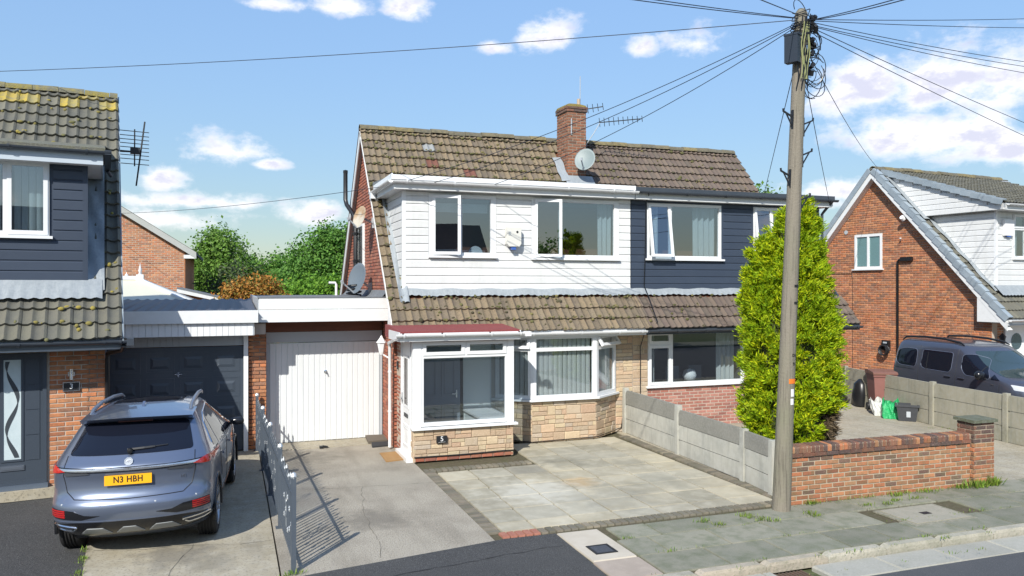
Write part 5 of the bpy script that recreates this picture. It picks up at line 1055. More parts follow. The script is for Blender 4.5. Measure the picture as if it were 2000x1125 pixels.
# ================================================================== iron railing
rl = thing('iron_railing', 'ornate grey iron railing between the two concrete drives', 'railing', loc=(.68, 9.28, 0))
RP = [Vector((.685 - .045 * i, 9.28 + 1.78 * i, 0)) for i in range(5)]
RD = (RP[1] - RP[0]).normalized()
capm = MB().lathe([(.0, 1.155), (.028, 1.14), (.04, 1.11), (.04, 1.10), (.03, 1.095), (.03, 1.08)], I4, 8); capme = make_mesh('post_cap', capm.v, capm.f, IRONS)
for p in RP:
    q = part(rl, 'post', MB().box(p.x - .028, p.x + .028, p.y - .028, p.y + .028, 0, 1.09).box(p.x - .06, p.x + .06, p.y - .06, p.y + .06, 0.0, .012), IRON); piece(q, 'post_cap', capme, Matrix.Translation(p))
barm = MB().tube([(0, 0, .09), (0, 0, 1.0)], .0135, 4).lathe([(.0085, .985), (.016, 1.0), (.0, 1.06)], I4, 5); barme = make_mesh('bar', barm.v, barm.f, IRON)
bar2 = MB().tube([(0, 0, .09), (0, 0, .94)], .0135, 4).lathe([(.0085, .925), (.016, .94), (.0, 1.0)], I4, 5); barme2 = make_mesh('bar', bar2.v, bar2.f, IRON)
kn = MB().lathe([(.013, -.035), (.024, -.014), (.016, 0), (.024, .014), (.013, .035)], I4, 6); knme = make_mesh('knuckle', kn.v, kn.f, IRONS)
tipm = MB().lathe([(.012, 0), (.015, .012), (0, .06)], I4, 5); tipme = make_mesh('spear_tip', tipm.v, tipm.f, IRONS)
for i in range(4):
    a, b = RP[i], RP[i + 1]
    for z in (.12, .86): part(rl, 'rail', MB().bar(a + Vector((0, 0, z)) + RD * .03, b + Vector((0, 0, z)) - RD * .03, .022, .03), IRON)
    for k in range(15):
        p = a + (b - a) * ((k + .9) / 15.8); o = piece(rl, 'bar', barme if k % 2 else barme2, Matrix.Translation(p))
        for z in ((.5,) if k % 3 == 0 else (.38, .62) if k % 3 == 1 else (.30, .70)):
            if abs(k - 7) > 2: piece(o, 'knuckle', knme, Matrix.Translation(p + Vector((0, 0, z))))
        piece(o, 'spear_tip', tipme, Matrix.Translation(p + Vector((0, 0, 1.005 if k % 2 else .945))))
    c = (a + b) / 2 + Vector((0, 0, .5)); mb = MB()
    for sy in (-1, 1):
        for sz in (-1, 1):
            P = [c + RD * sy * (.02 + .07 * (1 - t / 14) * (1 - math.cos(t * .55)) * .9 + .02) + Vector((0, 0, sz * (.02 + .17 * t / 14 + .03 * math.sin(t * .55)))) for t in range(15)]
            mb.tube(P, .0075, 5)
    part(rl, 'scroll', mb, IRONS); 
# ================================================================== telegraph pole
B0, B1 = Vector((7.635, 9.44, -.1)), Vector((8.005, 9.44, 7.40)); PD = (B1 - B0).normalized()
def onp(z): return B0 + (B1 - B0) * ((z + .1) / 7.5)
pl = thing('telegraph_pole', 'leaning weathered timber telegraph pole on the footway with a tangle of cables on top', 'telegraph pole', loc=(7.64, 9.44, 0))
part(pl, 'pole', MB().tube([onp(z) for z in (-.1, .3, 1.2, 2.4, 3.6, 5, 6.2, 7.1, 7.36, 7.42)], [.135, .131, .124, .116, .110, .104, .098, .092, .09, .05], 18), WOODP, smooth=50)
for z, sd in ((5.68, 1), (5.78, -1), (5.22, 1), (4.90, -1), (4.55, 1)):
    p = onp(z); x = sd * .10
    part(pl, 'step', MB().bar(p + Vector((x, -.02, -.16)), p + Vector((x, -.02, .12)), .02, .04, (0, 1, 0)).bar(p + Vector((x, -.02, .02)), p + Vector((x + sd * .17, -.03, .09)), .022, .022).bar(p + Vector((x, -.02, -.13)), p + Vector((x + sd * .12, -.03, .06)), .016, .016).bar(p + Vector((x + sd * .17, -.03, .08)), p + Vector((x + sd * .175, -.03, .13)), .02, .02, (0, 1, 0)), BLACKM)
bx = part(pl, 'terminal_box', MB().obox(Matrix.Translation(onp(6.78) + Vector((-.19, -.07, 0))) @ Matrix.Rotation(R(28), 4, 'Z'), .12, .20, .40).obox(Matrix.Translation(onp(6.78) + Vector((-.185, -.07, .21))) @ Matrix.Rotation(R(28), 4, 'Z'), .14, .22, .03), mat('blue_black_box', (.018, .026, .04), .45))
part(bx, 'box_bracket', MB().bar(onp(6.9) + Vector((-.13, -.05, 0)), onp(6.9) + Vector((0, -.05, 0)), .05, .03).bar(onp(6.65) + Vector((-.13, -.05, 0)), onp(6.65) + Vector((0, -.05, 0)), .05, .03), BLACKM)
mb = MB(); rg = random.Random(5)
for i in range(34):
    z = 6.45 + .85 * rg.random(); c = onp(z) + Vector((.135 + .05 * rg.random(), rg.uniform(-.12, .04), 0)); mb.obox(Matrix.Translation(c) @ Matrix.Rotation(rg.uniform(-1, 1), 4, 'X') @ Matrix.Rotation(rg.uniform(-.6, .6), 4, 'Y'), .045, .05, .085)
part(pl, 'cable_clamps', mb, BLACKM)
mb = MB()
for i in range(16):                                                 # loose loops of drop wire
    z = 6.2 + rg.random() * .85; r = rg.uniform(.08, .2); c = onp(z) + Vector((.12 + r * rg.uniform(.3, .9), rg.uniform(-.12, .02), rg.uniform(-.1, .1))); ph = rg.uniform(0, 6); ti = rg.uniform(-.5, .5); n = rg.randint(12, 20)
    mb.tube([c + Vector((math.cos(ph + t * .33) * r, math.sin(t * .4) * .05, math.sin(ph + t * .33) * r * 1.25 + ti * .0)) for t in range(n)], .0065, 4)
for i in range(14):                                                 # cables running up the pole
    a = rg.uniform(-2.9, .3); P = []
    z0 = rg.uniform(6.2, 6.5); z1 = rg.uniform(7.0, 7.35)
    for t in range(9): zz = z0 + (z1 - z0) * t / 8; P.append(onp(zz) + Vector((math.cos(a + .2 * math.sin(t)) * .128, math.sin(a + .2 * math.sin(t)) * .128, 0)))
    mb.tube(P, .008, 4)
for i in range(9):                                                  # wraps round the head
    z = rg.uniform(7.02, 7.38); mb.tube([onp(z) + Vector((math.cos(t * .42) * (.125 + .02 * math.sin(t + i)), math.sin(t * .42) * (.125 + .02 * math.cos(t)), .03 * math.sin(t * .8 + i))) for t in range(16)], .007, 4)
mb.tube([onp(7.3) + Vector((-.1 + .12 * math.cos(t * .4 + 2.6), -.1, .06 + .15 * math.sin(t * .4))) for t in range(9)], .006, 4)
part(pl, 'cable_tangle', mb, BLACKP)
mb = MB()
for i in range(5): mb.tube([onp(6.35 + .85 * t / 8) + Vector((-.06 + .03 * i + .02 * math.sin(t + i), -.125, 0)) for t in range(9)], .007, 4)
part(pl, 'pale_cables', mb, mat('yellow_green_cable', (.30, .32, .14), .6))
def label(z, h, w, col, nm): 
    p = onp(z); part(pl, nm, MB().grid(lambda a, b: tuple(p + Vector((math.sin(.15 + (a - .5) * w) * .124, -math.cos(.15 + (a - .5) * w) * .124, (b - .5) * h))), 6, 1), col)
label(1.90, .07, 1.1, mat('orange_label', (.75, .18, .02), .6), 'label'); label(1.73, .11, .5, WHITEP, 'label'); label(1.60, .09, .5, WHITEP, 'label')
label(.32, .03, .6, WHITEP, 'band'); label(3.3, .03, .7, BLACKM, 'band'); label(3.05, .03, .6, BLACKM, 'band')
lettering(pl, '9', .07, Matrix.Translation(onp(2.15) + Vector((.02, -.122, 0))), BLACKM); lettering(pl, 'DP', .055, Matrix.Translation(onp(2.28) + Vector((.02, -.122, 0))), BLACKM)
# ---- overhead wires
def at_px(px, py, d): return cam.location + (CF + CR * ((px - 1000) / FPX) + Vector((0, 0, (558 - py) / FPX))) * d
TOP = onp(7.22); GW = 'overhead telephone wires'
WIRE = mat('black_wire', (.012, .016, .03), .6)
def wire(a, b, sag, label, r=.0062):
    a = Vector(a); b = Vector(b); n = 24
    P = [a + (b - a) * (t / n) - Vector((0, 0, sag * 4 * (t / n) * (1 - t / n))) for t in range(n + 1)]
    single('overhead_wire', MB().tube(P, r, 5), WIRE, label, 'wire', loc=tuple(a), group=GW)
L_ = TOP + Vector((-.10, -.03, 0)); R_ = TOP + Vector((.11, -.03, 0))
wire(L_ + Vector((0, 0, .02)), at_px(-420, 148, 17), .18, 'long black wire crossing the whole sky to the upper left of the picture')
for i, (e, s) in enumerate((((3.35, 15.50, 5.42), .18), ((3.9, 15.46, 5.40), .2), ((5.2, 15.46, 5.42), .2))):
    wire(L_ - Vector((0, .02 * i, .03 + .02 * i)), e, s, ['black wire from the pole to the left corner of the white dormer', 'black wire from the pole to the white dormer gutter above its first window', 'black wire from the pole to the white dormer gutter between its windows'][i], .0062)
wire((2.95, 16.4, 5.38), at_px(60, 412, 34), .30, 'thin black wire from the white dormer across the gap to behind the left house')
wire(onp(6.45) + Vector((-.12, -.02, 0)), (12.0, 15.44, 5.5), .0, 'black wire dropping left of the pole to the grey dormer gutter')
wire(onp(6.35) + Vector((.12, -.02, 0)), (14.1, 15.6, 5.35), .05, 'black wire dropping right of the pole to the end of the grey dormer')
wire(onp(6.8) + Vector((.12, -.02, 0)), F9 @ Vector((.1, 4.3, 7.15)), .15, 'black wire from the pole to the apex of the right hand gable')
GR = [((2350, 8, 30), 'wire running right from the pole just below the top edge of the picture', .2), ((2350, 38, 30), 'wire running nearly level to the right from the pole head', .2),
      ((2300, 140, 26), 'upper wire of the three that fall gently to the right', .25), ((2300, 152, 26), 'middle wire of the three that fall gently to the right', .25), ((2300, 172, 26), 'lower wire of the three that fall gently to the right', .25),
      ((2250, 335, 26), 'upper wire of the pair sloping steeply down to the right', .12), ((2250, 372, 26), 'lower wire of the pair sloping steeply down to the right', .12)]
for k, ((px, py, d), lb, s) in enumerate(GR): wire(R_ + Vector((0, -.02 * (k % 3), .05 - .025 * k)), at_px(px, py, d), s, 'black ' + lb)
wire(R_ + Vector((-.02, 0, .03)), at_px(1830, -25, 7.2), .02, 'black wire leaving the pole for the top edge right of it'); wire(R_ + Vector((-.02, -.03, .02)), at_px(1840, -22, 7.0), .03, 'second black wire leaving the pole for the top edge right of it')
wire(L_ + Vector((0, 0, .05)), at_px(900, -60, 8), .03, 'upper of two close black wires running from the pole to the top edge'); wire(L_ + Vector((0, -.03, .03)), at_px(900, -52, 8), .04, 'lower of two close black wires running from the pole to the top edge')
wire(L_ + Vector((.02, 0, .1)), at_px(1400, -35, 6.5), .0, 'short black wire rising steeply left from the pole head')
# ================================================================== dishes and aerials
def dish(name, label, c, aim, r, m, arm):
    c = Vector(c); aim = Vector(aim).normalized(); M = Matrix.Translation(c) @ aim.to_track_quat('Z', 'Y').to_matrix().to_4x4()
    t = thing(name, label, 'satellite dish', loc=tuple(c), group='satellite dishes on the middle houses')
    part(t, 'reflector', MB().lathe([(r * k / 6, .16 * r * (k / 6) ** 2) for k in range(7)] + [(r * 1.02, .15 * r), (r * .98, .14 * r)], M @ SXYZ(.88, 1, 1), 24), m, smooth=60)
    part(t, 'feed_arm', MB().bar(M @ Vector((0, -r * .98, .1 * r)), M @ Vector((0, -r * .55, r * 1.15)), .025, .03).bar(M @ Vector((0, -r * .62, r * 1.1)), M @ Vector((0, -r * .42, r * 1.22)), .05, .05), GREYP)
    part(t, 'bracket', MB().bar(M @ Vector((0, 0, -.02)), arm, .045, .045).bar(Vector(arm) + Vector((0, 0, -.12)), Vector(arm) + Vector((0, 0, .12)), .08, .03, (0, 1, 0)), GREYP)
    return t
AIM = Vector((-.55, -.75, .36))
dish('satellite_dish', 'rusty beige dish high on the brick gable beside the soil pipe', (2.80, 17.9, 4.86), (-.9, -.42, .3), .26, mat('rusty_dish', (.48, .44, .36), .6, n=(2.2, .8, (.33, .17, .05), .48, .62)), (3.1, 17.95, 4.75))
dish('satellite_dish', 'dark grey dish low beside the soil pipe above the garage roof', (2.80, 18.2, 3.46), (-.88, -.45, .25), .36, mat('dark_dish', (.13, .16, .19), .5), (3.08, 18.25, 3.25))
dish('satellite_dish', 'pale grey dish mounted on the front of the brick chimney', (8.50, 18.0, 6.50), (-.62, -.72, .34), .30, mat('pale_dish', (.20, .245, .245), .5), (8.62, 18.38, 6.42))
t = thing('soil_pipe', 'black soil pipe with offset bend climbing the left brick gable', 'pipe', loc=(3.0, 20.2, 3.1))
part(t, 'pipe', MB().tube([(3.03, 20.2, 3.06), (3.03, 20.2, 5.0), (2.98, 20.3, 5.15), (2.86, 20.6, 5.42), (2.84, 20.67, 5.55), (2.84, 20.67, 6.25)], .057, 10), BLACKP, smooth=50)
for z in (3.9, 4.6, 5.0): part(t, 'collar', MB().lathe([(.06, z), (.07, z), (.07, z + .07), (.06, z + .07)], Matrix.Translation((3.03, 20.2, 0)), 10), BLACKP)
part(t, 'vent_cap', MB().lathe([(.0, 6.25), (.062, 6.25), (.062, 6.32), (0, 6.34)], Matrix.Translation((2.84, 20.67, 0)), 10), BLACKP)
t = thing('overflow_pipe', 'small white bent pipe standing on the flat garage roof', 'pipe', loc=(2.75, 22.0, 3.05)); part(t, 'pipe', MB().tube([(2.72, 21.6, 3.0), (2.72, 21.6, 3.33), (2.69, 21.6, 3.38), (2.52, 21.6, 3.38)], .035, 8), UPVC, smooth=50)
single('coiled_pipe', MB().tube([(2.72 + .16 * math.cos(t * .6), 18.4 + .22 * math.sin(t * .6), 3.08 + .008 * t) for t in range(32)], .026, 6), BLACKP, 'heap of black cable coiled on the flat garage roof', 'cable')
def yagi(name, label, base, tip, n, el, mast=None, plane=(0, 0, 1)):
    base, tip = Vector(base), Vector(tip); d = (tip - base).normalized(); side = d.cross(Vector(plane)).normalized()
    t = thing(name, label, 'tv aerial', loc=tuple(base), group='tv aerials'); part(t, 'boom', MB().bar(base, tip, .022, .022), BLACKM)
    for i in range(n):
        c = base + (tip - base) * (i / (n - 1)); l = el * (1 - .35 * i / n); part(t, 'element', MB().bar(c - side * l / 2, c + side * l / 2, .012, .012), BLACKM)
    if mast: part(t, 'mast', MB().tube(mast, .011, 6), GREYP)
    return t
yagi('tv_aerial', 'long thin yagi aerial reaching right from the brick chimney', (9.15, 18.5, 7.60), (10.25, 18.2, 7.72), 10, .24, [(8.72, 18.6, 6.5), (8.78, 18.55, 7.0), (8.98, 18.5, 7.3), (9.18, 18.5, 7.62)], (0, 1, 0))
yagi('tv_aerial', 'short yagi aerial on the mast behind the brick chimney', (8.85, 18.9, 8.0), (9.35, 18.7, 8.08), 5, .26, [(8.78, 18.95, 6.3), (8.80, 18.95, 8.9)], (0, 1, 0))
ta = thing('tv_aerial', 'rake shaped aerial on a slanted mast beyond the left roof', 'tv aerial', M=F3 @ Matrix.Translation((.33, 4, 6)), group='tv aerials')
FRAME = F3
part(ta, 'mast', MB().tube([(.33, 4.0, 5.35), (.49, 4.0, 6.68)], .016, 6), BLACKM); part(ta, 'boom', MB().bar((.30, 4.0, 5.75), (.30, 3.95, 6.50), .025, .025, (0, 1, 0)), BLACKM)
for i, z in enumerate((5.80, 5.90, 5.98, 6.06, 6.14, 6.22, 6.30, 6.38, 6.47)): part(ta, 'element', MB().bar((.0 if i % 3 else -.03, 4, z), (.57, 4, z - .01), .014, .014), BLACKM)
part(ta, 'junction_box', MB().box(.22, .40, 3.95, 4.05, 6.0, 6.12), BLACKM); part(ta, 'bracket', MB().bar((-.1, 4.1, 6.05), (.4, 4.0, 6.05), .03, .03), BLACKM)
FRAME = I4
t = thing('alarm_box', 'white alarm box between the windows of the white dormer', 'alarm box', loc=(5.7, 15.74, 4.3)); 
part(t, 'case', MB().prism([(5.55, 4.20), (5.60, 4.14), (5.83, 4.14), (5.87, 4.20), (5.87, 4.55), (5.55, 4.55)], 'y', 15.63, 15.78), mat('cream_plastic', (.66, .65, .60), .5)); part(t, 'lens', MB().box(5.66, 5.76, 15.65, 15.77, 4.07, 4.14), mat('blue_lens', (0, 0, 0))); part(t, 'louvre', MB().box(5.58, 5.63, 15.622, 15.629, 4.38, 4.395).box(5.58, 5.63, 15.622, 15.629, 4.41, 4.425).box(5.58, 5.63, 15.622, 15.629, 4.44, 4.455), GREYP)
part(t, 'emblem', MB().lathe([(0, 0), (.025, 0), (.025, .004), (0, .004)], Matrix.Translation((5.78, 15.629, 4.45)) @ Matrix.Rotation(R(90), 4, 'X'), 12), BLACKM)
t = thing('wall_lantern', 'white hexagonal coach lantern by the top of the white downpipe', 'wall lamp', loc=(2.98, 15.95, 2.1))
part(t, 'lantern', MB().lathe([(.0, 1.86), (.03, 1.88), (.05, 1.94), (.085, 2.12), (.11, 2.13), (.04, 2.22), (.015, 2.27), (0, 2.28)], Matrix.Translation((2.92, 15.95, 0)), 6), WHITEP); part(t, 'bracket', MB().bar((2.93, 15.95, 1.9), (3.09, 15.95, 1.8), .03, .03).box(3.07, 3.1, 15.9, 16.0, 1.72, 1.9), WHITEP)
t = thing('house_number_sign', 'dark slate plaque with white number 5 on the porch stone', 'sign', loc=(3.74, 14.22, .42)); part(t, 'plate', MB().box(3.64, 3.84, 14.20, 14.236, .345, .475), BLACKM)
lettering(t, '5', .13, Matrix.Translation((3.74, 14.198, .418)), WHITEP); part(t, 'underline', MB().box(3.67, 3.81, 14.197, 14.1995, .358, .361), WHITEP)
t = thing('doorbell', 'small black video doorbell on the brick beside the porch door', 'doorbell', loc=(3.17, 15.55, 1.7)); part(t, 'body', MB().box(3.155, 3.18, 15.5, 15.57, 1.62, 1.78), BLACKP); part(t, 'button', MB().lathe([(0, 0), (.016, 0), (0, .006)], Matrix.Translation((3.154, 15.535, 1.66)) @ Matrix.Rotation(R(-90), 4, 'Y'), 10), GREYP)
part(h5, 'ground_cable', MB().tube([(3.22, 14.235, .1), (4.2, 14.23, .095), (5.0, 14.23, .11), (5.2, 14.24, .1), (5.2, 14.9, .04), (5.28, 15.66, .04), (5.92, 15.14, .03), (7.44, 15.13, .05), (8.1, 15.62, .06), (8.3, 15.68, .1), (8.33, 15.68, .3)], .011, 5), BLACKP)
# ================================================================== bins and bags in the yard
BM = Matrix.Translation((16.10, 15.95, 0)) @ Matrix.Rotation(R(-27), 4, 'Z'); FRAME = BM
bn = thing('wheelie_bin', 'maroon wheeled bin with a painted 7 by the concrete fence', 'bin', M=BM)
BINM = mat('maroon_plastic', (.24, .105, .09), .45, n=(3, .3, (.29, .15, .13)))
def frus(x0, x1, y0, y1, z0, X0, X1, Y0, Y1, z1): return MB().add([(x0, y0, z0), (x1, y0, z0), (x1, y1, z0), (x0, y1, z0), (X0, Y0, z1), (X1, Y0, z1), (X1, Y1, z1), (X0, Y1, z1)], [(0, 3, 2, 1), (4, 5, 6, 7), (0, 1, 5, 4), (1, 2, 6, 5), (2, 3, 7, 6), (3, 0, 4, 7)])
bb = part(bn, 'body', frus(-.21, .21, -.24, .22, .06, -.275, .275, -.31, .31, .97), BINM); part(bb, 'rim', frus(-.29, .29, -.33, .32, .93, -.295, .295, -.335, .325, .99), BINM)
part(bn, 'lid', MB().prism([(-.36, .995), (-.36, 1.03), (-.28, 1.06), (.2, 1.09), (.33, 1.08), (.34, .995)], 'x', -.305, .305), mat('brown_lid', (.20, .095, .07), .5)); part(bn, 'handle', MB().tube([(-.25, .33, 1.0), (-.25, .42, .98), (.25, .42, .98), (.25, .33, 1.0)], .018, 8), BINM)
for sx in (-1, 1): part(bn, 'wheel', MB().lathe([(0, -.03), (.10, -.03), (.10, .03), (0, .03)], Matrix.Translation((sx * .255, .23, .10)) @ Matrix.Rotation(R(90), 4, 'Y'), 14), BLACKM)
lettering(bn, '7', .26, Matrix.Translation((.02, -.285, .66)), BLACKM, spacing=1); part(bn, 'sticker', MB().box(.0, .12, -.302, -.298, .83, .87), WHITEP)
FRAME = I4
single('black_bag', MB().lathe([(0, .02), (.18, .02), (.22, .3), (.19, .62), (.05, .75), (0, .76)], Matrix.Translation((16.18, 16.75, 0)) @ SXYZ(.8, 1, 1), 10), BLACKP, 'black garden bag half hidden behind the maroon bin', 'bag', smooth=50)
def sack(name, label, c, w, d, h, m, seed, rot, lean):
    rg = random.Random(seed); ns, nz = 20, 9; pa = [rg.uniform(0, 6) for _ in range(9)]; M = Matrix.Translation(c) @ Matrix.Rotation(R(rot), 4, 'Z')
    def P(a, b):
        t = 2 * math.pi * a; sq = 1 / max(abs(math.cos(t)), abs(math.sin(t))) ** .75; r = .5 * sq
        fold = 1 + .09 * math.sin(3 * t + pa[0] + 3 * b) + .07 * math.sin(7 * t + pa[1] - 4 * b) + .05 * math.sin(11 * t + pa[2] + 9 * b)
        pinch = (1 - .18 * b) * (1 + .12 * math.sin(math.pi * b))
        top = 1 + .14 * math.sin(2 * t + pa[3]) + .10 * math.sin(5 * t + pa[4])
        return tuple(M @ Vector((math.cos(t) * r * w * fold * pinch + lean[0] * b, math.sin(t) * r * d * fold * pinch + lean[1] * b, h * b * (1 + (top - 1) * b))))
    t = thing(name, label, 'bag', loc=c, group='bags beside the bin'); part(t, 'bag_body', MB().grid(P, ns * 2, nz), m)
    part(t, 'contents', MB().lathe([(0, h * .72), (w * .4, h * .72), (0, h * .9)], Matrix.Translation(c) @ SXYZ(1, d / w, 1), 10), m)
    for s in (-1, 1): part(t, 'strap', MB().tube([M @ Vector((s * w * .25 + lean[0], -d * .45 + lean[1], h * .9)), M @ Vector((s * w * .28 + lean[0], -d * .62 + lean[1], h * .7)), M @ Vector((s * w * .3, -d * .6, h * .45))], .012, 4), mat('bag_strap', (.12, .13, .13), .8))
    return t
WS = mat('white_woven_sack', (.60, .61, .58), .7, n=(5, .4, (.42, .43, .40)), bump=(18, .8, .03)); GS = mat('green_woven_sack', (.02, .40, .13), .4, n=(6, .4, (.01, .22, .08)), bump=(16, .9, .03))
sack('white_sack', 'crumpled white woven sack leaning against the maroon bin', (15.66, 15.52, 0), .50, .32, .36, WS, 3, 50, (.10, .12))
sack('green_sack', 'bright green crumpled recycling bag between white sack and black box', (15.55, 15.06, 0), .46, .38, .42, GS, 8, 45, (.04, .03))
cx = thing('recycling_box', 'dark grey plastic recycling box next to the green bag', 'box', loc=(15.62, 14.62, 0)); FRAME = Matrix.Translation((15.60, 14.64, 0)) @ Matrix.Rotation(R(-45), 4, 'Z')
BXM = mat('charcoal_plastic', (.045, .048, .055), .5, n=(7, .3, (.075, .08, .085)))
part(cx, 'body', MB().add([(-.19, -.15, 0), (.19, -.15, 0), (.19, .15, 0), (-.19, .15, 0), (-.24, -.19, .36), (.24, -.19, .36), (.24, .19, .36), (-.24, .19, .36), (-.22, -.17, .36), (.22, -.17, .36), (.22, .17, .36), (-.22, .17, .36), (-.17, -.13, .04), (.17, -.13, .04), (.17, .13, .04), (-.17, .13, .04)], [(0, 3, 2, 1)] + [(i, (i + 1) % 4, 4 + (i + 1) % 4, 4 + i) for i in range(4)] + [(8 + (i + 1) % 4, 8 + i, 12 + i, 12 + (i + 1) % 4) for i in range(4)] + [(12, 13, 14, 15)]), BXM)
part(cx, 'rim', MB().frame(-.27, .27, -.21, .21, 0, .05, .05).xf(Matrix.Translation((0, 0, .35)) @ Matrix.Rotation(R(90), 4, 'X') @ SXYZ(1, 1, -1)), BXM); part(cx, 'mark', MB().box(-.02, .07, -.178, -.172, .1, .24), GREYP)
FRAME = I4
# ================================================================== vehicles
def mono(zs, vs, z):
    return np.convolve(np.pad(np.interp(z, zs, vs), 2, 'edge'), [.1, .2, .4, .2, .1], 'valid')
def car_rings(T, nz=70, nq=14):
    zs = np.array(T['z']); z = np.linspace(zs[0], zs[-1], nz); z = zs[0] + (zs[-1] - zs[0]) * (1 - (1 - np.linspace(0, 1, nz)) ** 1.25)
    ry, fy, w = (mono(zs, T[k], z) for k in ('ry', 'fy', 'w')); rc, fc = mono(zs, T['rc'], z), mono(zs, T['fc'], z)
    V = []; n = None
    for i in range(nz):
        half = []
        for k in range(nq + 1):                                     # rear quarter
            t = math.pi / 2 * k / nq; e = 2 / T.get('er', 2.7); half.append((w[i] * math.sin(t) ** e, ry[i] + rc[i] * (1 - math.cos(t) ** e)))
        a, b = ry[i] + rc[i], fy[i] - fc[i]
        for k in range(1, 12): half.append((w[i], a + (b - a) * k / 12))
        for k in range(nq + 1):
            t = math.pi / 2 * k / nq; e = 2 / 2.5; half.append((w[i] * math.cos(t) ** e, fy[i] - fc[i] * (1 - math.sin(t) ** e)))
        ym = (ry[i] + fy[i]) / 2; L = (fy[i] - ry[i]) / 2
        half = [(x * (1 - T['barrel'] * ((y - ym) / L) ** 2), y) for x, y in half]
        ring = half + [(-x, y) for x, y in half[-2:0:-1]]; n = len(ring)
        V += [(x, y, z[i]) for x, y in ring]
    F = [(j * n + k, j * n + (k + 1) % n, (j + 1) * n + (k + 1) % n, (j + 1) * n + k) for j in range(nz - 1) for k in range(n)]
    F.append(tuple(range(n - 1, -1, -1))); F.append(tuple((nz - 1) * n + k for k in range(n)))
    return V, F
def round_poly(P, r, n=4):
    out = []; m = len(P)
    for i in range(m):
        p, a, b = Vector(P[i]), Vector(P[i - 1]), Vector(P[(i + 1) % m]); rr = r[i] if isinstance(r, (list, tuple)) else r
        u = (a - p); v = (b - p); d = min(rr, u.length * .45, v.length * .45); s, e = p + u.normalized() * d, p + v.normalized() * d
        for k in range(n + 1): t = k / n; q = s * (1 - t) ** 2 + p * 2 * t * (1 - t) + e * t * t; out.append((q.x, q.y))
    return out
DIRS = {'rear': lambda a, b: (Vector((a, -3, b)), Vector((0, 1, 0))), 'right': lambda a, b: (Vector((4, a, b)), Vector((-1, 0, 0))), 'left': lambda a, b: (Vector((-4, a, b)), Vector((1, 0, 0))),
        'front': lambda a, b: (Vector((a, 9, b)), Vector((0, -1, 0))), 'top': lambda a, b: (Vector((a, b, 5)), Vector((0, 0, -1)))}
def decal(bvh, P, ax, off=.004, step=.06, rim=True):
    bm = bmesh.new(); bm.faces.new([bm.verts.new((p[0], p[1], 0)) for p in P]); bmesh.ops.triangulate(bm, faces=bm.faces[:])
    for _ in range(6):
        ed = [e for e in bm.edges if e.calc_length() > step]
        if not ed: break
        bmesh.ops.subdivide_edges(bm, edges=ed, cuts=1); bmesh.ops.triangulate(bm, faces=[f for f in bm.faces if len(f.verts) > 3])
    bm.verts.index_update(); bnd = [e for e in bm.edges if e.is_boundary]; mb = MB(); vs = []; ns = []
    for v in bm.verts:
        o, d = DIRS[ax](v.co.x, v.co.y); h, nrm, _, _ = bvh.ray_cast(o, d)
        if h is None: h, nrm, _, _ = bvh.find_nearest(o + d * 3)
        if nrm.dot(d) > 0: nrm = -nrm
        vs.append(h + nrm * off); ns.append(nrm)
    fs = []
    for f in bm.faces:
        q = [v.index for v in f.verts]; nn = (vs[q[1]] - vs[q[0]]).cross(vs[q[2]] - vs[q[0]])
        fs.append(tuple(q) if nn.dot(ns[q[0]]) > 0 else tuple(q[::-1]))
    if rim:
        k = len(vs)
        for e in bnd:
            a, b = e.verts[0].index, e.verts[1].index; vs += [vs[a] - ns[a] * (off + .012), vs[b] - ns[b] * (off + .012)]; fs.append((a, b, k + 1, k)); k += 2
    bm.free(); mb.add([tuple(v) for v in vs], fs); return mb
def seam(bvh, P, ax, r=.004, off=.0, n=10, closed=False):
    out = []; P = list(P) + ([P[0]] if closed else [])
    for a, b in zip(P, P[1:]):
        for k in range(n):
            t = k / n; o, d = DIRS[ax](a[0] + (b[0] - a[0]) * t, a[1] + (b[1] - a[1]) * t); h = bvh.ray_cast(o, d)
            if h[0] is not None: out.append(h[0] - d * off)
    return MB().tube(out, r, 5)
def car_body(t, T, m, axles, r_arch):
    V, F = car_rings(T); me = make_mesh('body', V, F, m, True); ob = bpy.data.objects.new('body', me); COL.objects.link(ob)
    bvh = BVHTree.FromPolygons(V, F); cut = MB()
    for y in axles:
        for s in (-1, 1):
            M = Matrix.Translation((s * .80, y, T['wr'])) @ Matrix.Rotation(R(90), 4, 'Y'); o = len(cut.v); n = 28
            for zz in (-.28, .5 if s > 0 else .28):
                zz = zz if s > 0 else (-.5 if zz < 0 else .28)
                for k in range(n): a = 2 * math.pi * k / n; cut.v.append(tuple(M @ Vector((r_arch * math.cos(a), r_arch * math.sin(a), zz))))
            cut.f += [(o + k, o + (k + 1) % n, o + n + (k + 1) % n, o + n + k) for k in range(n)] + [tuple(o + k for k in range(n - 1, -1, -1)), tuple(o + n + k for k in range(n))]
    co = bpy.data.objects.new('cut', make_mesh('cut', cut.v, cut.f)); COL.objects.link(co); md = ob.modifiers.new('b', 'BOOLEAN'); md.operation = 'DIFFERENCE'; md.object = co; md.solver = 'EXACT'
    bpy.context.view_layer.update(); dg = bpy.context.evaluated_depsgraph_get(); nm = bpy.data.meshes.new_from_object(ob.evaluated_get(dg)); nm.name = 'body'
    bpy.data.objects.remove(ob); bpy.data.objects.remove(co); clean(nm, 42)
    if not nm.materials: nm.materials.append(m)
    o = bpy.data.objects.new('body', nm); COL.objects.link(o); o.parent = t; return o, bvh
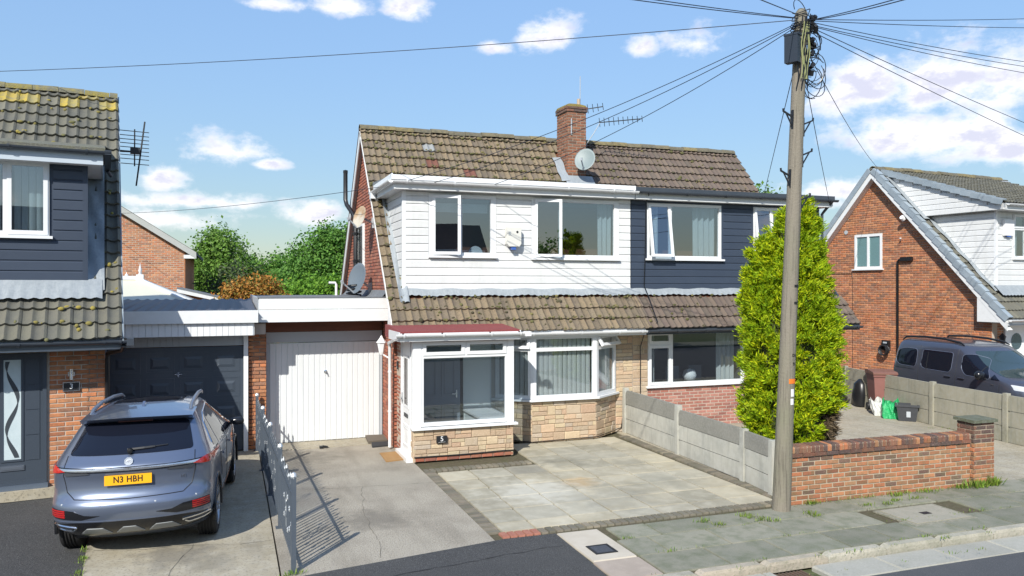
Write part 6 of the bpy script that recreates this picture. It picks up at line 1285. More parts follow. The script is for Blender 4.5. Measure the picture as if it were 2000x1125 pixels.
def wheel(t, x, y, r, w, s, spokes):
    M = Matrix.Translation((x, y, r)) @ Matrix.Rotation(R(90) * s, 4, 'Y')                 # local z points outwards
    wh = part(t, 'wheel', MB().lathe([(.0, -.05), (r * .66, -.05), (r * .66, .02)], M, 24), BLACKM)
    pr = [(r * .66, -w / 2), (r * .9, -w / 2), (r * .97, -w * .46), (r, -w * .36)]
    for g in (-.24, -.08, .08, .24): pr += [(r, g * w - .012), (r - .012, g * w - .008), (r - .012, g * w + .008), (r, g * w + .012)]
    pr += [(r, w * .36), (r * .97, w * .46), (r * .9, w / 2), (r * .72, w / 2), (r * .68, w * .44), (r * .66, w * .30)]
    part(wh, 'tyre', MB().lathe(pr, M, 36), mat('tyre_rubber', (.016, .016, .017), .8, n=(30, .3, (.03, .03, .03))), smooth=30)
    mb = MB().lathe([(r * .70, w * .5), (r * .66, w * .49), (r * .63, w * .42), (r * .62, w * .1)], M, 32).lathe([(0, w * .40), (r * .16, w * .40), (r * .18, w * .3)], M, 16)
    for k in range(spokes):
        a = 2 * math.pi * k / spokes
        for da in (-.13, .13): mb.bar(M @ Vector((math.cos(a) * r * .12, math.sin(a) * r * .12, w * .36)), M @ Vector((math.cos(a + da) * r * .64, math.sin(a + da) * r * .64, w * .42)), .026, .03, M.to_3x3() @ Vector((0, 0, 1)))
    part(wh, 'rim', mb, mat('alloy_rim', (.45, .46, .48), .3, metal=.85), smooth=40)
# ------------------------------------------------------------------ grey-blue SUV
PAINT = mat('grey_blue_metallic', (.155, .188, .262), .28, metal=.6, coat=.9, n=(500, .15, (.24, .27, .34)))
CARGL = mat('privacy_glass', (.008, .010, .018), .03, spec=.35)
LENS = mat('red_lens', (.42, .012, .012), .15, coat=.8); GLOSSB = mat('gloss_black_trim', (.012, .013, .016), .18)
SV = dict(z=[.20, .28, .38, .48, .60, .70, .77, .86, .96, 1.04, 1.10, 1.16, 1.24, 1.34, 1.45, 1.55, 1.60, 1.635, 1.655], wr=.355, barrel=.045, er=2.6,
    ry=[.50, .27, .12, .04, .0, .005, .075, .10, .105, .08, .075, .15, .24, .40, .56, .70, .76, .98, 1.35],
    fy=[4.2, 4.45, 4.58, 4.62, 4.63, 4.62, 4.6, 4.54, 4.3, 3.95, 3.72, 3.55, 3.36, 3.14, 2.87, 2.6, 2.45, 2.2, 1.95],
    w=[.80, .87, .91, .93, .94, .94, .936, .938, .942, .935, .918, .89, .845, .795, .735, .67, .625, .54, .36],
    rc=[.5, .5, .5, .5, .5, .5, .5, .5, .5, .5, .5, .5, .48, .45, .42, .40, .4, .45, .5], fc=[.9] * 15 + [.7, .6, .5, .4])
ph = R(4.5); CM = Matrix.Translation((-1.135, 10.25, -.015)) @ Matrix.Rotation(-ph, 4, 'Z') @ Matrix.Rotation(R(-1.1), 4, 'Y'); FRAME = CM
sv = thing('parked_car', 'grey blue SUV parked nose in before the dark garage door', 'car', M=CM)
FRAME = CM @ SXYZ(1, 1, 1.045)
body, bv = car_body(sv, SV, PAINT, (.97, 3.735), .395); body.matrix_basis = SXYZ(1, 1, 1.045)
for x, s in ((-.80, -1), (.80, 1)):
    for y in (.97, 3.735): wheel(sv, x, y, .355, .235, s, 5)
    for y in (.97, 3.735):
        A = [(y + .40 * math.cos(a), .355 + .40 * math.sin(a)) for a in [R(-12 + 204 * k / 24) for k in range(25)]]
        part(sv, 'arch_trim', MB().tube([Vector((s * (.925 if y > 2 else .915), p[0], p[1])) for p in A], .022, 6), GLOSSB, smooth=50)
def rp(*a, r=.02, **k): return decal(bv, round_poly(list(a), r), 'rear', **k)
rg_ = part(sv, 'rear_window', rp((-.70, 1.215), (.70, 1.215), (.60, 1.50), (.3, 1.535), (-.3, 1.535), (-.60, 1.50), r=.04, off=.005), CARGL, smooth=60)
part(sv, 'spoiler', MB().grid(lambda a, b: (lambda x: (x, .50 + .16 * (abs(x) / .66) ** 3 + .52 * b, 1.598 - .03 * (abs(x) / .66) ** 2.5 + .045 * b - .02 * (b - .3) ** 2 - .01 * (abs(x) / .66) ** 6 + .02 * b * (1 - (x / .66) ** 2)))((a * 2 - 1) * .655), 24, 5).grid(lambda a, b: (lambda x: (x, .50 + .16 * (abs(x) / .66) ** 3 + .25 * b, 1.598 - .03 * (abs(x) / .66) ** 2.5 - .035 * min(1, b * 3) - .05 * b))((1 - a * 2) * .655), 24, 4), PAINT, smooth=60)
part(sv, 'brake_light', MB().box(-.2, .2, .585, .60, 1.535, 1.55), mat('dark_red_lens', (.05, .008, .008), .2))
part(sv, 'wiper', seam(bv, [(-.04, 1.265), (.46, 1.285)], 'rear', .010, .02).merge(seam(bv, [(.0, 1.262), (.3, 1.275)], 'rear', .018, .02)).merge(MB().lathe([(0, 0), (.035, 0), (.03, .03), (0, .035)], Matrix.Translation((0, .215, 1.255)) @ Matrix.Rotation(R(90), 4, 'X'), 10)), BLACKP)
part(sv, 'tailgate_gap', seam(bv, [(-.715, 1.21), (-.735, 1.02), (-.69, .83), (-.60, .755), (0, .742), (.60, .755), (.69, .83), (.735, 1.02), (.715, 1.21)], 'rear', .0055, 0), BLACKM)
part(sv, 'light_bar', rp((-.90, 1.062), (-.5, 1.05), (.5, 1.05), (.90, 1.062), (.91, 1.105), (.5, 1.098), (-.5, 1.098), (-.91, 1.105), r=.006, off=.010), GLOSSB, smooth=60)
part(sv, 'chrome_strip', rp((-.78, 1.066), (0, 1.058), (.78, 1.066), (.78, 1.092), (0, 1.086), (-.78, 1.092), r=.004, off=.016), mat('satin_chrome', (.62, .65, .70), .22, metal=.9), smooth=60)
for s in (-1, 1):
    part(sv, 'tail_light', rp(*[(s * x, z) for x, z in ((.70, 1.062), (.86, 1.035), (.915, 1.04), (.925, 1.115), (.84, 1.112))][::s], r=.008, off=.018), LENS, smooth=60)
    part(sv, 'reversing_lens', rp(*[(s * x, z) for x, z in ((.42, 1.034), (.70, 1.012), (.73, 1.052), (.45, 1.05))][::s], r=.008, off=.010), mat('smoked_lens', (.06, .065, .075), .2), smooth=60)
    part(sv, 'lamp_recess', rp(*[(s * x, z) for x, z in ((.30, .575), (.48, .585), (.60, .635), (.88, .655), (.89, .54), (.52, .53))][::s], r=.015, off=.004), GLOSSB, smooth=60)
    for k in range(4): part(sv, 'rear_fog_lamp', rp(*[(s * x, z) for x, z in ((.70, .556 + k * .023), (.875, .560 + k * .023), (.875, .574 + k * .023), (.70, .570 + k * .023))][::s], r=.003, off=.010), LENS)
    ex = round_poly([(s * x, z) for x, z in ((.58, .43), (.87, .455), (.90, .405), (.64, .375))][::s], .02)
    part(sv, 'exhaust_trim', seam(bv, ex, 'rear', .012, .012, 3, True), CHROME, smooth=60); part(sv, 'exhaust_insert', decal(bv, ex, 'rear', .006), mat('dark_insert', (.02, .025, .035), .4))
    part(sv, 'parking_sensor', MB().lathe([(0, 0), (.013, 0), (0, .004)], Matrix.Translation(bv.ray_cast(*DIRS['rear'](s * .3, .69))[0]) @ Matrix.Rotation(R(90), 4, 'X'), 10), GREYP); part(sv, 'parking_sensor', MB().lathe([(0, 0), (.013, 0), (0, .004)], Matrix.Translation(bv.ray_cast(*DIRS['rear'](s * .74, .70))[0]) @ Matrix.Rotation(R(90), 4, 'X'), 10), GREYP)
part(sv, 'lower_bumper', rp((-.90, .36), (-.6, .30), (.6, .30), (.90, .36), (.92, .47), (.5, .50), (-.5, .50), (-.92, .47), r=.02, off=.003), GLOSSB, smooth=60)
SKID = mat('silver_skid', (.30, .315, .32), .45, metal=.3)
for x0, x1 in ((-.56, -.20), (-.16, .16), (.20, .56)):
    part(sv, 'skid_plate', rp((x0, .335), (x0 + .09, .415), (x1 - .09, .415), (x1, .335), r=.01, off=.012), SKID, smooth=60)
part(sv, 'bumper_crease', rp((-.93, .50), (.93, .50), (.93, .512), (-.93, .512), r=.002, off=.006), PAINT)
yp = bv.ray_cast(*DIRS['rear'](0, 1.0))[0].y
PLM = Matrix.Translation((0, yp - .022, .955)) @ Matrix.Rotation(R(-4), 4, 'X')
npm = part(sv, 'number_plate', MB().box(-.26, .26, -.006, .004, -.056, .056).xf(PLM), mat('yellow_plate', (.82, .40, .004), .45))
lettering(npm, 'N3 HBH', .098, PLM @ Matrix.Translation((0, -.0075, .002)), mat('plate_black', (.03, .012, .004), .5), .001, 1.06, sx=.90, bold=.0022)
em = Matrix.Translation((0, bv.ray_cast(*DIRS['rear'](0, 1.145))[0].y - .012, 1.15)) @ Matrix.Rotation(R(-30), 4, 'X')
eb = part(sv, 'emblem', MB().lathe([(.05, -.002), (.05, .006), (.043, .006), (.041, .001), (0, .001)], em @ Matrix.Rotation(R(90), 4, 'X') @ Matrix.Rotation(R(22.5), 4, 'Z'), 8), mat('dark_chrome', (.16, .18, .21), .45, metal=.6)); lettering(eb, 'MG', .036, em @ Matrix.Translation((0, -.008, 0)), CHROME, .002)
hy = bv.ray_cast(*DIRS['rear'](.60, .95))[0].y; lettering(sv, 'HS', .05, Matrix.Translation((.60, hy - .008, .93)) @ Matrix.Rotation(R(14), 4, 'Z'), CHROME, .002, 1.1, name='badge')
for s, ax in ((1, 'right'), (-1, 'left')):
    for P in (((.86, 1.14), (1.18, 1.10), (1.20, 1.42), (1.06, 1.40)), ((1.25, 1.10), (2.06, 1.075), (2.03, 1.52), (1.62, 1.515), (1.27, 1.44)), ((2.14, 1.07), (3.20, 1.055), (2.62, 1.47), (2.11, 1.52))):
        part(sv, 'side_window', decal(bv, round_poly(P, .03), ax, .004), CARGL, smooth=60)
    part(sv, 'window_trim', seam(bv, [(.80, 1.115), (1.2, 1.075), (2.1, 1.05), (3.3, 1.035)], ax, .010, .0), CHROME, smooth=60); part(sv, 'window_trim', seam(bv, [(.84, 1.18), (1.04, 1.43), (1.3, 1.50), (1.9, 1.545), (2.5, 1.53), (3.1, 1.22)], ax, .008, .0), CHROME, smooth=60)
    part(sv, 'door_gap', seam(bv, [(2.10, 1.05), (2.12, .7), (2.08, .40)], ax, .005).merge(seam(bv, [(1.22, 1.08), (1.38, .8), (1.40, .62)], ax, .005)).merge(seam(bv, [(3.3, 1.03), (3.35, .7), (3.28, .45)], ax, .005)), BLACKM)
    for y in (1.42, 2.30): part(sv, 'door_handle', seam(bv, [(y, .93), (y + .2, .92)], ax, .016, .02), PAINT, smooth=60)
    part(sv, 'sill_trim', decal(bv, [(1.4, .24), (3.3, .24), (3.3, .40), (1.4, .40)], ax, .006), GLOSSB)
    part(sv, 'roof_rail', MB().tube([(s * x, y, z) for x, y, z in ((.60, .98, 1.585), (.595, 1.10, 1.635), (.585, 1.5, 1.672), (.565, 2.1, 1.668), (.55, 2.55, 1.635), (.545, 2.68, 1.59))], [.02, .026, .026, .026, .024, .02], 8), mat('satin_rail', (.25, .28, .33), .35, metal=.6), smooth=50)
    part(sv, 'mirror', MB().lathe([(0, -.13), (.06, -.11), (.085, -.03), (.085, .06), (.05, .11), (0, .12)], Matrix.Translation((s * 1.03, 3.03, 1.09)) @ Matrix.Rotation(R(90), 4, 'Y') @ SXYZ(.72, .7, .85), 14).bar((s * .86, 3.05, 1.05), (s * .98, 3.04, 1.07), .05, .04), GLOSSB, smooth=50)
part(sv, 'sunroof', decal(bv, round_poly([(-.44, 1.45), (.44, 1.45), (.42, 2.35), (-.42, 2.35)], .05), 'top', .004, .15), CARGL, smooth=60)
part(sv, 'windscreen', decal(bv, round_poly([(-.70, 1.08), (.70, 1.08), (.58, 1.52), (-.58, 1.52)], .05), 'front', .004, .1), CARGL, smooth=60)
part(sv, 'roof_fin', MB().prism([(1.05, 1.63), (1.22, 1.65), (1.20, 1.70), (1.17, 1.70)], 'x', -.015, .015), PAINT)
part(sv, 'underbody', MB().box(-.7, .7, .6, 4.0, .19, .3), BLACKM)
# ------------------------------------------------------------------ blue-grey van
VP = mat('slate_blue_metallic', (.078, .086, .118), .32, metal=.45, coat=.8)
VN = dict(z=[.25, .35, .5, .65, .8, .95, 1.05, 1.12, 1.25, 1.4, 1.55, 1.68, 1.77, 1.83, 1.86], wr=.33, barrel=.02, er=3.2,
    ry=[.2, .1, .03, .0, .0, .01, .02, .03, .05, .07, .10, .15, .22, .36, .7], fy=[4.5, 4.68, 4.75, 4.76, 4.74, 4.66, 4.5, 4.2, 3.72, 3.42, 3.2, 3.0, 2.85, 2.6, 2.2],
    w=[.86, .89, .915, .92, .92, .915, .905, .898, .872, .845, .818, .785, .74, .65, .46], rc=[.35] * 15, fc=[.8] * 8 + [.6] * 7)
hv = Vector((-.15, -.989, 0)).normalized(); xv = Vector((hv.y, -hv.x, 0)); o = Vector((17.78, 17.3, 0)) - xv * .85
VM = Matrix(((xv.x, hv.x, 0, o.x), (xv.y, hv.y, 0, o.y), (0, 0, 1, 0), (0, 0, 0, 1))); FRAME = VM
vn = thing('parked_van', 'slate blue family van with black roof bars parked behind the concrete fence', 'van', M=VM)
body, bv = car_body(vn, VN, VP, (.92, 3.75), .38)
for x, s in ((-.79, -1), (.79, 1)):
    for y in (.92, 3.75): wheel(vn, x, y, .33, .21, s, 6)
for s, ax in ((1, 'right'), (-1, 'left')):
    for P, rr in (((((.30, 1.19), (.48, 1.10), (1.12, 1.09), (1.12, 1.58), (.62, 1.585), (.32, 1.5))), .13), ((((1.30, 1.14), (1.45, 1.08), (2.32, 1.07), (2.40, 1.16), (2.40, 1.58), (1.32, 1.585))), .07), ((((2.72, 1.22), (2.88, 1.06), (3.62, 1.04), (3.64, 1.10), (3.22, 1.50), (2.95, 1.585), (2.72, 1.56))), .08)):
        rp2 = round_poly(P, rr); w_ = part(vn, 'side_window', decal(bv, rp2, ax, .004), CARGL, smooth=60); part(w_, 'window_seal', seam(bv, rp2, ax, .008, .002, 3, True), mat('grey_seal', (.16, .18, .24), .35, metal=.4), smooth=60)
    part(vn, 'quarter_window', decal(bv, [(3.68, 1.04), (3.95, 1.03), (3.70, 1.16)], ax, .004), CARGL)
    part(vn, 'window_bar', seam(bv, [(1.52, 1.08), (1.53, 1.58)], ax, .012, .006).merge(seam(bv, [(3.38, 1.05), (3.38, 1.36)], ax, .014, .006)), BLACKM)
    part(vn, 'door_gap', seam(bv, [(1.20, 1.68), (1.21, 1.1), (1.22, .5)], ax, .006).merge(seam(bv, [(2.55, 1.68), (2.56, 1.1), (2.54, .4)], ax, .006)).merge(seam(bv, [(3.95, 1.0), (3.9, .5)], ax, .005)).merge(seam(bv, [(.25, 1.03), (1.2, 1.02)], ax, .008)), BLACKM)
    for y in (2.22, 2.68): part(vn, 'door_handle', seam(bv, [(y, .98), (y + .22, .975)], ax, .02, .025), VP, smooth=60)
    part(vn, 'roof_bar', MB().tube([(s * .69, .35, 1.78), (s * .68, .5, 1.88), (s * .66, 1.2, 1.915), (s * .65, 1.9, 1.90), (s * .66, 2.45, 1.84), (s * .67, 2.6, 1.78)], [.015, .03, .03, .03, .03, .015], 8), BLACKP, smooth=50)
    part(vn, 'mirror', MB().lathe([(0, -.12), (.07, -.10), (.10, -.02), (.10, .07), (.05, .12), (0, .13)], Matrix.Translation((s * 1.04, 3.50, 1.13)) @ Matrix.Rotation(R(90), 4, 'Y') @ SXYZ(1.1, .9, 1), 14).bar((s * .88, 3.52, 1.05), (s * 1.0, 3.5, 1.08), .06, .05), GLOSSB, smooth=50)
    part(vn, 'tail_light', decal(bv, round_poly([(.02, .95), (.17, .97), (.14, 1.30), (.09, 1.30)], .02), ax, .008), LENS)
    part(vn, 'side_cladding', decal(bv, [(1.35, .3), (3.3, .3), (3.3, .5), (1.35, .5)], ax, .01), BLACKP)
part(vn, 'windscreen', decal(bv, round_poly([(-.76, 1.12), (.76, 1.12), (.62, 1.66), (-.62, 1.66)], .06), 'front', .005, .1), mat('windscreen_glass', (.03, .05, .055), .03, spec=.9), smooth=60)
part(vn, 'badge', seam(bv, [(3.70, .93), (3.80, .93)], 'right', .012, .004), CHROME); part(vn, 'antenna', MB().tube([(.1, 2.3, 1.86), (.1, 2.02, 2.12)], .006, 5), BLACKM)
part(vn, 'bonnet_edge', seam(bv, [(-.8, 1.0), (0, 1.02), (.8, 1.0)], 'front', .006), BLACKM)
part(vn, 'headlight', decal(bv, round_poly([(.52, .82), (.84, .86), (.84, .98), (.58, .93)], .02), 'front', .008), mat('headlight_lens', (.5, .52, .55), .1)); part(vn, 'headlight', decal(bv, round_poly([(-.52, .82), (-.84, .86), (-.84, .98), (-.58, .93)][::-1], .02), 'front', .008), mat('headlight_lens', (0, 0, 0)))
FRAME = I4
# ================================================================== planting
def leafmat(name, pal, trans=.35, n=None): return mat(name, pal[0], .6, pal=pal, var=.28, n=n or (1.2, .35, tuple(c * .55 for c in pal[0])), trans=trans, spec=.25)
LF_A = leafmat('mid_green_leaves', [(.16, .30, .045), (.13, .25, .04), (.19, .33, .055), (.10, .20, .035), (.22, .35, .08)])
LF_B = leafmat('deep_green_leaves', [(.12, .27, .045), (.09, .21, .04), (.15, .31, .055), (.17, .33, .06)])
LF_C = leafmat('bright_green_leaves', [(.19, .38, .04), (.16, .33, .038), (.24, .42, .05), (.11, .25, .03)])
LF_O = leafmat('rusty_orange_leaves', [(.44, .19, .035), (.37, .16, .03), (.50, .25, .05), (.28, .19, .04), (.22, .20, .04)], .25)
LF_S = leafmat('grey_green_leaves', [(.10, .13, .06), (.085, .115, .05), (.12, .15, .075)])
CON_L = leafmat('golden_conifer_sprays', [(.48, .57, .010), (.38, .50, .010), (.58, .60, .012), (.28, .42, .012), (.18, .31, .012), (.48, .54, .012)], .28, (2.2, .65, (.22, .37, .012), .45, .66))
CON_D = leafmat('dead_conifer_sprays', [(.13, .095, .055), (.10, .075, .045), (.17, .125, .075), (.08, .06, .04)], .1)
BARK = mat('bark', (.10, .075, .05), .9, n=(8, .5, (.06, .045, .03)), bump=(20, 1, .03))
def quads(C, U, W):
    n = len(C); V = np.empty((n, 4, 3), np.float32); V[:, 0] = C - U * .5; V[:, 1] = C - U * .05 + W * .5; V[:, 2] = C + U * .5; V[:, 3] = C - U * .05 - W * .5
    return V.reshape(-1, 3), np.arange(n * 4).reshape(-1, 4)
def unit(a): return a / np.maximum(np.linalg.norm(a, axis=1, keepdims=True), 1e-6)
def crown_pts(rg, ells, n):
    vol = np.array([e[1][0] * e[1][1] * e[1][2] for e in ells]) ** .67; pick = rg.choice(len(ells), n, p=vol / vol.sum())
    d = unit(rg.normal(size=(n, 3))); c = np.array([e[0] for e in ells])[pick]; r = np.array([e[1] for e in ells])[pick]
    return c, r, d
def foliage(ells, nclump, per, size, clump, seed):
    rg = np.random.default_rng(seed); c, r, d = crown_pts(rg, ells, nclump)
    rad = .55 + .5 * rg.random((nclump, 1)) ** .6; P = c + d * r * rad
    keep = P[:, 2] > 0.05; P, d = P[keep], d[keep]; n = len(P)
    cs = clump * (.5 + rg.random((n, 1, 1))); Q = (P[:, None, :] + rg.normal(size=(n, per, 3)) * cs * .5).reshape(-1, 3)
    nr = unit(np.repeat(d, per, 0) * .8 + rg.normal(size=(n * per, 3)) * .8 + np.array([0, 0, .35])); a = unit(np.cross(nr, rg.normal(size=(n * per, 3)))); b = np.cross(nr, a)
    s = size * (.6 + .8 * rg.random((n * per, 1))); return quads(Q, a * s, b * s * .62)
def tree(name, label, base, ells, nclump, per, size, clump, m, seed, group=None, trunk=(.12, 1.0), cat='tree', limbs=5):
    t = thing(name, label, cat, loc=base, group=group); B = np.array(base)
    V, F = foliage([(np.array(c) + B, np.array(r)) for c, r in ells], nclump, per, size, clump, seed)
    o = bpy.data.objects.new('crown', fast_mesh('crown', V - B.astype(np.float32), F, m)); COL.objects.link(o); o.parent = t
    rg = random.Random(seed); mb = MB(); top = Vector(base) + Vector(ells[0][0])
    mb.tube([Vector(base), Vector(base) + (top - Vector(base)) * .4 + Vector((rg.uniform(-.1, .1), 0, 0)), top], [trunk[0], trunk[0] * .75, trunk[0] * .25], 7)
    for k in range(limbs):
        e = ells[k % len(ells)]; s = Vector(base) + (top - Vector(base)) * rg.uniform(.35, .7); q = Vector(base) + Vector(e[0]) + Vector([rg.uniform(-.6, .6) * v for v in e[1]]); mb.tube([s, (s + q) / 2 + Vector((0, 0, .1)), q], [trunk[0] * .45, trunk[0] * .3, trunk[0] * .08], 5)
    part(t, 'trunk', mb, BARK, smooth=True); return t
GT = 'trees and bushes beyond the garages'
tree('garden_tree', 'round mid green tree beside the far brick gable', (-.9, 50, 0), [((.3, 0, 4.3), (1.7, 1.7, 2.2)), ((-.9, 0, 3.6), (1.5, 1.5, 1.6)), ((1.3, 0, 3.5), (1.4, 1.4, 1.7)), ((.1, 0, 5.7), (.9, .9, .9)), ((0, 0, 2.4), (2.2, 1.6, 1.0))], 1300, 16, .19, .55, LF_A, 1, GT)
tree('garden_tree', 'tall deep green tree crown nearest the white barge board', (5.2, 47, 0), [((.6, 0, 4.6), (1.6, 1.6, 2.0)), ((-.8, 0, 4.2), (1.4, 1.4, 1.7)), ((1.9, 0, 4.4), (1.5, 1.5, 2.0)), ((-1.6, 0, 2.8), (1.6, 1.6, 1.6)), ((.4, -.4, 2.6), (2.2, 1.4, 1.4)), ((.2, 0, 5.9), (.8, .8, .8)), ((1.7, 0, 6.0), (.7, .7, .7))], 1700, 16, .19, .55, LF_B, 2, GT)
tree('garden_tree', 'low dark green tree filling the gap between the two larger crowns', (2.0, 54, 0), [((-.3, 0, 3.4), (2.2, 1.4, 1.7)), ((1.6, 0, 3.6), (1.9, 1.4, 1.9)), ((-2, 0, 3.0), (1.6, 1.2, 1.5))], 1100, 15, .2, .5, LF_B, 3, GT)
tree('garden_tree', 'grey green loose shrub between the round tree and the orange bush', (.35, 38, 0), [((0, 0, 2.6), (1.4, 1.2, 1.6)), ((-.9, 0, 2.0), (1.0, 1.0, 1.2))], 420, 10, .15, .4, LF_S, 4, GT)
tree('garden_bush', 'rusty orange leaved bush behind the flat garage roofs', (.72, 29, 0), [((0, 0, 2.5), (1.05, .9, 1.15)), ((-.5, 0, 2.2), (.75, .8, 1.0)), ((.55, 0, 2.4), (.7, .8, 1.05))], 1000, 16, .10, .26, LF_O, 5, GT, cat='bush')
tree('garden_bush', 'bright yellow green bush right of the orange one', (3.05, 31, 0), [((0, 0, 2.7), (.9, .9, 1.05)), ((-.9, 0, 2.4), (.8, .8, 1.0)), ((.95, 0, 2.6), (.85, .8, 1.05)), ((1.8, 0, 2.4), (.8, .8, 1.1))], 1100, 16, .12, .3, LF_C, 6, GT, cat='bush')
tree('garden_bush', 'small clipped green bush at the foot of the far brick gable', (-1.5, 40, 0), [((0, 0, 2.6), (.62, .6, .55)), ((.2, 0, 2.0), (.6, .6, .6))], 200, 12, .11, .2, LF_C, 7, GT, cat='bush')
tree('garden_tree', 'tall tree top just showing above the grey dormer roof', (34.8, 45, 0), [((0, 0, 7.4), (2.6, 2.4, 2.7)), ((-1.6, 0, 6.6), (2, 2, 2)), ((1.8, 0, 6.4), (2, 2, 2))], 600, 10, .24, .6, LF_A, 8, GT, (.2, 1))
rg = np.random.default_rng(11); el = []
for i in range(120):
    a = R(-75 + 150 * i / 119); d = 120 + rg.uniform(-14, 22); el.append((np.array([math.sin(a) * d, math.cos(a) * d, rg.uniform(.6, 1.4)]), np.array([rg.uniform(4, 7), rg.uniform(3, 5), rg.uniform(2.4, 4.4)])))
V, F = foliage(el, 5200, 6, .8, 2.2, 12); o = bpy.data.objects.new('far_woodland', fast_mesh('far_woodland', V, F, LF_B)); COL.objects.link(o); o['kind'] = 'stuff'; o['label'] = 'distant belt of dark green trees closing the view'; o['category'] = 'woodland'; THING_M[o.name] = I4
# ---- golden conifer
CC = Vector((9.08, 11.02, 0)); rg = np.random.default_rng(21)
prof_z = np.array([.22, .6, 1.18, 2.06, 2.93, 3.46, 3.81, 4.07, 4.42, 4.70, 4.85]); prof_r = np.array([.42, .62, .73, .75, .70, .61, .50, .41, .27, .12, .03])
def con_tufts(n, zlo, zhi, pick=None):
    z = zlo + (zhi - zlo) * rg.random(n * 3); r = np.interp(z, prof_z, prof_r); k = rg.random(n * 3) < r / .75 + .12; z, r = z[k][:n], r[k][:n]; a = 2 * np.pi * rg.random(len(z))
    lump = 1 + .06 * np.sin(3 * a + z * 2.1) + .075 * np.sin(6 * a - z * 4.3) + .07 * np.sin(9 * a + z * 7 + 2 * np.sin(z * 3)) + .04 * np.sin(17 * a - z * 13)
    tipx = .24 * np.clip((z - 3.5) / 1.3, 0, 1)
    d = np.stack([np.cos(a), np.sin(a), np.full(len(z), .0)], 1); P = d * (r * lump * (.80 + .22 * rg.random(len(z))))[:, None]; P[:, 0] += tipx; P[:, 2] = z
    return P, d
C1, d1 = con_tufts(820, .24, 4.82); C1 = C1 * np.array([.96, .96, 1])
m2 = 60; z = 2.9 + 1.2 * rg.random(m2); rr = np.interp(z, [2.9, 3.4, 3.85, 4.1], [.34, .30, .18, .03]); a = 2 * np.pi * rg.random(m2); d2 = np.stack([np.cos(a), np.sin(a), np.zeros(m2)], 1); P2 = d2 * (rr * (.8 + .25 * rg.random(m2)))[:, None]; P2[:, 0] -= .42; P2[:, 1] += .1; P2[:, 2] = z
C1 = np.concatenate([C1, P2]); d1 = np.concatenate([d1, d2]); K = 30                     # each bough is a plume of sprays, with shade between the boughs
bax = unit(d1 * 1.0 + np.array([0, 0, .62]) + rg.normal(size=d1.shape) * .30); bl = (.17 + .13 * rg.random(len(C1)))[:, None, None]
tt = rg.random((len(C1), K, 1)); lat = rg.normal(size=(len(C1), K, 3)) * (.062 * (1.15 - .75 * tt)) * np.array([1, 1, .62])
P = (C1[:, None, :] + bax[:, None, :] * (tt - .55) * bl + lat).reshape(-1, 3); d = np.repeat(unit(d1 + bax * .5), K, 0)
k = P[:, 2] > .08; P, d = P[k], d[k]
dead = (P[:, 0] > .14) & (P[:, 1] < .12) & (P[:, 2] < 1.25 - .5 * (.75 - P[:, 0])) & (P[:, 2] > .1)
def sprays(P, d, per, L, wd, up):
    n = len(P); ax = unit(d * .85 + np.array([0, 0, up]) + rg.normal(size=(n, 3)) * .28)
    A = np.repeat(ax, per, 0); D = unit(A + rg.normal(size=(n * per, 3)) * .42); s = L * (.55 + .8 * rg.random((n * per, 1)))
    C = np.repeat(P, per, 0) + D * s * .5 + rg.normal(size=(n * per, 3)) * .022; W = unit(np.cross(D, np.repeat(d, per, 0) + rg.normal(size=(n * per, 3)) * .55)); return quads(C, D * s, W * s * wd)
cf = thing('golden_conifer', 'bright golden green conifer behind the telegraph pole and brick wall', 'tree', loc=tuple(CC))
def leafpart(par, nm, VF, m):
    o = bpy.data.objects.new(nm, fast_mesh(nm, VF[0], VF[1], m)); COL.objects.link(o); o.parent = par; return o
leafpart(cf, 'crown', sprays(P[~dead], d[~dead], 7, .078, .24, .55), CON_L)
Pd = P[dead]; leafpart(cf, 'dead_branches', sprays(Pd, d[dead], 14, .11, .14, -.1), CON_D)['label'] = 'brown dead branches low on the wall side'
FRAME = Matrix.Translation(CC)
part(cf, 'dark_core', MB().lathe([(0, .2), (.30, .25), (.48, .8), (.53, 1.5), (.53, 2.3), (.47, 3.0), (.33, 3.6), (.14, 4.2), (0, 4.5)], I4, 14), mat('core_shade', (.055, .075, .015), .95, n=(9, .7, (.03, .03, .012)), n2=(25, .6, (.12, .16, .02), .5, .7), bump=(14, 1, .08)), smooth=True)  # solid core added to close gaps, coloured as deep shade between the sprays
part(cf, 'trunk', MB().tube([(0, 0, -.05), (.02, 0, 1.5), (.12, 0, 3), (.2, 0, 4.7)], [.11, .09, .05, .01], 8), BARK, smooth=True); FRAME = I4
# ---- weeds in the joints and along the wall
def tufts(items, h, w, seed):
    rg = np.random.default_rng(seed); C = []; U = []; W = []
    for x, y, n, s, sp in items:
        for _ in range(n):
            px, py = x + rg.normal() * sp, y + rg.normal() * sp * .5; a = rg.random() * 6.28; ti = rg.uniform(.2, 1.0); hh = h * s * rg.uniform(.5, 1.3); u = np.array([math.cos(a) * ti, math.sin(a) * ti, 1.0]); u /= np.linalg.norm(u)
            C.append(np.array([px, py, 0]) + u * hh * .5); U.append(u * hh); W.append(np.array([-math.sin(a), math.cos(a), 0]) * w * s)
    return quads(np.array(C), np.array(U), np.array(W))
wl = lambda x: 9.59 + (x - 7.93) * (9.49 - 9.59) / 4.07
it = [(x, wl(x) - .05 - abs(rnd.gauss(0, .02)), rnd.randint(3, 12), rnd.uniform(.4, 1.0), .05) for x in np.linspace(8.1, 12.1, 34)] + [(8.25, 9.5, 50, 1.0, .06), (9.85, 9.42, 60, 1.1, .07), (10.5, 9.42, 40, .9, .08), (11.5, 9.38, 110, 1.8, .08), (11.85, 9.38, 120, 2.0, .07), (11.2, 9.42, 50, 1.2, .06), (.66, 9.2, 40, .8, .06), (.60, 9.15, 30, .7, .05)]
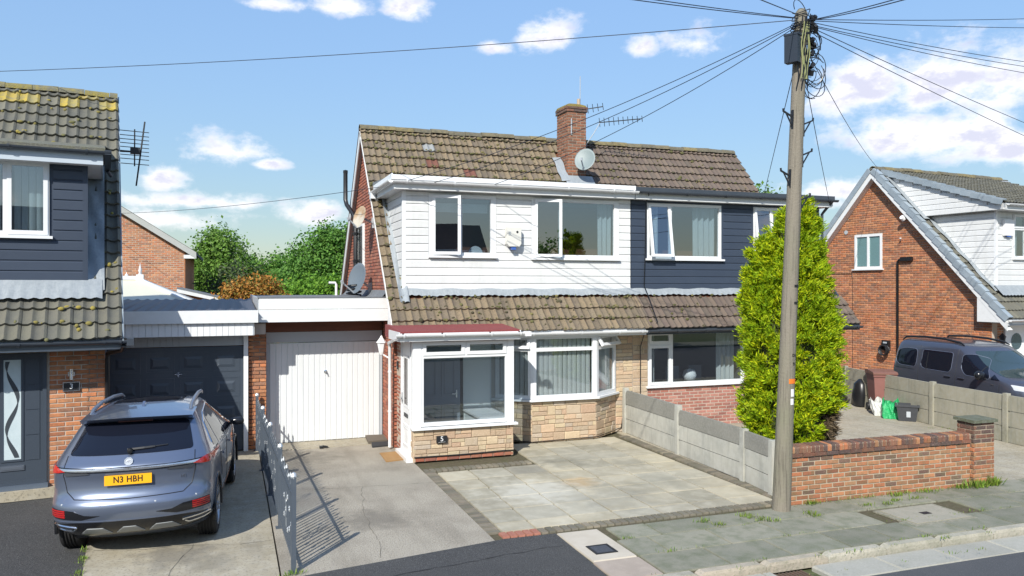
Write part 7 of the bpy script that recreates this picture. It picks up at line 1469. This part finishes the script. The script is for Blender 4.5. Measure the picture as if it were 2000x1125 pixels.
for _ in range(46): x = rnd.uniform(4.8, 13); it.append((x, ky(x) + rnd.choice((.75, 1.37)) + rnd.uniform(-.01, .01), rnd.randint(2, 14), rnd.uniform(.3, .7), .05))
for x, y in ((6.9, 9.35), (6.95, 9.25), (7.05, 9.1), (7.15, 9.0), (6.2, 9.3), (6.35, 9.1), (7.85, 9.1), (7.9, 9.0), (9.3, 9.1), (9.6, 9.2), (9.0, 9.15), (10.0, 9.2)): it.append((x, y, 40, .8, .06))
for _ in range(30): x = rnd.uniform(4.5, 10); it.append((x, ky(x) + rnd.choice((-.02, .13, -.5)), rnd.randint(2, 12), rnd.uniform(.3, .8), .05))
for _ in range(20): it.append((rnd.uniform(15.2, 15.6) , rnd.uniform(10, 14), rnd.randint(2, 8), rnd.uniform(.4, .9), .05))
for _ in range(26): y = rnd.uniform(9.6, 11.0); it.append((-1.56 - (y - 9.4) * .1, y, rnd.randint(5, 14), rnd.uniform(.4, .8), .03))
V, F = tufts(it, .075, .014, 5); o = bpy.data.objects.new('weeds', fast_mesh('weeds', V, F, leafmat('weed_leaves', [(.15, .25, .03), (.12, .21, .03), (.20, .28, .04), (.24, .27, .07)], .2))); COL.objects.link(o); o['kind'] = 'stuff'; o['label'] = 'weeds and grass tufts in the paving joints and along the wall foot'; o['category'] = 'weeds'; THING_M[o.name] = I4
# ================================================================== buildings beyond the garages
bg = thing('brick_house', 'orange brick gable end of a house beyond the left garage', 'house', loc=(-6.2, 37, 0))
part(bg, 'side_wall', MB().box(-1.699, -1.66, 33.0, 41, 0, 4.6), BR_ORANGE); part(bg, 'wall', MB().prism([(-10.7, 0), (-1.7, 0), (-1.7, 4.78), (-6.2, 7.7), (-10.7, 4.78)], 'y', 33.01, 41), MORTAR)
mb_t = lambda u, z: z < 4.70 + (-1.7 - u) * .648
bricks(bg, 'brickwork', BR_ORANGE, -5.0, -1.70, 1.8, 6.9, 33, FC, limit=0, test=mb_t)
rf = part(bg, 'roof', MB().prism([(-1.25, 4.62), (-6.2, 7.83), (-11.1, 4.62), (-11.1, 4.5), (-6.2, 7.7), (-1.25, 4.5)], 'y', 32.75, 41.2), T3)
part(rf, 'barge_board', MB().slab([(-1.25, 32.74, 4.60), (-6.2, 32.74, 7.80), (-6.2, 32.74, 7.55), (-1.25, 32.74, 4.36)], .03), mat('weathered_barge_board', (.42, .43, .41), .8, n=(3, .4, (.3, .31, .29)))); part(rf, 'eaves_box', MB().box(-1.7, -1.25, 32.76, 33.0, 4.36, 4.5), FASCIA)
sh = thing('outbuilding', 'low brick outbuilding with sloping felt roof at the foot of the far gable', 'outbuilding', loc=(-1, 31, 0))
part(sh, 'wall', MB().box(-1.75, .0, 30.6, 32.9, 0, 2.62), BR_ORANGE); part(sh, 'roof', MB().slab([(-1.8, 30.4, 3.24), (.05, 30.4, 2.80), (.05, 33.0, 2.80), (-1.8, 33.0, 3.24)], .07), FELT); part(sh, 'barge_board', MB().slab([(-1.8, 30.39, 3.18), (-1.8, 30.39, 3.06), (.06, 30.39, 2.62), (.06, 30.39, 2.74)], .03), FASCIA)
part(sh, 'brickwork', MB().prism([(-1.74, 2.62), (-.02, 2.62), (-.02, 2.70), (-1.74, 3.10)], 'y', 30.6, 32.8), BR_ORANGE)
tn = thing('far_bungalow', 'tan roof of a bungalow glimpsed below the round tree', 'bungalow', loc=(-3, 70, 0)); part(tn, 'roof', MB().prism([(-9, 3.2), (2.2, 3.2), (-1.2, 5.5), (-6, 5.5)], 'y', 66, 74), mat('tan_roof', (.36, .24, .14), .9, n=(2, .4, (.28, .19, .11)))); part(tn, 'wall', MB().box(-8.7, 1.8, 66.3, 73.7, 0, 3.2), BR_PINK)
cv = thing('conservatory', 'white framed conservatory with cream glazed hipped roof behind the left garage', 'conservatory', loc=(-3, 22.6, 0))
RI, EY0, EY1, EX = (-2.3, 23.0, 3.47), 21.2, 24.8, -.72; CREAM = mat('cream_polycarbonate', (.60, .58, .46), .35, n=(1, .15, (.5, .49, .4)))
fp = [(-6, 23, 3.47), (-5.1, 23, 3.47), (-4.2, 23, 3.47), (-3.2, 23, 3.47), RI]; ep = [(-6, EY0, 2.74), (-5, EY0, 2.74), (-3.9, EY0, 2.74), (-2.7, EY0, 2.74), (EX, EY0, 2.74)]
for a, b, c, d in zip(fp, fp[1:], ep[1:], ep): part(cv, 'roof_panel', MB().slab([d, c, b, a], .03), CREAM)
hp = [(EX, EY0, 2.74), (EX, 22.4, 2.74), (EX, 23.6, 2.74), (EX, EY1, 2.74)]
for a, b in zip(hp, hp[1:]): part(cv, 'roof_panel', MB().add([a, b, RI], [(0, 1, 2)]), CREAM)
for a, b in list(zip(fp, ep)) + [(RI, q) for q in hp[1:]]: part(cv, 'glazing_bar', MB().bar(Vector(a) + Vector((0, 0, .02)), Vector(b) + Vector((0, 0, .02)), .06, .05), UPVC)
part(cv, 'ridge', MB().box(-6, -2.22, 22.94, 23.06, 3.46, 3.56).box(-2.36, -2.18, 22.9, 23.1, 3.40, 3.60), UPVC)
part(cv, 'finial', MB().lathe([(0, 3.58), (.05, 3.60), (.03, 3.66), (.05, 3.70), (.02, 3.80), (0, 3.93)], Matrix.Translation((-2.27, 23, 0)), 10), UPVC, smooth=True)
for x in (-2.6, -2.9, -3.2): part(cv, 'cresting', MB().lathe([(0, 3.55), (.05, 3.57), (.015, 3.62), (0, 3.68)], Matrix.Translation((x, 23, 0)), 8), UPVC)
part(cv, 'wall', MB().box(-6, EX - .1, EY0 + .1, EY0 + .2, 0, 2.7).box(EX - .2, EX - .1, EY0 + .2, EY1, 0, 2.7), UPVC)
# ================================================================== opposite side of the street (seen mirrored in the windows)
for i, (x0, rt) in enumerate(((-9.5, T7), (4.5, T3))):
    oh = thing('opposite_house', ['brown roofed house across the road facing the white dormer', 'grey roofed house across the road facing the grey dormer'][i], 'house', loc=(x0 + 5, -16, 0), group='houses across the road')
    part(oh, 'wall', MB().prism([(-12.5, 0), (-12.5, 2.5), (-16.5, 6.8), (-20.5, 2.5), (-20.5, 0)], 'x', x0, x0 + 10.5), BR_ORANGE); rf = part(oh, 'roof', MB().prism([(-12.0, 2.35), (-16.5, 7.2), (-21, 2.35), (-21, 2.2), (-16.5, 7.0), (-12, 2.2)], 'x', x0 - .2, x0 + 10.7), rt)
    part(rf, 'chimney', MB().box(x0 + 4.9, x0 + 5.6, -17.2, -16.4, 6, 8.4), BR_RED)
    for k in range(2):
        xx = x0 + .8 + k * 5; part(oh, 'dormer', MB().box(xx, xx + 4, -15.6, -12.6, 3.0, 5.4), UPVC_PL); w = part(oh, 'window', MB().frame(xx + .8, xx + 3.2, 3.8, 5.1, 12.52, 12.59, .07).xf(SXYZ(1, -1, 1)), UPVC); part(w, 'pane', MB().box(xx + .85, xx + 3.15, -12.56, -12.54, 3.85, 5.05), CARGL)
tree('street_tree', 'broad green tree across the road at the right', (17.5, -13, 0), [((0, 0, 4.6), (2.4, 2.4, 2.4)), ((1, 1, 3.6), (1.8, 1.8, 1.6)), ((-1.2, 0, 3.8), (1.6, 1.6, 1.6))], 420, 10, .26, .6, LF_A, 31, 'trees across the road', (.2, 1))
tree('street_tree', 'low green tree between the houses across the road', (2.4, -19, 0), [((0, 0, 4.2), (2.2, 2.2, 2.0)), ((1, 1, 3.4), (1.8, 1.8, 1.6))], 380, 10, .26, .6, LF_B, 32, 'trees across the road', (.2, 1))
